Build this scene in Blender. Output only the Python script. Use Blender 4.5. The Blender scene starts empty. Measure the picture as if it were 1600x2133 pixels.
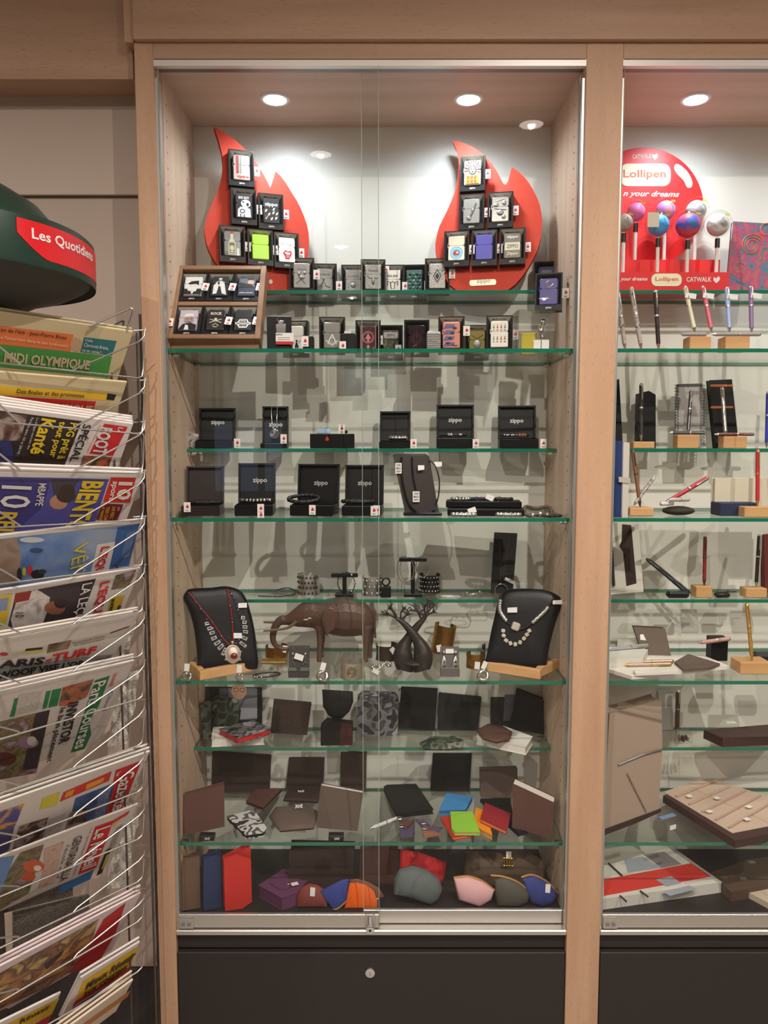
import bpy, math, random
from mathutils import Matrix, Vector
random.seed(7)
SC = bpy.context.scene
COL = SC.collection
R = math.radians
# ---------------------------------------------------------------- camera, world, exposure
F_PX, D, H, PITCH = 1560.0, 1.559, 1.50, R(5.02)
cam = bpy.data.cameras.new('camera')
cam.sensor_fit = 'VERTICAL'
cam.sensor_height = 24.0
cam.lens = F_PX / 2133.0 * 24.0
cam.clip_start = 0.02
camo = bpy.data.objects.new('camera', cam)
COL.objects.link(camo)
camo.location = (0, -D, H)
camo.rotation_euler = (R(90) - PITCH, 0, 0)
SC.camera = camo
SC.view_settings.view_transform = 'Standard'
SC.view_settings.look = 'None'
SC.view_settings.gamma = 1.0
SC.view_settings.use_curve_mapping = False
SC.view_settings.exposure = 0.15
SC.cycles.transparent_max_bounces = 48
SC.cycles.max_bounces = 8
SC.cycles.diffuse_bounces = 4
SC.cycles.glossy_bounces = 4
SC.cycles.sample_clamp_indirect = 6.0
W = bpy.data.worlds.new('world')
SC.world = W
W.use_nodes = True
W.node_tree.nodes['Background'].inputs[0].default_value = (1.0, 0.9, 0.82, 1)
W.node_tree.nodes['Background'].inputs[1].default_value = 0.2
SHOP_LAMP_W, CASE_LAMP_W = 120.0, 8.0

# ---------------------------------------------------------------- photograph geometry
CO, SI = math.cos(PITCH), math.sin(PITCH)
CAM = Vector((0, -D, H))
def ray(px, py):
    a, b = (px - 800.0) / F_PX, (1066.5 - py) / F_PX
    return Vector((a, b * SI + CO, b * CO - SI))
def P(px, py, Y):
    d = ray(px, py)
    return CAM + d * ((Y + D) / d.y)
def PZ(px, py, Z):
    d = ray(px, py)
    return CAM + d * ((Z - H) / d.z)
class Plane:
    """a real plane in the place (point o, normal n); __call__ finds the point of it that a pixel of the photograph shows"""
    def __init__(s, o, n):
        s.o, s.n, s.dpy = Vector(o), Vector(n).normalized(), 0.0
    def __call__(s, px, py, off=0.0):
        d = ray(px, py + s.dpy)
        return CAM + d * (((s.o - CAM).dot(s.n)) / d.dot(s.n)) + s.n * off

# ---------------------------------------------------------------- materials
def lin(c):
    return tuple(((v / 255.0) / 12.92 if v / 255.0 <= 0.04045 else ((v / 255.0 + 0.055) / 1.055) ** 2.4) for v in c)
_M = {}
def mat(name, rgb=(128, 128, 128), rough=0.5, metal=0.0, bump=0.0, bscale=200.0, var=0.0, vscale=20.0, emit=0.0, spec=0.5, alpha=1.0, coat=0.0, stretch=(1, 1, 1)):
    if name in _M:
        return _M[name]
    m = bpy.data.materials.new(name)
    m.use_nodes = True
    nt = m.node_tree
    b = nt.nodes['Principled BSDF']
    c = lin(rgb)
    b.inputs['Base Color'].default_value = (*c, 1)
    b.inputs['Roughness'].default_value = rough
    b.inputs['Metallic'].default_value = metal
    b.inputs['Specular IOR Level'].default_value = spec
    b.inputs['Coat Weight'].default_value = coat
    if emit:
        b.inputs['Emission Color'].default_value = (*c, 1)
        b.inputs['Emission Strength'].default_value = emit
    if var or bump:
        tc = nt.nodes.new('ShaderNodeTexCoord')
        mp = nt.nodes.new('ShaderNodeMapping')
        mp.inputs['Scale'].default_value = stretch
        nt.links.new(tc.outputs['Object'], mp.inputs['Vector'])
    if var:
        n = nt.nodes.new('ShaderNodeTexNoise')
        n.inputs['Scale'].default_value = vscale
        n.inputs['Detail'].default_value = 5
        nt.links.new(mp.outputs[0], n.inputs['Vector'])
        r = nt.nodes.new('ShaderNodeMapRange')
        r.inputs['To Min'].default_value = 1 - var
        r.inputs['To Max'].default_value = 1 + var
        nt.links.new(n.outputs['Fac'], r.inputs['Value'])
        mx = nt.nodes.new('ShaderNodeVectorMath')
        mx.operation = 'SCALE'
        mx.inputs[0].default_value = c
        nt.links.new(r.outputs[0], mx.inputs['Scale'])
        nt.links.new(mx.outputs[0], b.inputs['Base Color'])
    if bump:
        n2 = nt.nodes.new('ShaderNodeTexNoise')
        n2.inputs['Scale'].default_value = bscale
        n2.inputs['Detail'].default_value = 3
        nt.links.new(mp.outputs[0], n2.inputs['Vector'])
        bp = nt.nodes.new('ShaderNodeBump')
        bp.inputs['Strength'].default_value = bump
        bp.inputs['Distance'].default_value = 0.002
        nt.links.new(n2.outputs['Fac'], bp.inputs['Height'])
        nt.links.new(bp.outputs[0], b.inputs['Normal'])
    _M[name] = m
    return m
def wood(name, rgb, dark, axis='z', rough=0.5, fleck=0.5):
    """beech: long soft grain along one axis, short dark flecks"""
    if name in _M:
        return _M[name]
    m = bpy.data.materials.new(name)
    m.use_nodes = True
    nt = m.node_tree
    b = nt.nodes['Principled BSDF']
    b.inputs['Roughness'].default_value = rough
    b.inputs['Specular IOR Level'].default_value = 0.35
    tc = nt.nodes.new('ShaderNodeTexCoord')
    def noise(sc, detail, k):
        mp = nt.nodes.new('ShaderNodeMapping')
        s = [sc, sc, sc]
        s['xyz'.index(axis)] = sc / k
        mp.inputs['Scale'].default_value = s
        nt.links.new(tc.outputs['Object'], mp.inputs['Vector'])
        n = nt.nodes.new('ShaderNodeTexNoise')
        n.inputs['Scale'].default_value = 1.0
        n.inputs['Detail'].default_value = detail
        nt.links.new(mp.outputs[0], n.inputs['Vector'])
        return n
    g = noise(28, 4, 14)
    f = noise(520, 1, 8)
    cr = nt.nodes.new('ShaderNodeValToRGB')
    cr.color_ramp.elements[0].position = 0.3
    cr.color_ramp.elements[1].position = 0.7
    cr.color_ramp.elements[0].color = (*lin(dark), 1)
    cr.color_ramp.elements[1].color = (*lin(rgb), 1)
    nt.links.new(g.outputs['Fac'], cr.inputs['Fac'])
    fr = nt.nodes.new('ShaderNodeValToRGB')
    fr.color_ramp.elements[0].position = 0.62
    fr.color_ramp.elements[1].position = 0.72
    fr.color_ramp.elements[0].color = (0, 0, 0, 1)
    fr.color_ramp.elements[1].color = (fleck, fleck, fleck, 1)
    nt.links.new(f.outputs['Fac'], fr.inputs['Fac'])
    mx = nt.nodes.new('ShaderNodeMix')
    mx.data_type = 'RGBA'
    nt.links.new(fr.outputs[0], mx.inputs['Factor'])
    nt.links.new(cr.outputs[0], mx.inputs['A'])
    mx.inputs['B'].default_value = (*[v * 0.45 for v in lin(dark)], 1)
    nt.links.new(mx.outputs['Result'], b.inputs['Base Color'])
    _M[name] = m
    return m
def glass(name, tint=(1, 1, 1), rough=0.0, ior=1.45, refl=1.0):
    """thin clear sheet: what is behind shows tinted, reflection grows at a slant"""
    if name in _M:
        return _M[name]
    m = bpy.data.materials.new(name)
    m.use_nodes = True
    nt = m.node_tree
    nt.nodes.remove(nt.nodes['Principled BSDF'])
    out = nt.nodes['Material Output']
    t = nt.nodes.new('ShaderNodeBsdfTransparent')
    t.inputs['Color'].default_value = (*tint, 1)
    g = nt.nodes.new('ShaderNodeBsdfGlossy')
    g.inputs['Roughness'].default_value = rough
    f0 = ((ior - 1) / (ior + 1)) ** 2
    lw = nt.nodes.new('ShaderNodeLayerWeight')
    lw.inputs['Blend'].default_value = 0.5
    pw = nt.nodes.new('ShaderNodeMath')
    pw.operation = 'POWER'
    pw.inputs[1].default_value = 5.0
    nt.links.new(lw.outputs['Facing'], pw.inputs[0])
    k = nt.nodes.new('ShaderNodeMath')
    k.operation = 'MULTIPLY_ADD'
    k.inputs[1].default_value = (1 - f0) * refl
    k.inputs[2].default_value = f0 * refl
    nt.links.new(pw.outputs[0], k.inputs[0])
    mx = nt.nodes.new('ShaderNodeMixShader')
    nt.links.new(k.outputs[0], mx.inputs[0])
    nt.links.new(t.outputs[0], mx.inputs[1])
    nt.links.new(g.outputs[0], mx.inputs[2])
    nt.links.new(mx.outputs[0], out.inputs['Surface'])
    _M[name] = m
    return m
def emission(name, rgb, s):
    if name in _M:
        return _M[name]
    m = bpy.data.materials.new(name)
    m.use_nodes = True
    nt = m.node_tree
    nt.nodes.remove(nt.nodes['Principled BSDF'])
    e = nt.nodes.new('ShaderNodeEmission')
    e.inputs[0].default_value = (*lin(rgb), 1)
    e.inputs[1].default_value = s
    nt.links.new(e.outputs[0], nt.nodes['Material Output'].inputs['Surface'])
    _M[name] = m
    return m
def camo_mat(name, cols, scale=60.0):
    """printed camouflage: blotches of a few flat colours"""
    if name in _M:
        return _M[name]
    m = bpy.data.materials.new(name)
    m.use_nodes = True
    nt = m.node_tree
    b = nt.nodes['Principled BSDF']
    b.inputs['Roughness'].default_value = 0.55
    tc = nt.nodes.new('ShaderNodeTexCoord')
    n = nt.nodes.new('ShaderNodeTexNoise')
    n.inputs['Scale'].default_value = scale
    n.inputs['Detail'].default_value = 1.2
    nt.links.new(tc.outputs['Object'], n.inputs['Vector'])
    cr = nt.nodes.new('ShaderNodeValToRGB')
    cr.color_ramp.interpolation = 'CONSTANT'
    e = cr.color_ramp.elements
    k = len(cols)
    lim = [0.0] + [0.40 + 0.22 * i / max(1, k - 2) for i in range(k - 1)]
    while len(e) < k:
        e.new(0.5)
    for i in range(k):
        e[i].position = lim[i]
        e[i].color = (*lin(cols[i]), 1)
    nt.links.new(n.outputs['Fac'], cr.inputs['Fac'])
    nt.links.new(cr.outputs[0], b.inputs['Base Color'])
    _M[name] = m
    return m
def newsprint(name, paper, ink, scale=260.0, rough=0.7, amount=0.5):
    """printed text too small to read: rows of grey specks on paper"""
    if name in _M:
        return _M[name]
    m = mat(name, paper, rough)
    nt = m.node_tree
    b = nt.nodes['Principled BSDF']
    tc = nt.nodes.new('ShaderNodeTexCoord')
    mp = nt.nodes.new('ShaderNodeMapping')
    mp.inputs['Scale'].default_value = (scale * .8, scale * .8, scale * 2.2)
    nt.links.new(tc.outputs['Object'], mp.inputs['Vector'])
    n = nt.nodes.new('ShaderNodeTexNoise')
    n.inputs['Scale'].default_value = 1.0
    n.inputs['Detail'].default_value = 1
    nt.links.new(mp.outputs[0], n.inputs['Vector'])
    cr = nt.nodes.new('ShaderNodeValToRGB')
    cr.color_ramp.elements[0].position = 0.46
    cr.color_ramp.elements[1].position = 0.62
    cr.color_ramp.elements[0].color = (*lin(paper), 1)
    a, p = lin(ink), lin(paper)
    cr.color_ramp.elements[1].color = (*[p[i] * (1 - amount) + a[i] * amount for i in range(3)], 1)
    nt.links.new(n.outputs['Fac'], cr.inputs['Fac'])
    nt.links.new(cr.outputs[0], b.inputs['Base Color'])
    return m
def photo_mat(name, cols, scale=30.0):
    """a printed picture: soft patches of a few colours"""
    if name in _M:
        return _M[name]
    m = mat(name, cols[0], 0.55)
    nt = m.node_tree
    b = nt.nodes['Principled BSDF']
    tc = nt.nodes.new('ShaderNodeTexCoord')
    n = nt.nodes.new('ShaderNodeTexNoise')
    n.inputs['Scale'].default_value = scale
    n.inputs['Detail'].default_value = 4
    n.inputs['Distortion'].default_value = 0.6
    nt.links.new(tc.outputs['Object'], n.inputs['Vector'])
    cr = nt.nodes.new('ShaderNodeValToRGB')
    e = cr.color_ramp.elements
    while len(e) < len(cols):
        e.new(0.5)
    for i, c in enumerate(cols):
        e[i].position = 0.32 + 0.36 * i / (len(cols) - 1)
        e[i].color = (*lin(c), 1)
    nt.links.new(n.outputs['Fac'], cr.inputs['Fac'])
    nt.links.new(cr.outputs[0], b.inputs['Base Color'])
    return m

# ---------------------------------------------------------------- text
_T = {}
def text_data(s, bold=0.0, shear=0.0):
    key = (s, bold, shear)
    if key not in _T:
        cu = bpy.data.curves.new('lettering', 'FONT')
        cu.body = s
        cu.resolution_u = 2
        cu.offset = bold
        cu.shear = shear
        ob = bpy.data.objects.new('lettering', cu)
        me = ob.to_mesh()
        V = [v.co.copy() for v in me.vertices]
        Fs = [tuple(p.vertices) for p in me.polygons]
        ob.to_mesh_clear()
        bpy.data.objects.remove(ob)
        bpy.data.curves.remove(cu)
        x0, x1 = min(v.x for v in V), max(v.x for v in V)
        y0, y1 = min(v.y for v in V), max(v.y for v in V)
        V = [((v.x - x0) / (x1 - x0), (v.y - y0) / (y1 - y0)) for v in V]
        _T[key] = (V, Fs, (x1 - x0) / (y1 - y0))
    return _T[key]

# ---------------------------------------------------------------- mesh builder
class MB:
    def __init__(s, T=None):
        s.V, s.F, s.I = [], [], []
        s.T = T
    def add(s, vs, fs, m=0):
        o = len(s.V)
        s.V += [Vector(v) if s.T is None else s.T @ Vector(v) for v in vs]
        s.F += [tuple(i + o for i in f) for f in fs]
        s.I += [m] * len(fs)
        return s
    def box(s, c, size, m=0, rot=None, bev=0.0):
        hx, hy, hz = size[0] / 2, size[1] / 2, size[2] / 2
        c = Vector(c)
        b = min(bev, hx * .98, hy * .98, hz * .98)
        vs = []
        if b <= 0:
            for x in (-hx, hx):
                for y in (-hy, hy):
                    for z in (-hz, hz):
                        vs.append(Vector((x, y, z)))
            fs = [(0, 1, 3, 2), (4, 6, 7, 5), (0, 4, 5, 1), (2, 3, 7, 6), (0, 2, 6, 4), (1, 5, 7, 3)]
        else:
            idx = {}
            for i, x in enumerate((-1, 1)):
                for j, y in enumerate((-1, 1)):
                    for k, z in enumerate((-1, 1)):
                        for a in range(3):
                            q = [x * (hx - b), y * (hy - b), z * (hz - b)]
                            q[a] = (x * hx, y * hy, z * hz)[a]
                            idx[(i, j, k, a)] = len(vs)
                            vs.append(Vector(q))
            fs = []
            for a in range(3):
                u, w = (a + 1) % 3, (a + 2) % 3
                for side in (0, 1):
                    q = []
                    for (p, r) in ((0, 0), (1, 0), (1, 1), (0, 1)):
                        t = [0, 0, 0]
                        t[a], t[u], t[w] = side, p, r
                        q.append(idx[(*t, a)])
                    fs.append(tuple(q if side else q[::-1]))
                for p in (0, 1):
                    for r in (0, 1):
                        t0, t1 = [0, 0, 0], [0, 0, 0]
                        t0[u] = t1[u] = p
                        t0[w] = t1[w] = r
                        t0[a], t1[a] = 0, 1
                        q = (idx[(*t0, u)], idx[(*t1, u)], idx[(*t1, w)], idx[(*t0, w)])
                        fs.append(q if p != r else q[::-1])
            for i in (0, 1):
                for j in (0, 1):
                    for k in (0, 1):
                        q = tuple(idx[(i, j, k, a)] for a in range(3))
                        fs.append(q if (i + j + k) % 2 else q[::-1])
        if rot is not None:
            vs = [rot @ v for v in vs]
        return s.add([v + c for v in vs], fs, m)
    def prism(s, poly, off, m=0, mside=None):
        """poly: 3D points of the front face; off: vector to the back face"""
        n = len(poly)
        off = Vector(off)
        fr = [Vector(p) for p in poly]
        bk = [p + off for p in fr]
        s.add(fr, [tuple(range(n))], m)
        s.add(bk, [tuple(reversed(range(n)))], m if mside is None else mside)
        return s.add(fr + bk, [(i, i + n, (i + 1) % n + n, (i + 1) % n) for i in range(n)], m if mside is None else mside)
    def face(s, pts, m=0):
        return s.add(pts, [tuple(range(len(pts)))], m)
    def tube(s, pts, r, n=6, m=0, closed=False, flat=1.0):
        pts = [Vector(p) for p in pts]
        k = len(pts)
        rs = r if isinstance(r, (list, tuple)) else [r] * k
        vs, fs = [], []
        up = None
        for i in range(k):
            a = pts[(i - 1) % k] if (closed or i > 0) else pts[i]
            b = pts[(i + 1) % k] if (closed or i < k - 1) else pts[i]
            t = (b - a)
            if t.length < 1e-9:
                t = Vector((0, 0, 1))
            t.normalize()
            if up is None:
                up = Vector((0, 0, 1)) if abs(t.z) < 0.9 else Vector((1, 0, 0))
            x = t.cross(up)
            if x.length < 1e-6:
                x = t.orthogonal()
            x.normalize()
            y = x.cross(t).normalized()
            up = y
            for j in range(n):
                an = 2 * math.pi * j / n
                vs.append(pts[i] + x * (math.cos(an) * rs[i]) + y * (math.sin(an) * rs[i] * flat))
        for i in range(k if closed else k - 1):
            for j in range(n):
                q = (i + 1) % k
                fs.append((i * n + j, i * n + (j + 1) % n, q * n + (j + 1) % n, q * n + j))
        if not closed:
            fs.append(tuple(reversed(range(n))))
            fs.append(tuple(range((k - 1) * n, k * n)))
        return s.add(vs, fs, m)
    def lathe(s, prof, n=24, m=0, T=None, a0=0.0, a1=2 * math.pi):
        full = abs(a1 - a0 - 2 * math.pi) < 1e-6
        vs, fs = [], []
        nn = n if full else n + 1
        for (r, z) in prof:
            for j in range(nn):
                an = a0 + (a1 - a0) * j / n
                v = Vector((r * math.cos(an), r * math.sin(an), z))
                vs.append(T @ v if T is not None else v)
        for i in range(len(prof) - 1):
            for j in range(n):
                j2 = (j + 1) % nn
                fs.append((i * nn + j, i * nn + j2, (i + 1) * nn + j2, (i + 1) * nn + j))
        return s.add(vs, fs, m)
    def ball(s, c, r, m=0, nu=12, nv=8):
        c = Vector(c)
        r = (r, r, r) if not isinstance(r, (list, tuple)) else r
        vs, fs = [c + Vector((0, 0, -r[2]))], []
        for i in range(1, nv):
            b = -math.pi / 2 + math.pi * i / nv
            for j in range(nu):
                a = 2 * math.pi * j / nu
                vs.append(c + Vector((r[0] * math.cos(b) * math.cos(a), r[1] * math.cos(b) * math.sin(a), r[2] * math.sin(b))))
        vs.append(c + Vector((0, 0, r[2])))
        for j in range(nu):
            fs.append((0, 1 + (j + 1) % nu, 1 + j))
            fs.append((len(vs) - 1, 1 + (nv - 2) * nu + j, 1 + (nv - 2) * nu + (j + 1) % nu))
        for i in range(nv - 2):
            for j in range(nu):
                fs.append((1 + i * nu + j, 1 + i * nu + (j + 1) % nu, 1 + (i + 1) * nu + (j + 1) % nu, 1 + (i + 1) * nu + j))
        return s.add(vs, fs, m)
    def grid(s, fn, nu, nv, m=0):
        vs = [fn(i / nu, j / nv) for j in range(nv + 1) for i in range(nu + 1)]
        fs = [(j * (nu + 1) + i, j * (nu + 1) + i + 1, (j + 1) * (nu + 1) + i + 1, (j + 1) * (nu + 1) + i) for j in range(nv) for i in range(nu)]
        return s.add(vs, fs, m)
    def pillow(s, poly, nrm, th, back=0.0, m=0, power=2.0, rings=(1.0, .97, .9, .78, .6, .35)):
        """a soft body: outline poly swelling by th along nrm in front and by back behind"""
        poly = [Vector(p) for p in poly]
        nrm = Vector(nrm).normalized()
        c = sum(poly, Vector()) / len(poly)
        n = len(poly)
        for side, t in ((1, th), (-1, back)):
            vs = []
            for q in rings:
                h = t * (1 - q ** power) ** 0.5 if q < 1 else 0.0
                vs += [c + (p - c) * q + nrm * (h * side) for p in poly]
            vs.append(c + nrm * (t * side))
            fs = []
            for i in range(len(rings) - 1):
                for j in range(n):
                    f = (i * n + j, i * n + (j + 1) % n, (i + 1) * n + (j + 1) % n, (i + 1) * n + j)
                    fs.append(f if side > 0 else f[::-1])
            L = (len(rings) - 1) * n
            for j in range(n):
                f = (L + j, L + (j + 1) % n, len(vs) - 1)
                fs.append(f if side > 0 else f[::-1])
            s.add(vs, fs, m)
        return s
    def text(s, t, O, U, V, m=0, bold=0.0, shear=0.0):
        vs, fs, asp = text_data(t, bold, shear)
        O, U, V = Vector(O), Vector(U), Vector(V)
        return s.add([O + U * x + V * y for x, y in vs], fs, m)
    def text_at(s, t, c, h, m=0, bold=0.0, ux=(1, 0, 0), uz=(0, 0, 1), shear=0.0, wid=None):
        """centred on c, height h, running along ux"""
        asp = text_data(t, bold, shear)[2]
        U = Vector(ux).normalized() * (wid if wid else h * asp)
        V = Vector(uz).normalized() * h
        return s.text(t, Vector(c) - U / 2 - V / 2, U, V, m, bold, shear)
    def mesh(s, name, mats, inv=None, smooth=None):
        me = bpy.data.meshes.new(name)
        vs = s.V if inv is None else [inv @ v for v in s.V]
        me.from_pydata([tuple(v) for v in vs], [], s.F)
        for m in (mats if isinstance(mats, (list, tuple)) else [mats]):
            me.materials.append(m)
        me.polygons.foreach_set('material_index', s.I)
        if smooth is not None:
            me.polygons.foreach_set('use_smooth', [True] * len(me.polygons))
            me.set_sharp_from_angle(angle=R(smooth))
        me.update()
        return me
    def build(s, name, mats, parent=None, smooth=None):
        inv = None
        if parent is not None:
            inv = MW.get(parent.name, Matrix()).inverted()
        o = bpy.data.objects.new(name, s.mesh(name, mats, inv, smooth))
        COL.objects.link(o)
        if parent is not None:
            o.parent = parent
            MW[o.name] = MW.get(parent.name, Matrix())
        return o
MW = {}
def tag(o, label, cat, group=None, kind=None):
    o['label'] = label
    if cat:
        o['category'] = cat
    if group:
        o['group'] = group
    if kind:
        o['kind'] = kind
    return o
def struct(o, label=None):
    o['kind'] = 'structure'
    if label:
        o['label'] = label
    return o
def thing(name, label, cat, T=None, group=None):
    """an Empty at the thing's base that parents its parts; parts are given in world coordinates"""
    o = bpy.data.objects.new(name, None)
    o.empty_display_size = 0.02
    COL.objects.link(o)
    T = T if isinstance(T, Matrix) else Matrix.Translation(T if T is not None else (0, 0, 0))
    o.matrix_world = T
    MW[o.name] = T
    tag(o, label, cat, group)
    return o
def link_part(name, me, parent):
    """a part that shares its mesh with look-alikes (mesh in the parent's own coordinates)"""
    o = bpy.data.objects.new(name, me)
    COL.objects.link(o)
    o.parent = parent
    MW[o.name] = MW.get(parent.name, Matrix())
    return o
def TR(loc, yaw=0.0, lean=0.0, roll=0.0):
    """lean > 0 tips the top away from the viewer"""
    return Matrix.Translation(loc) @ Matrix.Rotation(R(yaw), 4, 'Z') @ Matrix.Rotation(R(-lean), 4, 'X') @ Matrix.Rotation(R(roll), 4, 'Y')
def arc(c, r, a0, a1, n, ux=(1, 0, 0), uy=(0, 0, 1)):
    c, ux, uy = Vector(c), Vector(ux), Vector(uy)
    return [c + ux * (r * math.cos(a0 + (a1 - a0) * i / n)) + uy * (r * math.sin(a0 + (a1 - a0) * i / n)) for i in range(n + 1)]
def spline(pts, k=6, closed=False):
    pts = [Vector(p) for p in pts]
    n = len(pts)
    out = []
    for i in range(n if closed else n - 1):
        p0 = pts[(i - 1) % n] if (closed or i > 0) else pts[i]
        p1, p2 = pts[i], pts[(i + 1) % n]
        p3 = pts[(i + 2) % n] if (closed or i < n - 2) else p2
        for j in range(k):
            t = j / k
            out.append(0.5 * ((2 * p1) + (p2 - p0) * t + (2 * p0 - 5 * p1 + 4 * p2 - p3) * t * t + (3 * p1 - p0 - 3 * p2 + p3) * t ** 3))
    if not closed:
        out.append(pts[-1])
    return out
# ---------------------------------------------------------------- dimensions of the cabinets
XL0, XL1, XD0, XD1 = -0.496, -0.458, 0.402, 0.475      # left post, divider post
XR1 = 1.335
CD, CEIL_Z, BOT_Z = 0.313, 2.263, 0.452
YF, YH = 0.045, 0.185                                   # front edges of the deep and the narrow shelves
ZS = {}
for py, Y in ((608, YH), (730, YF), (938, YH), (1083, YF), (1252, YH), (1422, YF), (1560, YH), (1758, YF)):
    ZS[py] = P(800, py, Y).z + 0.004                    # top of each shelf
GT = 0.008
beech_v = wood('beech_upright', (198, 162, 132), (182, 145, 116), 'z', fleck=.35)
beech_h = wood('beech_lying', (192, 157, 131), (176, 141, 116), 'x', fleck=.3)
beech_in = wood('beech_inside', (216, 190, 166), (200, 172, 148), 'z', fleck=0.25)
beech_top = wood('beech_case_top', (205, 178, 160), (190, 163, 146), 'x', fleck=0.2)
white_panel = mat('white_melamine', (226, 226, 218), 0.45)
black_lam = mat('black_laminate', (42, 36, 34), 0.6, bump=0.05, bscale=900)
alu = mat('brushed_aluminium', (200, 196, 190), 0.38, 0.85)
alu_dark = mat('aluminium_groove', (120, 118, 114), 0.45, 0.7)
chrome = mat('chrome', (225, 225, 225), 0.15, 1.0)
taupe = mat('taupe_wall_panel', (178, 160, 147), 0.6, var=0.03, vscale=6)
pane_glass = glass('door_glass', (0.955, 0.965, 0.955), 0.0, 1.45, 0.85)
shelf_glass = glass('shelf_glass', (0.955, 0.972, 0.955), 0.0, 1.35, 0.55)
edge_glass = mat('green_glass_edge', (28, 116, 90), 0.12, 0.0, spec=0.8)
acrylic = glass('clear_acrylic', (0.95, 0.95, 0.94), 0.02, 1.45, 1.0)
black_plastic = mat('black_plastic', (22, 21, 22), 0.35)
white_paper = mat('white_card', (240, 238, 234), 0.6)
# ---------------------------------------------------------------- the shop around
def slab(name, x0, x1, y0, y1, z0, z1, m, parent=None, bev=0.0):
    o = MB().box(((x0 + x1) / 2, (y0 + y1) / 2, (z0 + z1) / 2), (x1 - x0, y1 - y0, z1 - z0), 0, None, bev).build(name, m, parent)
    return o
struct(slab('floor', -3.0, 3.2, -6.0, 0.6, -0.05, 0.0, mat('pale_floor', (170, 162, 154), 0.5, var=0.1, vscale=3)))
ceil_o = struct(slab('ceiling', -3.0, 3.2, -6.0, 0.6, 2.70, 2.75, mat('white_ceiling', (215, 208, 200), 0.8)))
struct(slab('wall_back', -3.0, 3.2, 0.42, 0.5, 0.0, 2.70, taupe))
struct(slab('wall_left', -3.05, -3.0, -6.0, 0.5, 0.0, 2.70, mat('shop_wall', (150, 142, 134), 0.7)))
struct(slab('wall_right', 3.2, 3.25, -6.0, 0.5, 0.0, 2.70, _M['shop_wall']))
struct(slab('wall_front', -3.0, 3.2, -6.1, -6.0, 0.0, 2.70, mat('shop_front_wall', (120, 114, 108), 0.7)))
# shop window in the wall behind the photographer: it only shows as faint cool patches in the glass
wn = struct(slab('window_1', -1.75, -1.0, -6.0, -5.97, 0.9, 2.1, mat('window_frame_grey', (120, 120, 122), 0.5)))
for i in range(3):
    slab('pane', -1.70 + i * 0.25, -1.52 + i * 0.25, -5.969, -5.965, 1.05, 1.75, emission('daylight_pane', (190, 215, 255), 1.1), wn)
# wall panels beside the cabinet and the wooden pelmet over them
pl_y = 0.105
struct(slab('wall_panel_upper', -1.6, XL0, pl_y, pl_y + 0.03, P(100, 405, pl_y).z, 2.40, mat('taupe_panel_upper', (190, 172, 158), 0.6, var=0.02, vscale=5)))
struct(slab('wall_panel_lower', -1.6, XL0, pl_y + 0.012, pl_y + 0.045, P(320, 2022, pl_y).z + .002, P(100, 411, pl_y + .012).z, taupe))
struct(slab('baseboard_left', -1.6, XL0, pl_y + 0.004, pl_y + 0.04, 0.0, P(320, 2022, pl_y).z, mat('dark_baseboard', (52, 46, 44), 0.6)))
struct(slab('shade_strip', P(294, 800, pl_y).x, XL0 - .0005, pl_y - .004, pl_y + .006, 0.0, P(290, 655, pl_y).z, mat('painted_gap_shade', (74, 62, 56), .7)))  # added dark strip: its colour stands in for shade between wall panel and post
pz = P(100, 165, 0.03).z
pm = struct(slab('trim_1', -1.6, XL0 - 0.012, 0.03, 0.15, pz, 2.62, beech_h))
fz = P(800, 81, -0.012).z
tr = struct(slab('trim_2', P(277, 40, -0.012).x, 1.45, -0.012, 0.06, fz, 2.62, beech_h))
slab('end_batten', P(258, 40, 0.0).x, P(277, 40, 0.0).x, 0.0, 0.06, fz, 2.62, beech_v, tr)
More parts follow.
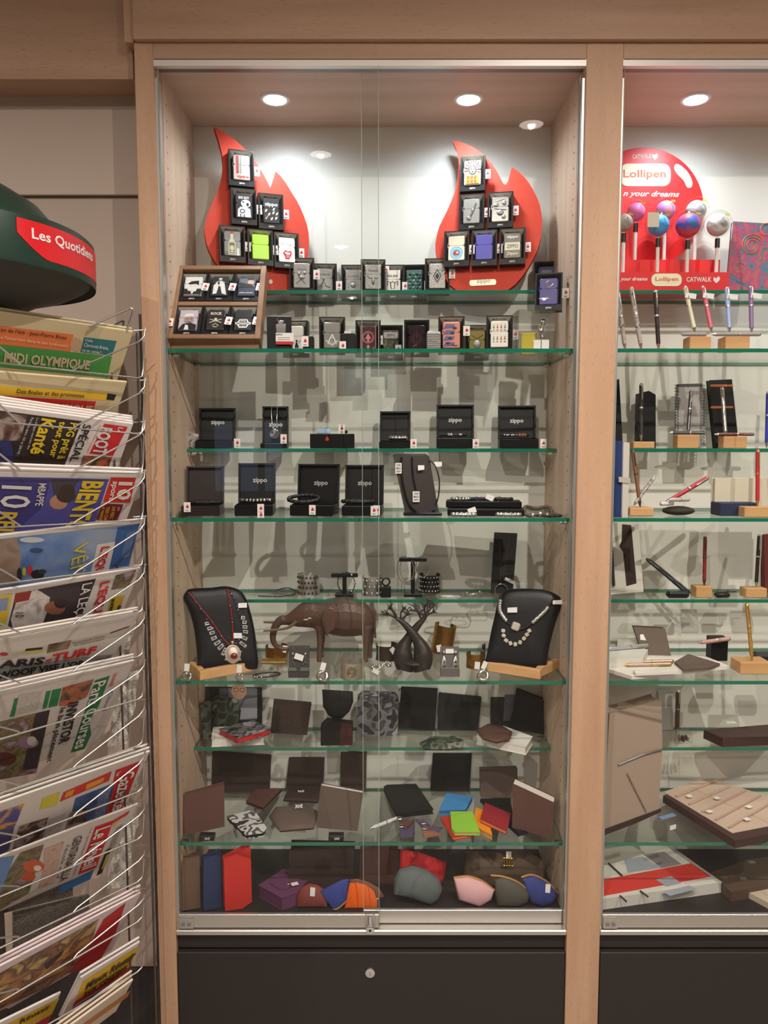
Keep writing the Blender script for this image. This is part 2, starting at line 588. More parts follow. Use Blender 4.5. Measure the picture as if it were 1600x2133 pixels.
# ---------------------------------------------------------------- cabinets
def cabinet(name, label, x0, x1, post_l, post_r, full=True):
    t = thing(name, label, 'cabinet', ((x0 + x1) / 2, 0, 0))
    if post_l:
        slab('post', post_l[0], post_l[1], 0.0, 0.06, 0.0, fz, beech_v, t, 0.0012)
    if post_r:
        slab('post', post_r[0], post_r[1], 0.0, 0.06, 0.0, fz, beech_v, t, 0.0012)
    for sx, xa, xb in ((-1, x0 - 0.018, x0), (1, x1, x1 + 0.018)):
        sp = slab('side_panel', xa, xb, 0.061, CD + 0.018, 0.02, CEIL_Z + 0.03, beech_in, t)
        mb = MB()
        xs = xb + 0.0004 if sx < 0 else xa - 0.0004
        for yy in (0.085, 0.245):
            z = 0.55
            while z < 2.22:
                c = arc((xs, yy, z), 0.0025, 0, 2 * math.pi, 7, (0, 1, 0), (0, 0, 1))[:-1]
                mb.face(c if sx > 0 else c[::-1])
                z += 0.032
        h = mb.build('shelf_pin_holes', mat('drilled_hole', (60, 48, 40), 0.9), sp)
        h['kind'] = 'stuff'
    slab('back_panel', x0, x1, CD, CD + 0.016, 0.02, CEIL_Z + 0.03, white_panel, t)
    slab('top_panel', x0, x1, 0.012, CD - 0.0005, CEIL_Z, CEIL_Z + 0.02, beech_top, t)
    slab('top_rail', x0, x1, 0.0, 0.011, CEIL_Z + 0.0, fz, beech_h, t, 0.001)
    slab('display_floor', x0, x1, 0.03, CD - 0.0005, BOT_Z - 0.02, BOT_Z, black_lam, t)
    # base: plinth strip and drawer front with its lock
    slab('plinth_strip', x0, x1, 0.012, 0.03, 0.392, 0.428, black_lam, t)
    dr = slab('drawer_front', x0 + 0.002, x1 - 0.002, 0.002, 0.02, 0.08, 0.387, black_lam, t, 0.0015)
    lx = P(771, 2027, 0).x + (x0 - XL1)
    lz = P(771, 2027, 0).z
    lt = Matrix.Translation((lx, 0.002, lz)) @ Matrix.Rotation(R(90), 4, 'X')
    mb = MB().lathe([(0, .004), (.006, .004), (.0105, .003), (.0115, 0), (.0115, -.003)], 20, 0, lt)
    mb.box((lx, -0.0025, lz - .001), (.0012, .001, .006), 1)
    mb.build('cam_lock', [chrome, black_plastic], dr, 40)
    slab('kick_plate', x0, x1, 0.04, 0.06, 0.0, 0.079, black_lam, t)
    # aluminium tracks
    mb = MB()
    mb.box(((x0 + x1) / 2, 0.006, P(800, 130, 0).z), (x1 - x0, 0.012, 0.013), 0)
    mb.box(((x0 + x1) / 2, 0.018, P(800, 139, .015).z), (x1 - x0, 0.024, 0.008), 1)
    mb.build('top_track', [mat('pale_aluminium', (222, 218, 212), 0.4, 0.3), alu_dark], t)
    mb = MB()
    mb.box(((x0 + x1) / 2, 0.016, 0.434), (x1 - x0, 0.034, 0.012), 0, None, 0.002)
    mb.build('bottom_track', [alu], t)
    for xa in (x0, x1):
        sx = 1 if xa == x0 else -1
        slab('side_channel', min(xa, xa + sx * .005), max(xa, xa + sx * .005), 0.008, 0.034, 0.44, CEIL_Z - 0.03, alu, t)
    return t
cabA = cabinet('display_cabinet', 'beech display cabinet with lit shelves of lighters, jewellery and wallets above a black drawer', XL1, XD0, (XL0, XL1), (XD0, XD1))
cabB = cabinet('display_cabinet', 'beech display cabinet of pens and notebooks cut off by the picture edge', XD1, XR1, None, (XR1, XR1 + 0.073))
# glass shelves
SHELF_SAY = {608: 'topmost narrow', 730: 'uppermost full-depth', 938: 'narrow second', 1083: 'full-depth middle', 1252: 'narrow third', 1422: 'full-depth lower', 1560: 'narrow lowest', 1758: 'lowest full-depth'}
SHELF_ON = {608: ('red flame boards', 'red round pen display'), 730: ('row of boxed lighters', 'standing pens with red labels'), 938: ('upper row of open black gift boxes', 'spiral frame stand'),
            1083: ('bracelets in open black boxes', 'blue notebook'), 1252: ('metal cuffs and bracelet stands', 'white presentation box'), 1422: ('elephant figure and necklace busts', 'heap of pens and open cases'),
            1560: ('camouflage case and white books', 'brown pen tray'), 1758: ('priced brown and coloured wallets', 'beige pen tray')}
for ci, (x0, x1) in enumerate(((XL1, XD0), (XD1, XR1))):
    for py in ZS:
        y0 = YH if py in (608, 938, 1252, 1560) else YF
        t = thing('glass_shelf', '%s glass shelf with green edge carrying the %s' % (SHELF_SAY[py], SHELF_ON[py][ci]), 'shelf', ((x0 + x1) / 2, CD, ZS[py]), 'glass shelves')
        a, b, z1 = x0 + 0.002, x1 - 0.002, ZS[py]
        z0 = z1 - GT
        yb = CD - 0.002
        mb = MB()
        mb.face([(a, y0, z1), (b, y0, z1), (b, yb, z1), (a, yb, z1)])
        mb.face([(a, yb, z0), (b, yb, z0), (b, y0, z0), (a, y0, z0)])
        g = mb.build('sheet', shelf_glass, t)
        mb = MB()
        mb.face([(a, y0, z0), (b, y0, z0), (b, y0, z1), (a, y0, z1)])
        mb.face([(b, yb, z0), (a, yb, z0), (a, yb, z1), (b, yb, z1)])
        mb.face([(a, yb, z0), (a, y0, z0), (a, y0, z1), (a, yb, z1)])
        mb.face([(b, y0, z0), (b, yb, z0), (b, yb, z1), (b, y0, z1)])
        mb.build('edge', edge_glass, t)
        for xa, sx in ((x0, 1), (x1, -1)):
            for yy in (y0 + 0.03, CD - 0.04):
                mb = MB()
                mb.tube([(xa - sx * .002, yy, z0 - .0045), (xa + sx * .016, yy, z0 - .0045)], .004, 8)
                mb.build('support_pin', chrome, t, 40)
# sliding doors
XM0, XM1 = P(755, 1066, .02).x, P(789, 1066, .012).x
def door(label, x0, x1, y, stop, lock, dx=0.0):
    t = thing('sliding_door', label, 'glass door', ((x0 + x1) / 2, y, 0.44))
    z1 = CEIL_Z - 0.012
    mb = MB()
    mb.face([(x0, y, .45), (x1, y, .45), (x1, y, z1), (x0, y, z1)])
    mb.build('pane', pane_glass, t)
    mb = MB()
    for xe in (x0, x1):
        mb.box((xe, y, (.45 + z1) / 2), (.0012, .005, z1 - .45))
    mb.build('pane_edge', mat('pale_glass_edge', (150, 165, 155), 0.2, alpha=1), t)
    r = MB()
    r.box(((x0 + x1) / 2, y, .4575), (x1 - x0, .009, .031), 0, None, .001)
    r.box(((x0 + x1) / 2, y - .0048, .4700), (x1 - x0, .0015, .0035), 0)
    r.build('bottom_rail', alu, t)
    if stop:
        s = MB()
        s.box((x0 + .017, y - .006, .4545), (.031, .004, .024), 0)
        for k in (-1, 1):
            s.box((x0 + .017 + k * .0065, y - .009, .4535), (.007, .004, .006), 1)
        s.build('end_stop', [alu, mat('grey_rubber', (120, 118, 116), .6)], t)
    if lock:
        T = Matrix.Translation((lock, y - .006, .446)) @ Matrix.Rotation(R(90), 4, 'X')
        m = MB().box((lock, y - .005, .458), (.022, .006, .034), 0, None, .001)
        m.lathe([(0, .014), (.005, .014), (.0085, .013), (.0095, .010), (.0095, -.002)], 18, 1, T)
        m.lathe([(0, .0145), (.003, .0145), (.003, .012)], 10, 2, T)
        m.tube([(lock, y - .010, .452), (lock, y - .010, .474)], .006, 10, 1)
        m.build('door_lock', [alu, chrome, black_plastic], t, 40)
    return t
door('front sliding glass door with lock at its lower corner, before the flame board with the green lighter', XL1 + .006, XM1, .010, True, P(771, 1940, 0).x)
door('rear sliding glass door before the board with the violet lighter', XM0, XD0 - .006, .026, False, None)
door('sliding glass door before the pen displays, with aluminium bottom rail', XD1 + .006, XD1 + .46, .010, True, None)
# ---------------------------------------------------------------- lamps
lens_m = emission('lamp_lens', (236, 244, 255), 30.0)
def spot(name, loc, watts, col, size, blend, radius):
    l = bpy.data.lights.new(name, 'SPOT')
    l.energy, l.color, l.spot_size, l.spot_blend, l.shadow_soft_size = watts, col, R(size), blend, radius
    o = bpy.data.objects.new(name, l)
    COL.objects.link(o)
    o.location = loc
    return o
for px, lab in ((573, 'round recessed cabinet lamp above the flame board with the green lighter'), (976, 'round recessed cabinet lamp above the flame board with the violet lighter'),
                (1449, 'round recessed cabinet lamp above the red round pen display'), (1890, 'round recessed cabinet lamp beyond the picture edge')):
    p = PZ(px, 206, CEIL_Z)
    t = thing('downlight', lab, 'lamp', p, 'cabinet lamps')
    T = Matrix.Translation(p)
    MB().lathe([(.026, -.0002), (.0255, -.003), (.031, -.003), (.033, -.0002)], 28, 0, T).build('ring', mat('white_lamp_ring', (235, 235, 235), .4), t, 40)
    MB().lathe([(0.0, -.0035), (.012, -.003), (.0255, -.0015)], 28, 0, T).build('lens', lens_m, t, 60)
    s = spot('downlight_beam', p + Vector((0, 0, -.006)), CASE_LAMP_W, (0.82, 0.92, 1.0), 166, 1.0, .024)
    s.parent = t
    s.matrix_parent_inverse = T.inverted()
for (x, y, k) in ((0.55, -1.30, 1.0), (-1.75, -1.2, 0.8), (-0.26, -1.62, 0.7), (1.75, -1.35, 0.8), (-0.26, -3.05, 0.3), (1.3, -3.05, 0.3), (-1.8, -3.05, 0.3), (-0.26, -4.6, 0.25), (1.3, -4.6, 0.25), (-1.8, -4.6, 0.25)):
    p = Vector((x, y, 2.70))
    T = Matrix.Translation(p)
    la = MB().lathe([(.045, -.0002), (.045, -.006), (.055, -.006), (.058, -.0002)], 24, 0, T).build('recessed_lamp', _M['white_lamp_ring'], ceil_o, 40)
    MB().lathe([(0.0, -.004), (.045, -.003)], 24, 0, T).build('lens', emission('shop_lamp_lens', (255, 240, 224), 14.0), la, 60)
    s = spot('recessed_lamp_beam', p + Vector((0, 0, -.006)), SHOP_LAMP_W * k, (1.0, 0.90, 0.81), 170, 0.7, .012)
    s.parent = la
# ---------------------------------------------------------------- boxed lighters
steel = mat('brushed_steel', (205, 203, 198), 0.28, 0.9)
pewter = mat('pewter_relief', (150, 149, 146), 0.38, 0.8, bump=0.3, bscale=500)
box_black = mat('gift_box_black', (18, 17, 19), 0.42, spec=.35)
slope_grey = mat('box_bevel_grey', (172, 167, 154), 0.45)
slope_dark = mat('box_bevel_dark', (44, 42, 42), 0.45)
ink = mat('black_ink', (20, 18, 18), 0.6)
print_white = mat('white_print', (228, 226, 222), 0.55)
red_ink = mat('red_ink', (206, 36, 36), 0.55)
grey_ink = mat('grey_ink', (120, 118, 116), 0.6)
BW, BH, BD = 0.058, 0.082, 0.022
def case_mesh(sg, lw=.0205):
    mb = MB()
    w, h, d = BW / 2, BH, BD
    y0 = -d / 2
    o = [(-w, 0), (w, 0), (w, h), (-w, h)]
    e = .0028
    i = [(-w + e, e + .010), (w - e, e + .010), (w - e, h - e), (-w + e, h - e)]
    f = [(-lw, .0145), (lw, .0145), (lw, h - .0125), (-lw, h - .0125)]
    yf = y0 + .010
    A = [(x, y0, z) for x, z in o]
    B = [(x, y0, z) for x, z in i]
    C = [(x, yf, z) for x, z in f]
    K = [(x, -y0, z) for x, z in o]
    V = A + B + C + K
    for k in range(4):
        q = (k + 1) % 4
        mb.add([A[k], A[q], B[q], B[k]], [(0, 1, 2, 3)], 0)
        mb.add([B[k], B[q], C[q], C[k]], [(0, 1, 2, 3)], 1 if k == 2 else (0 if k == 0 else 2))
        mb.add([A[k], K[k], K[q], A[q]], [(0, 1, 2, 3)], 0)
    mb.add(C, [(0, 1, 2, 3)], 0)
    mb.add(K, [(3, 2, 1, 0)], 0)
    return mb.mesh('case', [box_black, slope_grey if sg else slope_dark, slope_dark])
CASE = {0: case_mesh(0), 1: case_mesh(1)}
def letter_mesh():
    mb = MB()
    n = Vector((0, -.010, -.0097)).normalized()
    uz = Vector((0, -.010, .0097)).normalized()
    c = Vector((0, -BD / 2 + .0045, BH - .0072)) + Vector((0, -.0004, -.0004))
    mb.text_at('Made in USA', c, .0042, 0, .01, (1, 0, 0), uz)
    a = mb.mesh('lettering', [ink])
    mb = MB()
    mb.text_at('ZIPPO', (0, -BD / 2 - .0003, .006), .0036, 0, .03)
    return a, mb.mesh('lettering', [print_white])
LETTER = letter_mesh()
LW, LH, LD = .0381, .0565, .012
def round_rect(w, z0, z1, r, n=4):
    pts = []
    for cx, cz, a in ((w - r, z1 - r, 0), (-w + r, z1 - r, 90), (-w + r, z0 + r, 180), (w - r, z0 + r, 270)):
        for k in range(n + 1):
            t = R(a + 90 * k / n)
            pts.append((cx + r * math.cos(t), cz + r * math.sin(t)))
    return pts
def lighter_mesh(m, seam=True):
    mb = MB()
    for z0, z1, r in ((.0, .0335, .0022), (.0341, LH, .0042)):
        o = round_rect(LW / 2, z0, z1, r)
        b = .0012
        q = round_rect(LW / 2 - b, z0 + (b if z0 == 0 else 0), z1 - (b if z0 else 0), r)
        n = len(o)
        fr = [(x, -LD / 2, z) for x, z in q][::-1]
        mb.face(fr)
        A = [(x, -LD / 2, z) for x, z in q]
        Bv = [(x, -LD / 2 + b, z) for x, z in o]
        Cv = [(x, LD / 2, z) for x, z in o]
        mb.add(A + Bv + Cv, [(k, (k + 1) % n, n + (k + 1) % n, n + k) for k in range(n)] + [(n + k, n + (k + 1) % n, 2 * n + (k + 1) % n, 2 * n + k) for k in range(n)])
    mb.tube([(-LW / 2 - .0006, -.002, .030), (-LW / 2 - .0006, -.002, .040)], .0013, 6)
    return mb.mesh('lighter', [m], None, 35)
_LM = {}
def flame_poly(cx, cz, h):
    pts = [(-.30, 0), (.32, 0), (.46, .25), (.36, .52), (.27, .66), (.22, .55), (.10, .72), (-.05, 1.0), (-.10, .72), (-.33, .42), (-.42, .2)]
    return [(cx + x * h * .8, cz + z * h) for x, z in pts]
def tag_mesh():
    mb = MB()
    mb.box((0, 0, 0), (.0145, .0012, .0215), 0)
    mb.face([(x, -.0009, z) for x, z in flame_poly(.0005, -.002, .0095)][::-1], 1)
    mb.box((0, -.0008, -.0062), (.008, .0004, .0007), 2)
    mb.box((0, -.0008, -.0082), (.006, .0004, .0010), 2)
    return mb.mesh('price_tag', [white_paper, red_ink, grey_ink])
TAG = tag_mesh()
def tag_part(parent, loc, yaw=0, roll=0, s=1.0):
    o = link_part('price_tag', TAG, parent)
    o.matrix_local = Matrix.Translation(loc) @ Matrix.Rotation(R(yaw), 4, 'Z') @ Matrix.Rotation(R(roll), 4, 'Y') @ Matrix.Scale(s, 4)
    return o
# printed or raised designs, in millimetres on the lighter's front (x -19..19, z 0..56)
def d_shapes(shapes, mats):
    mb = MB()
    lev = 0
    def y():
        return -LD / 2 - .00015 - lev * .00006
    idx = {}
    ml = []
    def mi(m):
        if m.name not in idx:
            idx[m.name] = len(ml)
            ml.append(m)
        return idx[m.name]
    for s in shapes:
        lev += 1
        k, m = s[0], mi(s[-1] if hasattr(s[-1], 'name') else pewter)
        mm = .001
        if k == 'r':
            x0, z0, x1, z1 = [v * mm for v in s[1:5]]
            mb.face([(x0, y(), z0), (x1, y(), z0), (x1, y(), z1), (x0, y(), z1)], m)
        elif k == 'c':
            cx, cz, rx, rz = [v * mm for v in s[1:5]]
            mb.face([(cx + rx * math.cos(2 * math.pi * i / 18), y(), cz + rz * math.sin(2 * math.pi * i / 18)) for i in range(18)], m)
        elif k == 'p':
            mb.face([(x * mm, y(), z * mm) for x, z in s[1]], m)
        elif k == 'o':
            cx, cz, r, w = [v * mm for v in s[1:5]]
            mb.tube([(cx + r * math.cos(2 * math.pi * i / 20), -LD / 2, cz + r * math.sin(2 * math.pi * i / 20)) for i in range(20)], w, 5, m, True)
        elif k == 'l':
            mb.tube([(x * mm, -LD / 2, z * mm) for x, z in s[1]], s[2] * mm, 5, m)
        elif k == 't':
            cx, cz, h, wd = [v * mm for v in s[2:6]]
            mb.text_at(s[1], (cx, y(), cz), h, m, .03, wid=wd)
        elif k == 'b':
            mb.ball((s[1] * mm, -LD / 2, s[2] * mm), (s[3] * mm, s[5] * mm, s[4] * mm), m, 10, 6)
    return mb, ml
def oval_rim(m):
    return ('l', [(17 * math.cos(a), 28 + 25 * math.sin(a)) for a in [2 * math.pi * i / 24 for i in range(25)]], .7, m)
W_, K_, S_ = print_white, ink, pewter
gold = mat('gold_print', (196, 160, 84), 0.35, 0.6)
blue_l = mat('lighter_blue', (70, 62, 150), 0.45)
cyan_i = mat('cyan_ink', (96, 186, 220), .5)
skin_i = mat('skin_ink', (205, 160, 135), .6)
orange_i = mat('orange_ink', (236, 150, 36), .5)
green_i = mat('bottle_green_ink', (96, 120, 60), .5)
cream_i = mat('cream_ink', (222, 212, 182), .55)
pink_i = mat('pink_ink', (224, 128, 132), .5)
navy_i = mat('navy_ink', (44, 52, 84), .5)
dark_st = mat('dark_steel', (92, 92, 94), .3, .8)
blackm = mat('matt_black_lighter', (34, 33, 34), .5)
tealm = mat('teal_relief', (74, 104, 98), .4, .5)
bottle = lambda x, z, c: [('r', x - 1.6, z, x + 1.6, z + 8, c), ('r', x - .7, z + 8, x + .7, z + 13, c), ('r', x - 1.6, z + 2, x + 1.6, z + 5, W_)]
star = lambda cx, cz, r, m: ('p', [(cx + (r if i % 2 == 0 else r * .42) * math.cos(R(90 + 36 * i)), cz + (r if i % 2 == 0 else r * .42) * math.sin(R(90 + 36 * i))) for i in range(10)], m)
DES = {
 'stripes': (steel, [('r', -13, 14, -9, 54, red_ink), ('r', -9, 14, -7, 54, K_), ('r', -4, 14, -1, 54, grey_ink), ('t', 'zippo', 2, 7, 7, 28, red_ink), ('l', [(-6, 4), (6, 10)], .5, K_)]),
 'bad_boy': (blackm, [('r', -15, 3, 15, 52, K_), ('t', 'BAD BOY', 0, 47, 6, 24, W_), ('c', 4, 34, 11, 9, W_), ('c', 8, 32, 3, 4, K_), ('c', -2, 37, 2, 2, K_), ('p', [(-15, 3), (15, 3), (14, 22), (4, 26), (-8, 26), (-14, 20)], W_), ('c', -4, 16, 6, 5, K_), ('c', -4, 16, 4, 3, W_), ('r', -9, 3, -7, 10, K_), ('r', -1, 3, 1, 9, K_)]),
 'splatter': (blackm, [('t', 'zippo', 0, 42, 10, 30, W_)] + [('p', [(x, z), (x + 4, z + 2), (x + 6, z + 8), (x + 1, z + 6)], W_) for x, z in ((-15, 24), (-8, 16), (2, 20), (8, 8), (-2, 6), (10, 18), (-14, 8), (3, 28))] + [('p', [(-16, 14), (-9, 10), (-12, 20)], mat('dark_red_ink', (120, 34, 38), .5))]),
 'bottle': (dark_st, [('r', -9, 4, 7, 32, cream_i), ('r', -7, 6, 5, 30, green_i), ('c', -1, 18, 5, 6, cream_i), ('p', [(-8, 32), (6, 32), (2, 40), (2, 50), (-4, 50), (-4, 40)], cream_i), ('r', -4, 50, 2, 54, red_ink), ('c', -14, 6, 4, 4, green_i), ('r', 9, 2, 15, 18, W_), ('r', -5, 8, 3, 11, W_)]),
 'green': (mat('neon_green_lighter', (176, 222, 40), .35), []),
 'tongue': (steel, [('t', 'STONES', 0, 40, 8, 34, K_), ('p', [(-10, 20), (-4, 28), (2, 25), (10, 27), (12, 20), (9, 12), (4, 5), (-4, 6), (-6, 14)], red_ink), ('p', [(-6, 21), (-3, 24), (3, 22), (8, 23), (8, 18), (0, 17)], W_), ('p', [(-2, 17), (6, 18), (7, 12), (3, 8), (-2, 9)], pink_i)]),
 'pinup1': (S_, [oval_rim(S_), ('b', 0, 24, 7, 5, 2.5), ('b', -6, 32, 4, 6, 2.5), ('b', 7, 34, 4, 4, 2.5), ('l', [(-12, 12), (-2, 20), (8, 12)], 1.6, S_), ('t', 'VERSEAU', 0, 42, 5, 22, dark_st)]),
 'pinup2': (S_, [oval_rim(S_), ('l', [(-10, 14), (-2, 30), (4, 16), (13, 14)], 2.0, S_), ('b', -2, 33, 3, 4, 2), ('t', 'VIERGE', 0, 43, 5, 24, dark_st)]),
 'scorpion': (S_, [oval_rim(S_), ('b', 0, 20, 7, 6, 2.5), ('l', [(-9, 14), (-12, 24), (-4, 31), (6, 29), (11, 22), (7, 14)], 1.6, S_), ('t', 'POISSONS', 0, 41, 5, 26, dark_st)]),
 'bull': (S_, [oval_rim(S_), ('p', [(-4, 26), (4, 26), (2, 10), (-2, 10)], dark_st), ('b', 0, 20, 4, 9, 2.5), ('l', [(-13, 32), (-9, 25), (0, 27), (9, 25), (13, 32)], 1.7, S_), ('t', 'TAUREAU', 0, 42, 5, 24, dark_st)]),
 'horns': (steel, [('l', [(-12, 20), (-13, 30), (-5, 26), (0, 29), (5, 26), (13, 30), (12, 20)], 1.3, blackm), ('l', [(-5, 25), (-4, 12), (4, 12), (5, 25)], 1.2, blackm), ('t', 'BELIER', 0, 42, 5, 26, dark_st)]),
 'teal': (tealm, [('b', -12 + 8 * i + (k % 2) * 2, 6 + 8 * k, 3.6, 3.6, 1.5 + ((i * 3 + k) % 3)) + (mat('teal_block_%d' % ((i + k) % 2), ((106, 146, 136), (58, 90, 86))[(i + k) % 2], .4, .4),) for i in range(4) for k in range(6)]),
 'spade': (mat('embossed_steel', (176, 174, 168), .35, .8, bump=.8, bscale=330), [('p', [(0, 12), (10, 28), (0, 45), (-10, 28)], blackm), ('p', [(0, 16), (7.6, 28), (0, 41), (-7.6, 28)], pewter), ('p', [(0, 20), (5, 28), (0, 36), (-5, 28)], blackm)] + [('l', [(-17, z), (17, z + 22)], .35, pewter) for z in (4, 12, 20, 28)] + [('l', [(17, z), (-17, z + 22)], .35, pewter) for z in (4, 12, 20, 28)]),
 'rays': (mat('cream_lighter', (228, 222, 206), .45), [('p', [(0, 34), (19 * math.cos(R(a)), 34 + 24 * math.sin(R(a))), (19 * math.cos(R(a + 8)), 34 + 24 * math.sin(R(a + 8)))], red_ink if a % 40 else K_) for a in range(-20, 200, 20)] + [('c', 0, 34, 9, 10, K_), ('c', 0, 34, 7, 8, W_), ('c', -3, 36, 1.6, 1.8, K_), ('c', 3, 36, 1.6, 1.8, K_), ('c', 0, 30, 2.4, 2, K_), ('r', -15, 3, 15, 22, orange_i), *[('r', -12 + 8 * i, 5 + 9 * k, -7 + 8 * i, 11 + 9 * k, red_ink) for i in range(3) for k in range(2)], *[('r', -10.5 + 8 * i, 7 + 9 * k, -8.5 + 8 * i, 9 + 9 * k, orange_i) for i in range(3) for k in range(2)]]),
 'guitar': (S_, [('l', [(-8, 8), (-2, 18), (3, 26), (10, 46)], 2.2, steel), ('b', -6, 12, 6, 5, 2), ('b', 3, 30, 4, 4, 2)]),
 'chess': (steel, [('b', 0, 20, 8, 7, 3), ('b', -9, 38, 6, 5, 2.5), ('b', 9, 42, 5, 6, 2.5), ('b', 8, 10, 5, 5, 2.5), ('l', [(-14, 30), (14, 26)], 1.2, pewter), ('l', [(-12, 46), (10, 52)], 1.0, pewter)]),
 'roundel': (mat('champagne_lighter', (190, 182, 168), .3, .7), [('c', 0, 17, 15, 15, cyan_i), ('c', 0, 17, 11.5, 11.5, W_), ('c', 0, 17, 10, 10, cyan_i), ('p', [(-6, 12), (6, 12), (7, 20), (2, 23), (-3, 22), (-7, 18)], red_ink), ('c', 2, 18, 3, 2.5, W_), ('o', 0, 17, 13.5, .3, W_)]),
 'violet': (mat('violet_lighter', (84, 78, 168), .42), []),
 'plaque': (mat('dark_pewter', (116, 112, 104), .4, .7, bump=.5, bscale=300), [('t', 'zippo', 0, 48, 8, 26, W_), ('r', -17, 18, 17, 36, cream_i), ('t', 'ZIPPO', 0, 27, 9, 26, dark_st), ('t', 'Zippo', 0, 10, 8, 26, cream_i)]),
 'crest': (mat('blue_purple_lighter', (78, 74, 142), .42), [('l', [(-10, 44), (0, 36), (10, 44)], .8, gold), ('l', [(-9, 10), (0, 18), (9, 10)], .8, gold), ('o', 0, 28, 9, .6, mat('mauve_print', (122, 106, 140), .45)), ('l', [(-5, 48), (0, 52), (5, 48)], .6, gold)]),
 'navy': (mat('navy_lighter', (52, 48, 118), .4), [('r', -12, 36, 12, 48, dark_st)]),
 'face1': (mat('white_lighter', (226, 226, 224), .4), [('r', -19, 0, 19, 20, K_), ('p', [(-10, 14), (8, 12), (12, 30), (6, 42), (-8, 40), (-13, 26)], W_), ('p', [(-12, 34), (-4, 42), (12, 44), (13, 30), (6, 34), (-6, 32)], K_), ('l', [(-6, 27), (-2, 28)], .5, K_), ('l', [(2, 29), (7, 30)], .5, K_), ('p', [(-4, 12), (4, 12), (0, 3)], W_), ('r', -17, 1, 17, 2, W_)]),
 'dancer': (blackm, [('c', 0, 50, 4, 3.5, W_), ('p', [(-8, 52), (8, 52), (5, 56), (-5, 56)], K_), ('p', [(-14, 4), (-6, 6), (-3, 24), (-6, 40), (-14, 30)], W_), ('p', [(6, 6), (16, 2), (10, 34), (4, 44), (-2, 40)], W_), ('l', [(-10, 38), (0, 44), (10, 38)], 1.2, W_), ('c', -1, 30, 3, 3, W_)]),
 'singer': (mat('dark_blue_lighter', (56, 62, 78), .4), [('r', -17, 24, 17, 50, mat('slate_ink', (96, 104, 116), .5)), ('c', 8, 40, 7, 8, skin_i), ('p', [(0, 46), (16, 46), (15, 52), (3, 52)], K_), ('p', [(-17, 24), (17, 24), (10, 34), (-4, 36), (-16, 40)], K_), ('t', 'JOHNNY HALLYDAY', 0, 8, 4, 30, W_)]),
 'man': (mat('photo_lighter', (196, 186, 190), .4), [('c', 2, 28, 11, 13, mat('sepia_ink', (168, 140, 132), .5)), ('p', [(-9, 36), (12, 38), (10, 46), (-6, 45)], W_), ('p', [(-19, 0), (19, 0), (19, 14), (6, 20), (-10, 16)], K_), ('l', [(-3, 30), (0, 31)], .8, K_), ('l', [(5, 31), (9, 31)], .8, K_), ('p', [(-3, 20), (7, 21), (6, 24), (-2, 24)], grey_ink), ('p', [(-6, 0), (4, 0), (2, 12), (-4, 14)], W_)]),
 'rock': (mat('black_chrome', (70, 66, 66), .35, .6), [('t', 'ROCK', 0, 46, 8, 24, cream_i), ('l', [(-13, 30), (13, 20)], 1.0, cream_i), ('l', [(13, 30), (-13, 20)], 1.0, cream_i), star(0, 30, 5, cream_i), ('l', [(-6, 12), (0, 18), (7, 12), (3, 8), (-4, 9)], 1.0, cream_i)]),
 'shield': (mat('black_steel', (80, 80, 80), .35, .7), [('p', [(-18, 20), (-12, 22), (-8, 30), (8, 30), (12, 22), (18, 20), (12, 14), (8, 6), (-8, 6), (-12, 14)], W_), ('p', [(-9, 20), (-7, 28), (7, 28), (9, 20), (7, 9), (-7, 9)], dark_st), ('r', -16, 15, 16, 21, W_), ('t', 'HARLEY', 0, 25, 3.6, 13, W_), ('t', 'MOTOR', 0, 18, 4.4, 28, dark_st), ('t', 'CYCLES', 0, 11, 3, 11, W_)]),
 'couple': (mat('ivory_lighter', (236, 233, 226), .4), [('c', -8, 21, 2.5, 2.5, K_), ('p', [(-11, 2), (-6, 2), (-5, 18), (-12, 18)], K_), ('c', 4, 23, 2.5, 2.5, K_), ('p', [(-1, 8), (9, 8), (5, 20), (2, 20)], K_), ('l', [(2, 8), (1, 2)], .8, K_), ('l', [(6, 8), (7, 2)], .8, K_), ('l', [(8, 18), (13, 24)], .7, K_)]),
 'compass': (mat('satin_steel', (150, 148, 142), .32, .85), [('p', [(0, 4), (10, 16), (0, 28), (-10, 16)], steel), ('l', [(0, 30), (-10, 8)], 1.5, W_), ('l', [(0, 30), (10, 8)], 1.5, W_), ('l', [(-14, 17), (0, 5), (14, 17)], 1.5, W_), ('c', 0, 17, 4, 4, dark_st), ('t', 'G', 0, 17, 5, 4, W_)]),
 'ace': (mat('black_red_lighter', (46, 26, 28), .4), [('l', [(-17, 2), (-17, 54), (17, 54), (17, 2), (-17, 2)], .9, pink_i), ('o', 0, 30, 13, .9, pink_i), ('o', 0, 30, 10.5, .5, pink_i), ('p', [(-7, 26), (0, 40), (7, 26), (1.5, 27), (3, 20), (-3, 20), (-1.5, 27)], pink_i), ('p', [(0, 4), (4, 9), (0, 14), (-4, 9)], pink_i), ('p', [(12, 4), (14, 6), (12, 9), (10, 6)], pink_i)]),
 'camo': (camo_mat('camouflage_brown', [(96, 88, 66), (64, 56, 44), (120, 108, 84)], 120), [('r', -16, 38, 16, 52, pewter), ('t', 'ZIPPO', 0, 45, 6, 20, dark_st)]),
 'ring': (mat('wine_black_lighter', (42, 28, 34), .25, .4), [('o', 0, 26, 9, .7, mat('wine_print', (110, 62, 72), .3, .5)), ('o', 0, 26, 12, .5, _M['wine_print']), ('o', 0, 26, 6, .5, dark_st), ('l', [(0, 2), (0, 54)], .5, _M['wine_print']), ('l', [(-8, 8), (0, 14), (8, 8)], .5, _M['wine_print'])]),
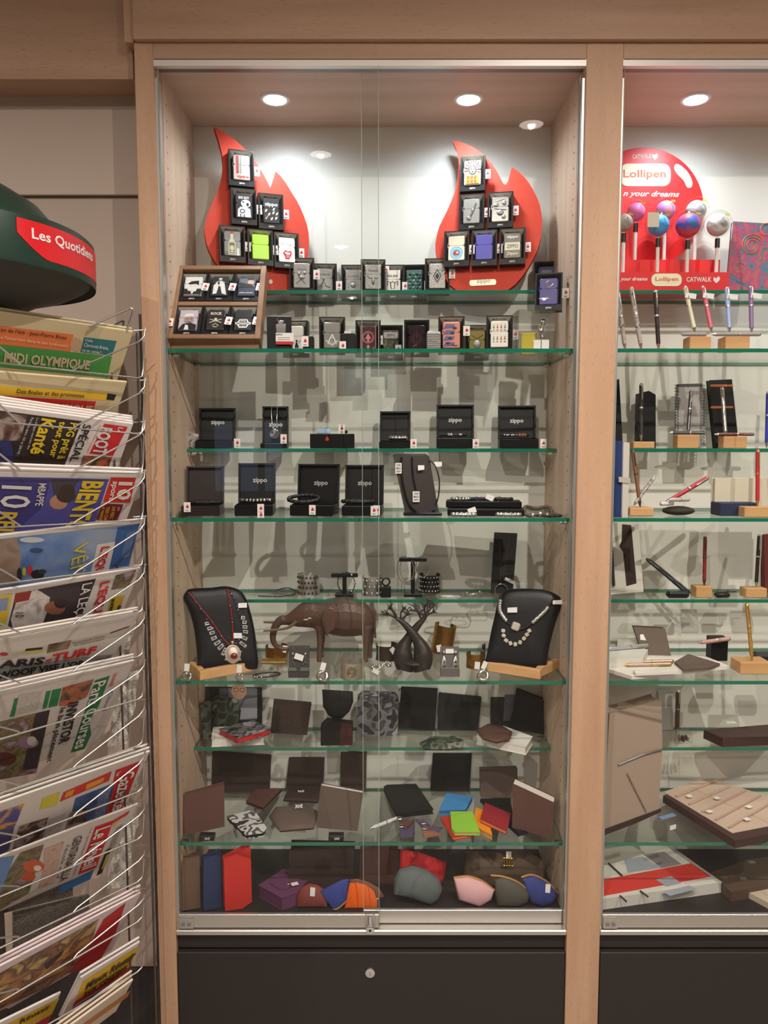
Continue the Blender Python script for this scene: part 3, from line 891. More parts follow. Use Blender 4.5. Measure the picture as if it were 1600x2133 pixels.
 'pink': (mat('pink_picture', (214, 144, 126), .45), [('p', [(-19, 2 + 13 * i), (4, 4 + 13 * i), (8, 12 + 13 * i), (-12, 13 + 13 * i)], mat('mauve_ink', (112, 96, 136), .5)) for i in range(4)] + [('c', -8 + 5 * i, 10 + 11 * i, 5, 3, navy_i) for i in range(4)] + [('t', 'Zippo', 8, 5, 5, 14, K_)]),
 'olive': (mat('olive_brass', (140, 130, 76), .35, .7), [('l', [(-14, 46), (0, 36), (14, 46)], 1.4, mat('brass_line', (178, 164, 96), .3, .8)), ('b', 0, 24, 9, 11, 2), ('l', [(-14, 10), (0, 18), (14, 10)], 1.4, _M['brass_line'])]),
 'bottles': (mat('white_gloss_lighter', (238, 234, 222), .35), sum([bottle(-12.5 + 8.2 * i, 36 - 25 * k, (green_i, red_ink, mat('brown_bottle', (150, 96, 60), .4), mat('teal_bottle', (84, 128, 120), .4))[(i + k * 3) % 4]) for i in range(4) for k in range(2)], [])),
}
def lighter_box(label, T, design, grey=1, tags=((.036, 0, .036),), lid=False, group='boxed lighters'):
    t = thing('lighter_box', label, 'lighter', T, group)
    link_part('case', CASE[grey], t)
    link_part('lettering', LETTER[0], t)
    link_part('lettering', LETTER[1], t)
    body, shapes = DES[design]
    if design not in _LM:
        mb, ml = d_shapes(shapes, None) if shapes else (None, None)
        _LM[design] = (lighter_mesh(body), mb.mesh('picture', ml) if mb else None)
    lo = link_part('lighter', _LM[design][0], t)
    lo.matrix_local = Matrix.Translation((0, -BD / 2 + .0035, .0128))
    if _LM[design][1]:
        link_part('picture', _LM[design][1], lo)
    for g in tags:
        tag_part(t, (g[0], -BD / 2 - .001 + g[1], g[2]), *(g[3:]))
    return t
# ---------------------------------------------------------------- flame boards
flame_red = mat('flame_red_felt', (214, 62, 36), .62, bump=.25, bscale=700, var=.06, vscale=30)
flame_edge = mat('flame_board_edge', (150, 34, 26), .6)
def flame_board(label, outline, base_px, base_Y, yaw, lean, dep=.016):
    o = P(base_px[0], base_px[1], base_Y)
    Rm = (Matrix.Rotation(R(yaw), 4, 'Z') @ Matrix.Rotation(R(-lean), 4, 'X')).to_3x3()
    n = Rm @ Vector((0, -1, 0))
    pl = Plane(o, n)
    zmin = ZS[608] + .0005
    poly = [pl(*p) for p in outline]
    for q in poly:
        if q.z < zmin:
            q.z = zmin
    t = thing('flame_board', label, 'display board', (o.x, o.y, ZS[608]), 'flame display boards')
    pts = [v for v in spline(poly, 3, True)] if False else poly
    b = MB()
    b.prism(pts[::-1], -n * dep, 0, 1)
    b.build('board', [flame_red, flame_edge], t)
    return t, pl, Rm, n
def on_board(pl, Rm, n, px, py, off):
    """matrix of a box whose front centre shows at this pixel, flat on the board"""
    c = pl(px, py, off)
    M = Rm.to_4x4()
    M.translation = c - (Rm @ Vector((0, 0, BH / 2)))
    return M
OUT_L = [(446, 265), (460, 271), (475, 281), (492, 293), (507, 307), (520, 322), (530, 335), (541, 350), (550, 365), (557, 379), (563, 391), (567, 380), (571, 368), (574, 357), (585, 367), (597, 383), (607, 400), (618, 417), (627, 435), (634, 452), (640, 470), (643, 486), (644, 502), (643, 519), (641, 535), (637, 551), (632, 565), (625, 579), (617, 590), (604, 607), (560, 613), (510, 611), (485, 594), (470, 576), (459, 562), (450, 548), (442, 535), (435, 521), (430, 507), (428, 495), (426, 483), (427, 470), (430, 454), (435, 440), (441, 426), (448, 411), (454, 396), (459, 380), (462, 365), (464, 350), (464, 338), (462, 318), (458, 302), (453, 285)]
OUT_R = [(943, 294), (955, 295), (966, 298), (978, 303), (990, 309), (1003, 318), (1014, 328), (1024, 340), (1032, 352), (1039, 364), (1044, 374), (1048, 382), (1053, 385), (1058, 379), (1062, 364), (1066, 348), (1079, 356), (1090, 366), (1100, 378), (1110, 394), (1119, 412), (1125, 428), (1128, 444), (1130, 460), (1129, 475), (1127, 493), (1123, 510), (1117, 527), (1109, 543), (1099, 560), (1087, 577), (1074, 592), (1058, 604), (1006, 607), (953, 606), (935, 592), (924, 573), (914, 553), (909, 537), (907, 522), (907, 508), (909, 496), (912, 483), (916, 470), (924, 454), (932, 438), (939, 423), (945, 407), (950, 391), (953, 375), (955, 360), (956, 344), (955, 330), (951, 312)]
fb, pl, Rm, n = flame_board('red flame-shaped board carrying six boxed lighters, the neon green one among them', OUT_L, (540, 608), .222, 17, 5)
GB = 'lighters on the flame boards'
for (px, py, d, lab) in ((501, 359, 'stripes', 'steel lighter with red and black stripes, uppermost on its flame board'), (506, 438, 'bad_boy', 'black lighter with a white cartoon dog, boxed on the flame board above the bottle lighter'),
                         (562, 448, 'splatter', 'black lighter with white splatter and lettering, boxed on a flame board'), (482, 515, 'bottle', 'grey lighter with a tequila bottle picture, boxed on the flame board'),
                         (540, 522, 'green', 'plain neon green lighter in black box on the flame board'), (594, 528, 'tongue', 'steel lighter with red tongue emblem, boxed on the flame board')):
    lighter_box(lab, on_board(pl, Rm, n, px, py, BD / 2 + .0006), d, 1, ((.0345, .004, .038),), group=GB)
mb = MB()
cpt = pl(564, 587, .001)
mb.face([pl(564 + 4 * math.cos(a), 587 + 5 * math.sin(a), .001) for a in [-2 * math.pi * i / 10 for i in range(10)]], 0)
mb.build('name_plate', [print_white], fb)
fb, pl, Rm, n = flame_board('red flame-shaped board carrying six boxed lighters, the violet one among them', OUT_R, (1010, 606), .215, -11, 6)
for (px, py, d, lab) in ((986, 370, 'rays', 'cream lighter with red rays and orange lettering, uppermost on its flame board'), (984, 449, 'guitar', 'pewter lighter with raised bottle relief, boxed on the flame board under the rayed one'),
                         (1043, 445, 'chess', 'steel lighter with raised rider relief, boxed on the flame board'), (953, 525, 'roundel', 'champagne lighter with pale blue roundel and red horse, boxed on the flame board'),
                         (1010, 523, 'violet', 'plain violet lighter in black box on the flame board'), (1068, 520, 'plaque', 'dark lighter with cream plaque in tall black box on the flame board')):
    lighter_box(lab, on_board(pl, Rm, n, px, py, BD / 2 + .0006), d, 1, ((.034, .004, .038),), group=GB)
mb = MB()
ring = [(982 + 4 * math.cos(R(a)), 590 + 6 * math.sin(R(a))) for a in range(90, 271, 30)] + [(1030 + 4 * math.cos(R(a)), 588 + 6 * math.sin(R(a))) for a in range(-90, 91, 30)]
pp = [pl(x, y, .0006) for x, y in ring]
mb.prism(pp[::-1] if (pp[1] - pp[0]).cross(pp[2] - pp[1]).dot(n) < 0 else pp, n * .0012, 0)
O = pl(993, 593, .0022)
mb.text('zippo', O, pl(1022, 591, .0022) - O, pl(993, 583, .0022) - O, 1, .02)
mb.build('name_plate', [mat('pale_brass', (196, 186, 160), .35, .6), dark_st], fb)
# ---------------------------------------------------------------- lighters standing on the two upper shelves
def stand_box(label, px0, px1, ytop, shelf, design, yaw=0, tags=((.034, 0, .034),), grey=1, zoff=0.0, lean=0, group='boxed lighters', ymin=None):
    z = ZS[shelf] + .0004 + zoff
    q = PZ((px0 + px1) / 2, ytop, z + BH * math.cos(R(lean)))
    y0 = (YH if shelf in (608,) else YF) + .013
    y = min(max(q.y, y0 if ymin is None else ymin), CD - .018)
    x = P((px0 + px1) / 2, ytop + 30, y).x
    return lighter_box(label, TR((x, y + .011, z), yaw, lean), design, grey, tags, group=group)
G1 = 'boxed lighters on the topmost shelf'
stand_box('pewter lighter with a dancing figure in relief, boxed at the foot of the flame board', 605, 651, 537, 608, 'pinup1', 3, ((.0345, 0, .044),), group=G1)
stand_box('pewter lighter with seated figure in relief, second in the topmost row', 652, 700, 549, 608, 'pinup2', 2, ((.0345, 0, .030),), group=G1)
stand_box('bright pewter lighter with scorpion relief, half hidden beside the bull-head lighter', 715, 757, 561, 608, 'scorpion', 0, (), group=G1)
stand_box('pewter lighter with bull skull in relief, between the flame boards', 753, 801, 540, 608, 'bull', 2, (), group=G1)
stand_box('steel lighter with black horned mask, low box with a tag at its top', 799, 838, 560, 608, 'horns', -2, ((-.016, 0, .068), (.030, 0, .030)), group=G1)
stand_box('teal lighter of raised square blocks in black box', 839, 889, 551, 608, 'teal', -4, ((.031, 0, .032),), 0, group=G1)
stand_box('quilted steel lighter with a black diamond, at the foot of the second flame board', 888, 935, 538, 608, 'spade', -3, ((.0345, 0, .046),), group=G1)
stand_box('navy lighter in black box behind the purple crest lighter', 1117, 1164, 530, 608, 'navy', -12, (), 0, ymin=.26, group=G1)
# clear riser in the corner with its trinkets
zr = ZS[730] + .0004
rx0, rx1, ry0, ry1, rh = P(1080, 722, .07).x, P(1160, 722, .07).x, .085, .255, .088
t = thing('acrylic_riser', 'clear acrylic display riser standing under the purple crest lighter', 'riser', ((rx0 + rx1) / 2, (ry0 + ry1) / 2, zr))
mb = MB()
c = ((rx0 + rx1) / 2, (ry0 + ry1) / 2, zr + rh - .0015)
mb.box(c, (rx1 - rx0, ry1 - ry0, .003))
mb.build('top', acrylic, t)
for xx in (rx0 + .0015, rx1 - .0015):
    MB().box((xx, (ry0 + ry1) / 2, zr + (rh - .003) / 2), (.003, ry1 - ry0, rh - .0031)).build('side', acrylic, t)
lighter_box('purple lighter with gold crest, boxed on the clear riser in the corner', TR((P(1141, 600, .13).x, .118, zr + rh + .0004), -14, 4), 'crest', 0, ((.036, 0, .036),), group='boxed lighters')
q = P(1101, 720, .16)
tg = MB().box((0, 0, .024), (.034, .012, .048), 0, None, .001)
o = tg.build('gift_carton', mat('yellow_card', (206, 186, 60), .6))
o.location = (q.x, .16, zr + .0004)
tag(o, 'small yellow carton under the clear riser', 'carton')
t = thing('key_pendant', 'chrome figure pendant with white tags under the clear riser', 'pendant', (P(1128, 720, .12).x, .12, zr))
mb = MB(Matrix.Translation((P(1128, 720, .12).x, .12, zr)))
mb.tube(spline([(0, 0, .002), (.002, 0, .03), (-.002, 0, .045), (.003, 0, .062)], 4), [.003, .004, .003, .004, .005, .006, .004, .005, .006, .006, .004, .003, .002], 8)
mb.ball((.003, 0, .066), .007)
mb.build('figure', chrome, t, 60)
for dx in (-.012, .006):
    MB(Matrix.Translation((P(1128, 720, .12).x + dx, .108, zr + .0135))).box((0, 0, 0), (.016, .001, .026)).build('paper_tag', white_paper, t)
# row on the upper full-depth shelf
G2 = 'boxed lighters on the uppermost full-depth shelf'
stand_box('white lighter with a dancing couple, half hidden behind the insert box', 598, 634, 668, 730, 'couple', -6, ((.030, -.004, .018),), group=G2)
stand_box('satin steel lighter with square and compasses emblem, boxed', 668, 715, 660, 730, 'compass', 2, ((.0345, 0, .040), (.033, 0, .018)), group=G2)
stand_box('black lighter with pink-outlined ace, boxed between emblem and camouflage ones', 742, 791, 667, 730, 'ace', 2, (), group=G2)
stand_box('camouflage lighter in black box with white lettering and two tags', 793, 835, 677, 730, 'camo', 0, ((-.026, -.004, .046), (.018, -.004, .024)), 0, group=G2)
stand_box('dark wine lighter with glossy ring, boxed in the row', 844, 893, 666, 730, 'ring', -2, ((.0335, 0, .046),), 0, group=G2)
stand_box('pink lighter with mauve stripes, boxed in the row', 916, 966, 659, 730, 'pink', -3, ((.0335, 0, .050),), group=G2)
stand_box('olive brass lighter in low black box beside the bottle-pattern one', 971, 1017, 677, 730, 'olive', -2, (), group=G2)
stand_box('white lighter patterned with eight little bottles, boxed beside the clear riser', 1018, 1066, 657, 730, 'bottles', -8, ((.034, .004, .040),), group=G2)
# small boxes in between
def carton(name, label, px, py, Y, sx, sy, sz, m, yaw=0, shelf=730, cat='box', tags=()):
    q = P(px, py, Y)
    T = TR((q.x, Y, ZS[shelf] + .0005), yaw)
    t = thing(name, label, cat, T)
    MB(T).box((0, 0, sz / 2), (sx, sy, sz), 0, None, .001).build('body', m, t)
    for g in tags:
        tag_part(t, g)
    return t
t = carton('insert_box', 'tall black box with a chrome lighter insert and a white card', 582, 690, .085, .052, .018, .072, box_black, 4)
T = MW[t.name]
mb = MB(T)
mb.box((.004, -.0115, .046), (.022, .005, .020), 0, None, .002)
mb.box((.004, -.0115, .058), (.013, .006, .010), 0, None, .002)
mb.tube([(-.003, -.012, .060), (-.003, -.012, .066)], .0025, 6)
mb.build('insert', chrome, t, 40)
mb = MB(T)
mb.box((.012, -.014, .027), (.038, .0008, .018), 0)
mb.box((.012, -.0141, .0145), (.038, .001, .006), 1)
mb.text_at('ZIPPO', (0, -.0146, .032), .004, 2, .02)
for k in range(2):
    mb.box((.010, -.0146, .026 - k * .004), (.026, .0003, .001), 3)
mb.build('card', [white_paper, red_ink, ink, grey_ink], t)
carton('small_carton', 'low black carton with a price tag before the couple lighter', 643, 712, .075, .022, .03, .028, box_black, 0, 730, 'box', ((-.006, -.017, .016),))
carton('small_carton', 'low dark carton half hidden behind the ace lighter', 726, 705, .12, .03, .03, .04, box_black, 0, 730, 'box', ((-.012, -.016, .012),))
t = carton('ridged_case', 'ridged grey metal case between the ring and pink lighters', 903, 705, .11, .030, .03, .042, pewter, 0)
mb = MB(MW[t.name])
for k in range(8):
    mb.box((0, -.0155, .005 + k * .0045), (.029, .002, .002))
mb.build('ridges', steel, t)
# wooden stepped tray with six boxes
wood_t = wood('tray_walnut', (160, 122, 92), (136, 100, 74), 'x', fleck=.2)
ty, tilt = .062, 33
bl, br = P(349, 716, ty), P(543, 716, ty)
tw = br.x - bl.x
zt = ZS[730] + .0006
T = Matrix.Translation(((bl.x + br.x) / 2, ty, zt)) @ Matrix.Rotation(R(1), 4, 'Z') @ Matrix.Rotation(R(-tilt), 4, 'X')
t = thing('lighter_tray', 'walnut stepped display tray holding six boxed lighters', 'display tray', Matrix.Translation(((bl.x + br.x) / 2, ty, zt)))
TL_, th = .212, .026
Tt = T @ Matrix.Translation((0, 0, .012))
hw = tw / 2
MB(Tt).box((0, .012, TL_ / 2), (tw, .006, TL_)).build('back_board', wood_t, t)
for sx in (-1, 1):
    MB(Tt).box((sx * (hw - .006), -.006, TL_ / 2), (.012, th + .004, TL_), 0, None, .001).build('side_rail', wood_t, t)
for k, z in enumerate((.006, TL_ * .495, TL_ - .006)):
    MB(Tt).box((0, -.006 if k != 1 else -.002, z), (tw - .024, th + (.004 if k != 1 else -.002), .012), 0, None, .001).build('cross_rail', wood_t, t)
MB(Tt).box((0, .0085, TL_ / 2), (tw - .024, .001, TL_ - .024)).build('lining', mat('black_lining', (30, 28, 28), .8), t)
MB().box(((bl.x + br.x) / 2, ty + .022, zt + .008), (tw - .01, .03, .016)).build('foot', wood_t, t)
nb = MB(Tt)
nb.box((0, -.0195, TL_ - .006), (.045, .001, .006), 0)
nb.text_at('ZIPPO', (0, -.0203, TL_ - .006), .004, 1, .02)
nb.build('name_plate', [mat('old_brass', (130, 112, 84), .4, .7), ink], t)
G3 = 'boxed lighters in the walnut tray'
for i, (d, lab) in enumerate((('face1', 'white lighter with a black portrait drawing, upper row of the walnut tray'), ('dancer', 'black lighter with a white dancer, in the middle of the upper tray row'), ('singer', 'slate lighter with portrait and lettering, upper row of the tray beside the red board'),
                              ('man', 'pale lighter with a man\'s photograph, lying lower in the tray'), ('rock', 'dark lighter reading ROCK with crossed guitars, in the tray'), ('shield', 'dark steel lighter with winged shield badge, in the tray'))):
    row, c = i // 3, i % 3
    M = Tt @ Matrix.Translation(((c - 1) * .0595, -.004, (TL_ * .495 + .0065) if row == 0 else .0135))
    lighter_box(lab, M, d, 1, ((.0285, -.004, .036, 0, 8),) if not (i == 3) else ((-.035, -.010, .026),), group=G3)
# ---------------------------------------------------------------- open gift boxes and bracelets
satin_black = mat('satin_black_card', (13, 12, 14), 0.42, spec=.3)
velvet = mat('black_velvet', (16, 15, 16), 0.9, spec=.1)
silver_txt = mat('silver_print', (198, 196, 192), .35, .4)
silver = mat('silver', (214, 212, 206), .25, .95, bump=.25, bscale=400)
leather_black = mat('black_leather', (28, 25, 25), .45, bump=.3, bscale=500)
leather_brown = mat('brown_leather', (98, 66, 56), .5, bump=.3, bscale=400, var=.08, vscale=30)
def gift_box(label, px, Y, shelf, w, lid_h, base_h=.018, dep=.055, yaw=0, lean=8, lettered=True, tags=(), txt_dx=0.0, txt_z=.58, m=None):
    x = P(px, 900, Y).x
    T = TR((x, Y, ZS[shelf] + .0005), yaw)
    t = thing('gift_box', label, 'gift box', T, 'open black gift boxes')
    m = m or satin_black
    b = MB(T)
    b.box((0, 0, base_h / 2), (w, dep, base_h), 0, None, .0015)
    b.build('base', m, t)
    MB(T).box((0, 0, base_h + .0012), (w - .008, dep - .008, .0022)).build('cushion', velvet, t)
    L = T @ Matrix.Translation((0, dep / 2 - .001, base_h)) @ Matrix.Rotation(R(-lean), 4, 'X')
    l = MB(L)
    e = .004
    l.box((0, 0, lid_h / 2), (w, .004, lid_h), 0, None, .001)
    for sx in (-1, 1):
        l.box((sx * (w / 2 - e / 2), -.006, lid_h / 2), (e, .012, lid_h), 0)
    l.box((0, -.006, lid_h - e / 2), (w, .012, e), 0)
    lo = l.build('lid', m, t)
    if lettered:
        MB(L).text_at('zippo', (txt_dx, -.0026, lid_h * txt_z), .0135, 0, .02).build('lettering', silver_txt, lo)
    for g in tags:
        tag_part(t, g[:3], *(g[3:]))
    return t, T
def loop_pts(c, rx, ry, n=28, wob=0.0, a0=0, a1=360, tilt=0.0):
    c = Vector(c)
    out = []
    for i in range(n + (0 if a1 - a0 == 360 else 1)):
        a = R(a0 + (a1 - a0) * i / n)
        out.append(c + Vector((rx * math.cos(a), ry * math.sin(a), wob * math.sin(3 * a) + tilt * math.sin(a))))
    return out
def bracelet(label, T, rx, ry, z=.004, r=.0035, m=None, beads=None, clasp=None, wob=0.0, tilt=0.0, cat='bracelet'):
    t = thing('bracelet', label, cat, T, 'bracelets')
    b = MB(T)
    pts = loop_pts((0, 0, z), rx, ry, 32, wob, tilt=tilt)
    b.tube(pts, r, 7, 0, True)
    for i in range(0, 32, 2):          # braid
        q = pts[i]
        b.ball(q, (r * 1.35, r * 1.35, r * 1.15), 0, 6, 4)
    b.build('band', m or leather_black, t, 60)
    if beads:
        for (a0, a1, k, rb, bm) in beads:
            s = MB(T)
            for i in range(k):
                a = R(a0 + (a1 - a0) * i / max(1, k - 1))
                s.ball((rx * math.cos(a), ry * math.sin(a), z + wob * math.sin(3 * a) + tilt * math.sin(a)), rb, 0, 8, 6)
            s.build('beads', bm, t, 60)
    if clasp:
        for (a, w, cm) in clasp:
            aa = R(a)
            p = Vector((rx * math.cos(aa), ry * math.sin(aa), z + tilt * math.sin(aa)))
            MB(T).box(p, (w, .009, .010), 0, Matrix.Rotation(aa + math.pi / 2, 3, 'Z'), .002).build('clasp', cm, t)
    return t
ZB = ZS[938]
# upper row of boxes (narrow second shelf)
gift_box('open black gift box with lettered lid, first on the narrow second shelf', 449, .235, 938, .086, .078, .018, .07, 4, tags=((.055, -.036, .012),), txt_z=.56)
gb, T = gift_box('tall open black gift box with a chain hung over its lid', 572, .235, 938, .062, .088, .012, .06, 3, txt_z=.5, tags=((.024, -.034, .022),))
t = thing('pendant_necklace', 'fine silver chain with pendant hanging from the tall gift box lid', 'necklace', T)
mb = MB(T)
for dx in (-.008, .006):
    mb.tube([(dx, .027, .1005), (dx, .010, .092), (dx * .8, .004, .06)], .0008, 5)
mb.tube(spline([(-.0064, .004, .06), (-.005, .002, .05), (0, .001, .046), (.004, .002, .05), (.0048, .004, .06)], 4), .0008, 5)
mb.build('chain', silver, t)
MB(T).lathe([(0, .002), (.011, .001), (.012, 0), (.011, -.001), (0, -.001)], 18, 0, Matrix.Translation((0, -.001, .034)) @ Matrix.Rotation(R(90), 4, 'X')).build('pendant', chrome, t, 40)
t = carton('flat_gift_box', 'closed low black gift box with a small red flame on its front', 693, 915, .235, .104, .06, .034, satin_black, 2, 938)
T = MW[t.name]
MB(T).face([(x, -.0305, z) for x, z in flame_poly(-.012, .018, .012)]).build('flame_print', red_ink, t)
tg = thing('folded_leaflet', 'pale blue leaflet and tag lying on the closed low gift box', 'leaflet', T @ Matrix.Translation((0, 0, .0345)))
MB(T).box((-.022, 0, .041), (.032, .002, .012), 0, Matrix.Rotation(R(-30), 3, 'X')).build('leaf', mat('pale_blue_paper', (150, 182, 206), .5), tg)
tag_part(tg, (.022, -.02, .011), 0, 0)
MB(T).box((.031, -.012, .039), (.010, .012, .008), 0, None, .002).build('clip', black_plastic, tg)
gb, T = gift_box('open black gift box with a silver ring, centre of the narrow second shelf', 823, .235, 938, .074, .072, .016, .06, -2, lettered=False, tags=((.044, -.034, .011),))
bracelet('bright silver ring bracelet in the centre gift box', T @ Matrix.Translation((.008, -.008, .0185)), .018, .012, .006, .0035, silver, [(200, 330, 6, .006, chrome)])
gb, T = gift_box('open black gift box with lettered lid, second from the divider on the narrow shelf', 949, .235, 938, .090, .080, .024, .06, -3, tags=((.046, -.034, .011),), txt_z=.54)
bracelet('black bracelet with two steel links in the gift box second from the divider', T @ Matrix.Translation((-.006, -.008, .0265)), .030, .012, .005, .003, leather_black, [(250, 262, 2, .005, chrome), (300, 308, 2, .004, chrome)])
gb, T = gift_box('open black gift box with lettered lid, nearest the divider on the narrow shelf', 1079, .235, 938, .090, .080, .022, .06, -4, tags=((.0555, -.034, .011),), txt_z=.54)
bracelet('beaded black bracelet in the gift box nearest the divider', T @ Matrix.Translation((-.008, -.008, .0245)), .030, .012, .006, .003, leather_black, [(215, 275, 9, .0032, silver), (290, 320, 3, .005, mat('brown_bead', (120, 84, 66), .4))])
# folded leaflet left
q = P(405, 920, .22)
o = MB().box((0, 0, .018), (.028, .002, .034), 0, Matrix.Rotation(R(20), 3, 'Y')).build('folded_card', photo_mat('grey_card_print', [(70, 66, 64), (150, 146, 142), (196, 192, 188)], 90))
o.location = (q.x - .004, .205, ZB + .003)
tag(o, 'small grey printed card beside the first gift box', 'card')
# lower row (full-depth middle shelf)
gb, T = gift_box('open dark brown gift box against the side panel, middle shelf', 420, .125, 1083, .084, .085, .022, .075, 4, lettered=False, tags=((-.028, -.040, .020, 0, 0),), m=mat('dark_brown_card', (38, 26, 26), .4))
bracelet('black braided bracelet in the dark brown gift box', T @ Matrix.Translation((.006, -.012, .0245)), .036, .018, .005, .0035, leather_black)
gb, T = gift_box('open black gift box with a silver-linked bracelet, middle shelf', 530, .125, 1083, .084, .090, .024, .075, 3, tags=((.016, -.040, .016), (.016, -.0402, .002)), txt_dx=.006, txt_z=.56)
bracelet('bracelet of bright steel links in the lettered box above the neck busts', T @ Matrix.Translation((.004, -.010, .0265)), .034, .018, .007, .004, leather_black, [(195, 330, 11, .0048, silver)])
gb, T = gift_box('open black gift box holding a plain black bangle, middle shelf', 655, .125, 1083, .096, .088, .024, .080, -8, tags=((.004, -.0425, .014),), txt_dx=.004, txt_z=.50)
bracelet('black braided leather bangle raised in its box, middle shelf', T @ Matrix.Translation((-.022, -.014, .0265)), .034, .022, .010, .0042, leather_black, [(170, 200, 2, .0055, dark_st)], tilt=.006)
gb, T = gift_box('open black gift box nearest the upright leather display, middle shelf', 756, .125, 1083, .088, .088, .022, .075, -4, tags=((.028, -.040, .012), (.034, -.0395, .013)), txt_dx=.0, txt_z=.52)
bracelet('black leather bracelet in the box nearest the upright leather display', T @ Matrix.Translation((-.010, -.010, .0245)), .034, .018, .006, .004, leather_black, [(200, 300, 8, .003, dark_st)])
# upright leather display with cords
pl = Plane(P(872, 1075, .095), (0.10, -1, .12))
t = thing('leather_display', 'tall dark upright display with leather cords and printed white tags', 'display stand', pl(872, 1076))
zmin = ZS[1083] + .0005
def drop(p, z=zmin):
    p = Vector(p)
    p.z = max(p.z, z)
    return p
mb = MB()
mb.prism([drop(pl(*p)) for p in ((819, 951), (828, 949), (888, 949), (895, 955), (914, 1066), (845, 1074))], (0.0, .02, .004), 0)
mb.build('panel', mat('dark_umber_board', (52, 44, 42), .4), t)
MB().box(drop(pl(880, 1073)) + Vector((0, -.004, .0035)), (.085, .03, .007), 0, None, .002).build('foot', black_plastic, t)
mb = MB()
mb.tube(spline([pl(836, 952, .004), pl(838, 1000, .004), pl(852, 1050, .005), pl(880, 1072, .006), pl(905, 1060, .005)], 6), .0025, 6)
mb.tube(spline([pl(858, 952, .004), pl(860, 990, .004), pl(866, 1020, .004)], 5), .0018, 6)
mb.build('cord', leather_black, t, 60)
mb = MB()
mb.tube(spline([pl(893, 958, .004), pl(905, 972, .012), pl(913, 1000, .012), pl(912, 1030, .012), pl(908, 1050, .006)], 6), .0016, 6)
mb.build('cord', leather_black, t, 60)
for (x0, y0, x1, y1) in ((823, 965, 836, 987), (859, 1024, 873, 1046)):
    g = MB()
    a = [pl(x0, y1, .0065), pl(x1, y1, .0065), pl(x1, y0, .0065), pl(x0, y0, .0065)]
    g.prism(a, pl.n * -.0008, 0)
    for k, w in enumerate(('ONE', 'MAN', 'SHOW')):
        o_ = pl(x0 + 2, y0 + 7 + k * 6.5, .0069)
        g.text(w, o_, pl(x1 - 2, y0 + 7 + k * 6.5, .0069) - o_, pl(x0 + 2, y0 + 2 + k * 6.5, .0069) - o_, 1, .02)
    g.build('printed_tag', [white_paper, ink], t)
for (cx, cy, w) in ((876, 975, 13), (911, 968, 16)):
    MB().prism([pl(cx - w / 2, cy + 6, .010), pl(cx + w / 2, cy + 4, .010), pl(cx + w / 2, cy - 5, .010), pl(cx - w / 2, cy - 5, .010)], pl.n * -.0006).build('price_label', white_paper, t)
# flat tray of bracelets
T = TR((P(1010, 1070, .13).x, .125, zmin), -6)
t = thing('bracelet_tray', 'low black tray of small bracelets on the middle shelf', 'tray', T)
MB(T).box((0, 0, .008), (.168, .085, .016), 0, None, .002).build('lower_tray', satin_black, t)
MB(T).box((-.004, .012, .0235), (.168, .06, .015), 0, None, .002).build('upper_tray', satin_black, t)
for i, (dx, dy, rx, lab, bm) in enumerate(((-.055, .0, .020, 'silver chain bracelet on the tray beside the leather display', silver), (-.010, .010, .026, 'dark blue bead bracelet in the middle of the bracelet tray', mat('blue_bead', (40, 46, 76), .3)), (.035, .005, .024, 'black bead bracelet at the far end of the tray', leather_black))):
    bracelet(lab, T @ Matrix.Translation((dx, dy, .0315)), rx, .014, .004, .0025, leather_black, [(180, 350, 9, .0042, bm)], [(100, .012, steel)])
for i, (dx, lab) in enumerate(((-.045, 'silver link bracelet lying before the tray, left pile'), (.052, 'silver link bracelet with white label lying before the tray'))):
    b = bracelet(lab.replace(', left pile', ' near the leather display'), TR((P(1010, 1070, .06).x + dx, .063, zmin), -6), .024, .009, .0055, .003, silver, [(0, 330, 14, .005, silver)])
for (dx, dy, dz, yaw, lab) in ((.010, -.012, .040, 25, 'tilted white price label on the bracelet tray'), (-.030, -.050, .014, -20, 'white price label leaning before the bracelet tray')):
    o = MB().box((0, 0, 0), (.018, .0008, .012), 0, Matrix.Rotation(R(yaw), 3, 'Y')).build('price_label', white_paper)
    o.matrix_world = T @ Matrix.Translation((dx, dy, dz - .001))
    tag(o, lab, 'label')
bracelet('coiled brown leather bracelet lying near the divider', TR((P(1118, 1060, .10).x, .085, zmin), 0), .030, .024, .011, .004, mat('taupe_leather', (92, 78, 66), .5), [(240, 300, 3, .006, silver)], wob=.004, tilt=.008)
bracelet('thin black cord bracelet lying flat near the divider', TR((P(1135, 1070, .07).x, .070, zmin), -20), .034, .012, .003, .0025, leather_black)
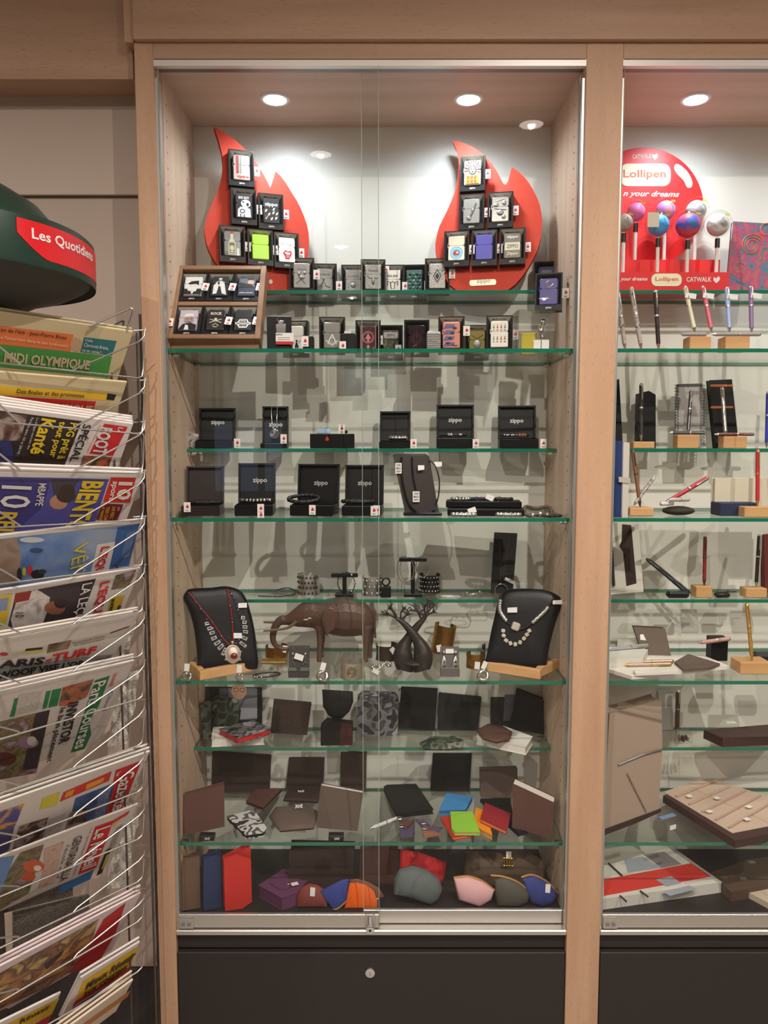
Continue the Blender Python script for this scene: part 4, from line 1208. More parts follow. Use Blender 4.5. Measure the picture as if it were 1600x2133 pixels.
# ---------------------------------------------------------------- narrow third shelf: cuffs and stands
Z3 = ZS[1252] + .0005
def base(px, py, z):
    q = PZ(px, py, z)
    return q
def cuff(label, px, py, z, r, h, m, yaw=0, gap=70, waist=.06, tags=(), extra=None, tilt=0, lab_m=None, group='metal cuffs', dots=None):
    q = PZ(px, py, z)
    q.y = min(max(q.y, (YH if z == Z3 else YF) + r + .002), CD - r - .003)
    q.x = P(px, py, q.y - r).x
    T = Matrix.Translation((q.x, q.y, z + h * abs(math.sin(R(tilt))) * .4)) @ Matrix.Rotation(R(yaw), 4, 'Z') @ Matrix.Rotation(R(tilt), 4, 'Y')
    t = thing('cuff_bracelet', label, 'bracelet', T, group)
    prof = [(r * (1 - waist * math.sin(math.pi * k / 8)), h * k / 8) for k in range(9)]
    prof = [(a + .0012, b) for a, b in prof]
    inn = [(a - .0014, b) for a, b in prof[::-1]]
    b = MB(T)
    a0, a1 = R(90 + gap / 2), R(450 - gap / 2)
    b.lathe(prof + inn + prof[:1], 36, 0, None, a0, a1)
    b.build('band', m, t, 35)
    if dots:
        s = MB(T)
        dm, rows, cols, ds = dots
        for i in range(cols):
            for k in range(rows):
                a = R(200 + 140 * (i + .5 * (k % 2)) / cols)
                zz = h * (k + .5) / rows
                rr = r * (1 - waist * math.sin(math.pi * zz / h)) + .0014
                c = Vector((rr * math.cos(a), rr * math.sin(a), zz))
                s.ball(c, (ds, ds, ds * 1.2), 0, 6, 4)
        s.build('ornament', dm, t)['kind'] = 'stuff'
    if extra:
        extra(t, T, r, h)
    for g in tags:
        MB(T).box(g[:3], (.012, .0008, .017), 0, Matrix.Rotation(R(g[3] if len(g) > 3 else 0), 3, 'Y')).build('price_label', white_paper, t)
    return t
black_hole = mat('dark_openwork', (52, 50, 48), .6)
wire = thing('wire_necklace', 'thin black wire necklace lying in a loop on the narrow third shelf', 'necklace', PZ(580, 1235, Z3))
q = PZ(585, 1232, Z3)
mb = MB()
yc = .245
xc = P(585, 1232, yc).x
mb.tube(spline([(xc - .02, yc + .028, Z3 + .003), (xc + .01, yc + .040, Z3 + .008), (xc + .034, yc + .018, Z3 + .003), (xc + .026, yc - .02, Z3 + .0015), (xc - .01, yc - .036, Z3 + .0015), (xc - .05, yc - .03, Z3 + .0015)], 8), .0012, 6)
mb.build('wire', leather_black, wire, 60)
mb = MB()
for k in range(5):
    mb.ball((xc + .026 - .012 * k, yc - .02 - .004 * k + .001, Z3 + .0025), .0018, 0, 6, 5)
mb.build('beads', silver, wire)
cuff('openwork silver cuff with dark diamonds, beside the wire necklace', 641, 1237, Z3, .027, .050, silver, -5, 80, .10, dots=(black_hole, 4, 7, .0028))
cuff('hammered silver cuff, behind the ring on the black cube', 776, 1238, Z3, .026, .045, silver, 10, 90, .06, dots=(steel, 3, 5, .003))
cuff('black lace-pattern cuff beside the tall bracelet stand', 896, 1232, Z3, .026, .044, mat('dark_silver', (64, 62, 62), .35, .6), -5, 80, .08, dots=(silver, 4, 8, .0017))
def tstand(label, px, py, h, w, Y):
    x = P(px, py, Y).x
    T = TR((x, Y, Z3), 0)
    t = thing('bracelet_stand', label, 'display stand', T, 'black T-bar bracelet stands')
    MB(T).box((0, 0, .0035), (.044, .034, .007), 0, None, .001).build('foot', black_plastic, t)
    MB(T).box((0, 0, .007 + (h - .007) / 2), (.010, .010, h - .007), 0).build('upright', black_plastic, t)
    MB(T).box((0, 0, h + .0045), (w, .012, .009), 0, None, .001).build('bar', black_plastic, t)
    return T, x
T, x = tstand('short black T-bar stand with a beaded bracelet', 718, 1240, .046, .064, .225)
def hang(label, T, dx, z, rx, rz, m, beads=None, r=.0012):
    t = thing('bracelet', label, 'bracelet', T @ Matrix.Translation((dx, 0, z)), 'bracelets')
    b = MB(T)
    pts = [Vector((dx + rx * math.cos(a), .007 * math.cos(a) * (-1 if True else 1) - .0075 * (1 if False else 0), z - rz + rz * math.sin(a))) for a in [2 * math.pi * i / 28 for i in range(28)]]
    b.tube(pts, r, 6, 0, True)
    b.build('band', m, t, 60)
    if beads:
        b = MB(T)
        for i in range(0, 28, beads[1]):
            b.ball(pts[i], beads[0], 0, 7, 5)
        b.build('beads', beads[2], t, 60)
    return t
hang('bracelet of clear beads hung on the short T-bar stand', T, .004, .0575, .021, .026, leather_black, (.003, 4, chrome))
T, x = tstand('tall black T-bar stand with thin hoop bangles', 860, 1242, .084, .066, .225)
hang('thin silver hoop bangle hung on the tall T-bar stand, cube side', T, -.018, .0975, .020, .033, silver, None, .0013)
hang('second thin silver bangle overlapping on the tall T-bar stand', T, -.012, .0965, .019, .031, silver, None, .001)
hang('single thin silver hoop on the lace-cuff side of the tall T-bar stand', T, .024, .0975, .016, .026, silver, None, .0009)
xq = P(804, 1240, .215).x
o = MB().box((0, 0, .012), (.024, .024, .024), 0, None, .001).build('ring_cube', black_plastic)
o.location = (xq, .215, Z3)
tag(o, 'small matt black cube carrying a ring', 'display cube')
o = MB().tube([(0.009 * math.cos(a), 0.002 * math.cos(a), .0095 + .009 * math.sin(a)) for a in [2 * math.pi * i / 20 for i in range(20)]], .0022, 7, 0, True).build('finger_ring', mat('dark_ring', (50, 46, 44), .3, .7), None, 60)
o.location = (xq, .215, Z3 + .0262)
tag(o, 'dark ring standing on the small black cube', 'ring')
bracelet('thin silver bangle lying beyond the lace-pattern cuff', TR((P(985, 1238, .22).x, .225, Z3), 0), .024, .016, .004, .0014, silver, [(40, 120, 3, .004, silver)], wob=.003)
bracelet('small silver chain lying before the lace-pattern cuff', TR((P(938, 1240, .205).x, .207, Z3), 0), .026, .008, .0022, .0013, silver)
nb = thing('necklace_board', 'tall narrow black board with a ring pendant, behind the bust with grey beads', 'display board', (P(1050, 1240, .26).x, .262, Z3))
pb = Plane((P(1050, 1240, .26).x, .255, Z3), (-.08, -1, .14))
mb = MB()
mb.prism([drop(pb(*p), Z3) for p in ((1022, 1243), (1068, 1243), (1078, 1111), (1030, 1109))], (0, .004, 0), 0)
mb.build('board', mat('matt_black_board', (18, 17, 18), .5), nb)
nk = thing('ring_necklace', 'brown cord necklace with open silver ring on the tall black board', 'necklace', pb(1042, 1220))
mb = MB()
mb.tube(spline([pb(1040, 1112, .002), pb(1041, 1160, .002), pb(1043, 1216, .004)], 5), .0008, 5)
mb.tube(spline([pb(1062, 1112, .002), pb(1055, 1160, .002), pb(1045, 1216, .004)], 5), .0008, 5)
mb.build('cord', leather_brown, nk)
mb = MB()
mb.tube([pb(1044 + 13 * math.cos(a), 1230 + 14 * math.sin(a), .008) for a in [2 * math.pi * i / 22 for i in range(22)]], .0016, 6, 0, True)
mb.build('ring', chrome, nk, 60)
MB().prism([pb(1050, 1208, .007), pb(1070, 1217, .007), pb(1069, 1209, .007), pb(1053, 1202, .007)], pb.n * -.0006).build('price_label', white_paper, nk)
# ---------------------------------------------------------------- lower full-depth shelf: busts, figures, jewellery
Z4 = ZS[1422] + .0005
pine = wood('pale_pine', (222, 176, 124), (206, 158, 106), 'x', fleck=.1)
bust_m = mat('black_leatherette', (17, 17, 22), .42, spec=.35, bump=.1, bscale=300)
def bust(label, outline, basepx, Y, n, foot, foot2):
    pl = Plane(P(basepx[0], basepx[1], Y), n)
    t = thing('necklace_bust', label, 'necklace bust', pl(*basepx), 'necklace busts')
    poly = spline([drop(pl(*p), Z4 + .004) for p in outline], 3, True)
    for p in poly:
        p.z = max(p.z, Z4 + .004)
    b = MB()
    rr = poly if (poly[1] - poly[0]).cross(poly[4] - poly[0]).dot(pl.n) > 0 else poly[::-1]
    b.pillow(rr, pl.n, .012, .008, 0, 8.0, (1.0, .99, .96, .9, .75, .4))
    b.build('bust_form', bust_m, t, 50)
    # wooden rest: a front bar and a side bar on the shelf
    for (a, b_) in foot:
        pa, pb_ = PZ(a[0], a[1], Z4), PZ(b_[0], b_[1], Z4)
        d = (pb_ - pa)
        L = d.length
        ang = math.atan2(d.y, d.x)
        MB(Matrix.Translation((pa + pb_) / 2) @ Matrix.Rotation(ang, 4, 'Z')).box((0, .007, .0105), (L, .014, .021), 0, None, .001).build('wooden_bar', pine, t)
    return t, pl
OUTB = [(398, 1226), (440, 1224), (470, 1221), (497, 1228), (512, 1245), (522, 1275), (530, 1310), (535, 1350), (536, 1396), (500, 1402), (455, 1407), (412, 1408), (411, 1375), (408, 1340), (402, 1300), (392, 1268), (382, 1246), (388, 1232)]
bA, plA = bust('black necklace bust with red beads and silver plates, on pale wood bars', OUTB, (475, 1400), .105, (.22, -1, .26), (((417, 1418), (533, 1396)), ((394, 1398), (412, 1412))), None)
red_bead = mat('red_bead', (178, 34, 36), .35)
navy_bead = mat('navy_bead', (38, 34, 92), .35)
def beads_on(pl, pts, r, m_name, off, par, mats, cyc, name='beads', step=1.0):
    """string of beads along photographed points on a bust"""
    path = spline([pl(x, y, off) for x, y in pts], 10)
    b = MB()
    b.tube(path, r * .35, 5, 0)
    acc, last, k = 0.0, path[0], 0
    for p in path:
        acc += (p - last).length
        last = p
        if acc >= r * 1.9 * step:
            acc = 0
            b.ball(p, r, cyc[k % len(cyc)], 7, 5)
            k += 1
    return b.build(name, mats, par, 60)
nk = thing('bead_necklace', 'red bead necklace with oval silver and carnelian pendant on the bust', 'necklace', plA(488, 1380, .02))
beads_on(plA, [(393, 1234), (420, 1268), (445, 1300), (465, 1330), (478, 1343)], .0019, '', .016, nk, [red_bead, silver], [0, 0, 0, 0, 0, 0, 0, 0, 1], 'strand')
beads_on(plA, [(473, 1226), (478, 1255), (483, 1290), (485, 1320), (487, 1343)], .0019, '', .016, nk, [red_bead, silver], [0, 0, 0, 0, 0, 0, 0, 0, 1], 'strand')
b = MB()
oval = [plA(485 + 14 * math.cos(a), 1362 + 17 * math.sin(a), .015) for a in [-2 * math.pi * i / 20 for i in range(20)]]
b.pillow(oval, plA.n, .006, .001, 0)
b.tube([plA(485 + 15 * math.cos(a), 1362 + 18 * math.sin(a), .016) for a in [2 * math.pi * i / 20 for i in range(20)]], .002, 6, 0, True)
b.ball(plA(484, 1338, .016), .004)
for a in (30, 150, 200, 340):
    b.ball(plA(485 + 17 * math.cos(R(a)), 1364 + 19 * math.sin(R(a)), .016), .003)
b.build('pendant', mat('old_silver', (206, 196, 182), .35, .7, bump=.5, bscale=500), nk, 50)
b = MB()
b.pillow([plA(487 + 7.5 * math.cos(a), 1366 + 6.5 * math.sin(a), .0195) for a in [-2 * math.pi * i / 16 for i in range(16)]], plA.n, .004, .001)
b.build('stone', mat('carnelian', (124, 26, 22), .2), nk, 50)
b = MB()
b.pillow([plA(486 + 9 * math.cos(a), 1385 + 5 * math.sin(a), .014) for a in [-2 * math.pi * i / 14 for i in range(14)]], plA.n, .003, .001)
b.build('drop', mat('dark_carnelian', (96, 40, 36), .3), nk, 50)
nk = thing('plate_necklace', 'navy bead necklace hung with engraved silver plates, on the bust with red beads', 'necklace', plA(470, 1350, .02))
beads_on(plA, [(396, 1240), (415, 1264), (430, 1288), (438, 1300), (450, 1318), (465, 1338), (476, 1344)], .0017, '', .0145, nk, [navy_bead, silver], [0, 0, 0, 1, 0, 0], 'strand')
beads_on(plA, [(478, 1229), (490, 1255), (499, 1280), (503, 1300), (504, 1318), (497, 1334), (488, 1343)], .0014, '', .0145, nk, [navy_bead, silver], [0, 0, 1], 'strand')
for (cx, cy, an, L) in ((432, 1299, -14, 10), (437, 1309, -16, 10), (442, 1318, -20, 11), (446, 1329, -24, 12), (453, 1339, -35, 14), (460, 1347, -42, 15), (467, 1357, -62, 17), (506, 1287, 4, 8), (509, 1296, 4, 9), (510, 1306, 4, 10), (511, 1316, 6, 10), (509, 1329, 28, 12), (506, 1342, 38, 16)):
    ca, sa = math.cos(R(an)), math.sin(R(an))
    hw, hh = L / 2, 3.6
    pts = [(cx + u * hw * ca - v * hh * sa, cy + u * hw * sa + v * hh * ca) for u, v in ((-1, 1), (1, 1), (1, -1), (-1, -1))]
    b = MB()
    pp = [plA(x, y, .0148) for x, y in pts]
    b.prism(pp, plA.n * -.0012, 0)
    pp = [plA(cx + u * hw * ca * .55 - v * hh * sa * .4, cy + u * hw * sa * .55 + v * hh * ca * .4, .0151) for u, v in ((-1, 1), (1, 1), (1, -1), (-1, -1))]
    b.face(pp, 1)
    b.build('plate', [silver, dark_st], nk)
for (cx, cy, w, h, a) in ((505, 1262, 18, 10, -8), (495, 1324, 17, 11, 2)):
    MB().prism([plA(cx - w / 2, cy + h / 2, .017), plA(cx + w / 2, cy + h / 2 + a * .1, .017), plA(cx + w / 2, cy - h / 2 + a * .1, .017), plA(cx - w / 2, cy - h / 2, .017)], plA.n * -.0006).build('price_label', white_paper, nk)
OUTC = [(1042, 1240), (1060, 1228), (1100, 1226), (1140, 1230), (1168, 1245), (1170, 1262), (1160, 1290), (1150, 1325), (1142, 1360), (1134, 1402), (1100, 1400), (1060, 1396), (1014, 1384), (1016, 1355), (1022, 1320), (1030, 1285), (1036, 1258)]
bB, plB = bust('black necklace bust with grey tube and ivory bead necklaces, near the divider', OUTC, (1080, 1398), .105, (-.22, -1, .26), (((1015, 1398), (1124, 1416)), ((1128, 1410), (1165, 1392))), None)
ivory = mat('ivory_bead', (206, 198, 184), .45)
nk = thing('silver_collar', 'silver collar of ribbed tubes with white labels, on the bust near the divider', 'necklace', plB(1080, 1310, .02))
path = spline([plB(x, y, .017) for x, y in ((1046, 1240), (1042, 1268), (1050, 1286), (1066, 1302), (1088, 1310), (1108, 1298), (1124, 1284), (1138, 1270), (1152, 1250))], 6)
b = MB()
b.tube(path, .0026, 7)
b.build('cord', leather_black, nk, 60)
for lo, hi in ((3, 15), (31, 44)):
    b = MB()
    for p in path[lo:hi:1]:
        b.ball(p, .0052, 0, 8, 6)
    b.build('ribbed_tube', silver, nk, 60)
b = MB()
c = plB(1075, 1305, .018)
b.box(c, (.018, .014, .018), 0, Matrix.Rotation(R(20), 3, 'Y'), .003)
b.build('centre_bead', ivory, nk)
for (cx, cy, w, h) in ((1068, 1271, 20, 11), (1161, 1255, 19, 9)):
    MB().prism([plB(cx - w / 2, cy + h / 2, .019), plB(cx + w / 2, cy + h / 2, .019), plB(cx + w / 2, cy - h / 2, .019), plB(cx - w / 2, cy - h / 2 + 1, .019)], plB.n * -.0006).build('price_label', white_paper, nk)
nk = thing('ivory_necklace', 'short necklace of ivory cubes hanging low on the bust near the divider', 'necklace', plB(1070, 1345, .02))
for (x, y, a) in ((1049, 1314, 10), (1050, 1324, 20), (1055, 1334, 35), (1064, 1340, 70), (1074, 1342, 90), (1084, 1338, 110), (1092, 1330, 130), (1098, 1322, 145), (1103, 1314, 150)):
    MB(Matrix.Translation(plB(x, y, .016)) @ Matrix.Rotation(R(a), 4, 'Y')).box((0, 0, 0), (.009, .007, .008), 0, None, .0015).build('cube_bead', ivory, nk)
b = MB()
b.tube(spline([plB(x, y, .0145) for x, y in ((1049, 1310), (1052, 1328), (1064, 1340), (1076, 1342), (1090, 1333), (1104, 1310))], 5), .001, 5)
b.build('cord', leather_black, nk)
# small earring of black drops beside the bust
o = thing('drop_earring', 'black drop earrings hanging beside the bust near the divider', 'earrings', (P(1012, 1330, .15).x, .15, Z4))
T = Matrix.Translation((P(1010, 1330, .15).x, .15, Z4))
MB(T).tube([(0, 0, .0), (.001, 0, .058)], .0012, 6).build('pin', silver, o)
for k, z in enumerate((.048, .030, .014)):
    MB(T).ball((-.003, -.003, z), (.004, .003, .0075), 0, 8, 6).build('drop', leather_black, o, 60)
# elephant
eY = .20
def E(px, py, dy=0.0):
    return P(px, py, eY + dy)
el = thing('elephant_figure', 'carved dark wood elephant with long tusks and curled trunk', 'figurine', (E(700, 1395).x, eY, Z4))
carved = mat('carved_brown_wood', (92, 68, 56), .42, bump=.5, bscale=160, var=.22, vscale=45)
b = MB()
S_E = 1560 / 1.80
def ell(stations, n=14, dy=0.0):
    """closed body through ellipses: (px, py, half height px, half width m)"""
    vs, fs = [], []
    for (px, py, hh, hw) in stations:
        c = E(px, py, dy)
        for j in range(n):
            a = 2 * math.pi * j / n
            vs.append(c + Vector((0, hw * math.cos(a), hh / S_E * math.sin(a))))
    k = len(stations)
    for i in range(k - 1):
        for j in range(n):
            fs.append((i * n + j, i * n + (j + 1) % n, (i + 1) * n + (j + 1) % n, (i + 1) * n + j))
    fs.append(tuple(range(n))[::-1])
    fs.append(tuple(range((k - 1) * n, k * n)))
    b.add(vs, fs)
ell([(778, 1290, 6, .004), (774, 1291, 22, .020), (762, 1289, 33, .032), (742, 1285, 40, .038), (718, 1284, 42, .040), (694, 1284, 39, .038), (676, 1283, 34, .034), (662, 1281, 31, .030), (650, 1278, 30, .027), (636, 1279, 28, .025), (622, 1283, 23, .022), (610, 1287, 17, .017), (598, 1291, 11, .012), (588, 1293, 9, .010)])
tp = [E(x, y) for x, y in ((592, 1290), (582, 1294), (573, 1306), (569, 1320), (569, 1334), (575, 1345), (586, 1351), (602, 1352))]
tp = spline(tp, 4)
b.tube(tp, [.0115 - .0072 * i / (len(tp) - 1) for i in range(len(tp))], 10)
for (x0, dy, w, yb) in ((666, -.016, .0075, 1396), (671, .020, .0075, 1392), (762, -.016, .009, 1397), (771, .018, .009, 1392)):
    zb = Z4 + .002
    top = E(x0, 1305, dy)
    pts = [top, top + Vector((.0, 0, -.03)), Vector((top.x - .001, top.y, zb + .03)), Vector((top.x - .002, top.y, zb))]
    b.tube(spline(pts, 3), [w * 1.6, w * 1.35, w * 1.1, w, w * .92, w * .86, w * .82, w * .8, w * .8, w * .95][:10], 10)
tl = spline([E(774, 1268), E(779, 1272), E(781, 1284), E(781, 1310), E(782, 1330)], 4)
b.tube(tl, .0032, 7)
bo = b.build('body', carved, el, 60)
rm = bo.modifiers.new('remesh', 'REMESH')
rm.mode = 'VOXEL'
rm.voxel_size = .0022
rm.use_smooth_shade = True
sm = bo.modifiers.new('smooth', 'SMOOTH')
sm.iterations = 4
b = MB()
ear = [E(x, y, -.040) for x, y in ((676, 1270), (690, 1265), (700, 1275), (701, 1292), (696, 1310), (686, 1318), (681, 1326), (676, 1312), (671, 1296), (671, 1280))]
b.pillow(spline(ear, 2, True), (-.2, -1, .1), .003, .003)
b.build('ear', carved, el, 50)
b = MB()
ear = [v + Vector((0, .078, 0)) for v in ear]
b.pillow(spline(ear, 2, True), (.2, 1, .1), .003, .003)
b.build('ear', carved, el, 50)
tusk_m = mat('tusk_wood', (120, 96, 80), .4, var=.2, vscale=60)
for dy, pts in ((.018, ((600, 1293), (576, 1296), (549, 1296))), (-.020, ((618, 1294), (606, 1304), (590, 1310), (549, 1314)))):
    pp = spline([E(x, y, dy) for x, y in pts], 4)
    MB().tube(pp, [.0045 - .0022 * i / (len(pp) - 1) for i in range(len(pp))], 8).build('tusk', tusk_m, el, 60)
b = MB()
b.ball(E(637, 1291, -.0262), (.006, .002, .0018))
b.ball(E(645, 1288, -.0268), (.005, .002, .0016))
b.build('eye_inlay', mat('pale_inlay', (206, 196, 182), .5), el, 60)
# baobab sculpture
bt = thing('tree_sculpture', 'dark carved baobab tree with twin swollen trunks and bare branches', 'sculpture', (P(860, 1400, .16).x, .16, Z4))
ebony = mat('ebony_wood', (52, 45, 42), .4, bump=.3, bscale=120)
bY = .16
B_ = lambda x, y, dy=0.0: P(x, y, bY + dy)
b = MB()
b.ball((B_(862, 1400).x, bY, Z4 + .0085), (.036, .028, .008), 0, 20, 8)
b.build('foot', ebony, bt, 60)
for sgn, pts, dy in ((-1, ((847, 1398), (840, 1375), (841, 1350), (852, 1328), (868, 1306), (880, 1292), (888, 1282)), .004), (1, ((876, 1398), (882, 1375), (878, 1350), (866, 1328), (852, 1310), (838, 1296), (826, 1288)), -.006)):
    pp = spline([B_(x, y, dy) for x, y in pts], 4)
    pp[0].z = Z4 + .010
    k = len(pp) - 1
    rad = [(.017 + .006 * math.sin(math.pi * min(1, i / k / .45))) * (1 - .78 * max(0, (i / k - .25) / .75) ** .8) for i in range(k + 1)]
    MB().tube(pp, rad, 12).build('trunk', ebony, bt, 60)
rng = random.Random(5)
b = MB()
def twig(p, d, L, r, lvl):
    q = p + d * L
    mid = p + d * (L * .5) + Vector((rng.uniform(-1, 1), rng.uniform(-1, 1), rng.uniform(-.5, 1))) * L * .12
    b.tube([p, mid, q], [r, r * .85, r * .7], 5)
    if lvl:
        for _ in range(3 if lvl > 1 else 2):
            d2 = (d + Vector((rng.uniform(-1.0, 1.0), rng.uniform(-.8, .8), rng.uniform(-.35, .8)))).normalized()
            twig(q, d2, L * rng.uniform(.55, .85), r * .7, lvl - 1)
for (x, y, dx, dz) in ((888, 1282, .5, .8), (888, 1282, .8, .45), (884, 1287, 0, 1), (826, 1288, -.9, .4), (826, 1288, -.4, .8), (832, 1292, .2, 1), (838, 1296, .5, .8), (880, 1292, -.5, .9), (826, 1288, -.2, .5), (832, 1291, .8, .5), (886, 1284, -.8, .5), (888, 1282, .1, .6)):
    d = Vector((dx, rng.uniform(-.3, .3), dz)).normalized()
    twig(B_(x, y), d, .018, .0028, 2)
b.build('branches', ebony, bt, 60)['kind'] = 'stuff'
# cuffs and small jewellery
brass = mat('brass', (168, 124, 62), .3, .85, bump=.35, bscale=160)
cuff('wide amber brass cuff under the elephant trunk', 573, 1366, Z4, .026, .026, mat('amber_brass', (160, 112, 44), .28, .8, bump=.2, bscale=120), 20, 80, .0, ((.014, -.025, .022, 15),))
o = MB().box((0, 0, .0035), (.062, .03, .007), 0, None, .003).build('woven_bracelet', mat('gold_mesh', (176, 142, 72), .4, .7, bump=.8, bscale=700))
o.location = PZ(569, 1383, Z4) + Vector((0, .01, 0))
tag(o, 'flat woven gold mesh bracelet lying before the amber cuff', 'bracelet')
cuff('pale silver cuff engraved with a spiral, under the elephant belly', 733, 1410, Z4, .026, .036, mat('pale_silver', (206, 196, 176), .3, .8), 0, 70, .03,
     extra=lambda t, T, r, h: MB(T).tube([((r + .002) * math.sin((.011 - .009 * i / 60) * math.cos(i * .32) / r), -(r + .0022) * math.cos((.011 - .009 * i / 60) * math.cos(i * .32) / r), h / 2 + (.013 - .010 * i / 60) * math.sin(i * .32)) for i in range(60)], .0007, 5).build('spiral', mat('spiral_wire', (150, 136, 112), .3, .9), t, 60))
cuff('dark brown horn cuff behind the elephant', 806, 1372, Z4, .026, .036, mat('dark_horn', (66, 50, 44), .4, .2), 20, 90, .08, ((.006, -.027, .026, -35),))
cuff('tall hammered brass cuff leaning behind the baobab', 921, 1362, Z4, .026, .070, brass, 0, 70, .0, ((-.010, -.029, .016, -20),), tilt=9)
cuff('small brass cuff with raised spiral beside the bust near the divider', 992, 1389, Z4, .020, .034, brass, -10, 70, .04, ((.006, -.022, .010, 5),),
     extra=lambda t, T, r, h: MB(T).tube([((.008 - .0065 * i / 40) * math.cos(i * .35) - .006, -(r + .001), h * .45 + (.009 - .007 * i / 40) * math.sin(i * .35)) for i in range(40)], .0009, 5).build('spiral', mat('bright_brass', (196, 150, 80), .3, .9), t, 60))
def earring_stand(label, px, py, w, h, m, ear):
    q = PZ(px, py, Z4)
    T = TR((q.x, q.y + .012, Z4), 0)
    t = thing('earring_card', label, 'earring display', T)
    L = T @ Matrix.Rotation(R(-10), 4, 'X')
    MB(L).box((0, 0, h / 2 + .002), (w, .002, h), 0, None, .001).build('panel', m, t)
    MB(T).box((0, -.004, .010), (w, .016, .020), 0, None, .001).build('foot', m, t)
    return t, L, T
greycard = mat('charcoal_card', (70, 66, 66), .5)
t, L, T = earring_stand('charcoal card with two long silver drop earrings and a white label', 622, 1412, .046, .066, greycard, None)
for sx in (-1, 1):
    e = thing('earring', 'silver drop earring on the charcoal card, %s' % ('toward the gold mesh bracelet' if sx < 0 else 'toward the elephant leg'), 'earring', L)
    b = MB(L)
    x = sx * .014
    b.tube(spline([(x, -.002, .060), (x + .001, -.004, .066), (x, -.006, .060)], 4), .0007, 5)
    b.ball((x, -.005, .050), .0035, 0, 8, 6)
    b.tube([(x, -.005, .046), (x - .0005, -.005, .032)], .0008, 5)
    b.tube([(x + .004 * math.cos(a), -.005, .027 + .004 * math.sin(a)) for a in [2 * math.pi * i / 14 for i in range(14)]], .001, 5, 0, True)
    b.build('drop', silver, e, 60)
MB(L).box((.0, -.0065, .043), (.020, .0006, .013), 0, Matrix.Rotation(R(18), 3, 'Y')).build('price_label', white_paper, t)
for sx in (-1, 1):
    MB(T).box((sx * .014, -.013, .020), (.019, .003, .008), 0).build('clip', pewter, t)
t, L, T = earring_stand('grey card with two teardrop earrings, between brass cuffs', 938, 1410, .042, .062, mat('mid_grey_card', (104, 98, 98), .5), None)
for sx in (-1, 1):
    e = thing('earring', 'silver teardrop earring with dark stone, %s' % ('on the baobab side of the grey card' if sx < 0 else 'on the bust side of the grey card'), 'earring', L)
    x = sx * .013
    b = MB(L)
    b.ball((x, -.005, .052), .0045, 0, 8, 6)
    b.pillow([(x, -.005, .046), (x - .006, -.005, .030), (x - .009, -.005, .020), (x - .006, -.005, .013), (x, -.005, .011), (x + .006, -.005, .013), (x + .009, -.005, .020), (x + .006, -.005, .030)], (0, -1, 0), .003, .001)
    b.build('drop', silver, e, 60)
    b = MB(L)
    b.ball((x, -.0085, .019), (.0035, .0015, .004), 0, 8, 6)
    b.ball((x, -.0075, .030), (.0018, .0015, .003), 0, 8, 6)
    b.build('stone', leather_black, e, 60)
MB(L).box((.0, -.004, .054), (.018, .0006, .010)).build('price_label', white_paper, t)
# small rings with paper tags along the front
def ring(label, px, py, r, yaw=0, tg=True, th=.0025, lift=.0):
    q = PZ(px, py, Z4)
    T = TR((q.x, q.y, Z4), yaw)
    t = thing('finger_ring', label, 'ring', T, 'rings along the front')
    b = MB(T)
    b.tube([(r * math.cos(a), .004 * math.sin(2 * a), r + th + r * math.sin(a)) for a in [2 * math.pi * i / 20 for i in range(20)]], th, 7, 0, True)
    b.ball((0, -.003, r * 2 + th), (.005, .005, .0035), 0, 8, 6)
    b.build('band', silver, t, 60)
    if tg:
        MB(T).box((.001, -.004, r * 2 + .016), (.011, .0006, .017), 0, Matrix.Rotation(R(yaw + 6), 3, 'Y')).build('paper_tag', white_paper, t)
ring('silver ring with upright paper tag at the side-panel end of the shelf front', 390, 1419, .008)
ring('silver ring with paper tag before the wooden bar of the red-bead bust', 499, 1420, .007)
ring('chunky silver ring with paper tag before the elephant foreleg', 672, 1421, .010, 10, True, .004)
ring('silver ring with paper tag before the small brass cuff', 1006, 1420, .011, 20, True, .004)
bracelet('silver and black cord bracelet lying before the earring card', TR(PZ(556, 1408, Z4), 20), .030, .016, .0025, .0016, leather_black, [(200, 240, 3, .003, silver)])
bracelet('thin silver twig brooch with label lying between elephant and baobab', TR(PZ(795, 1395, Z4) + Vector((0, .01, 0)), 40), .026, .010, .006, .0018, silver, [(0, 300, 8, .004, silver)], wob=.004, cat='brooch')
MB(TR(PZ(783, 1404, Z4), 0)).box((0, 0, .006), (.016, .0006, .010), 0, Matrix.Rotation(R(30), 3, 'Y')).build('price_label', white_paper)
tag(bpy.data.objects['price_label'] if False else COL.objects[-1], 'white price label beside the silver twig brooch', 'label')
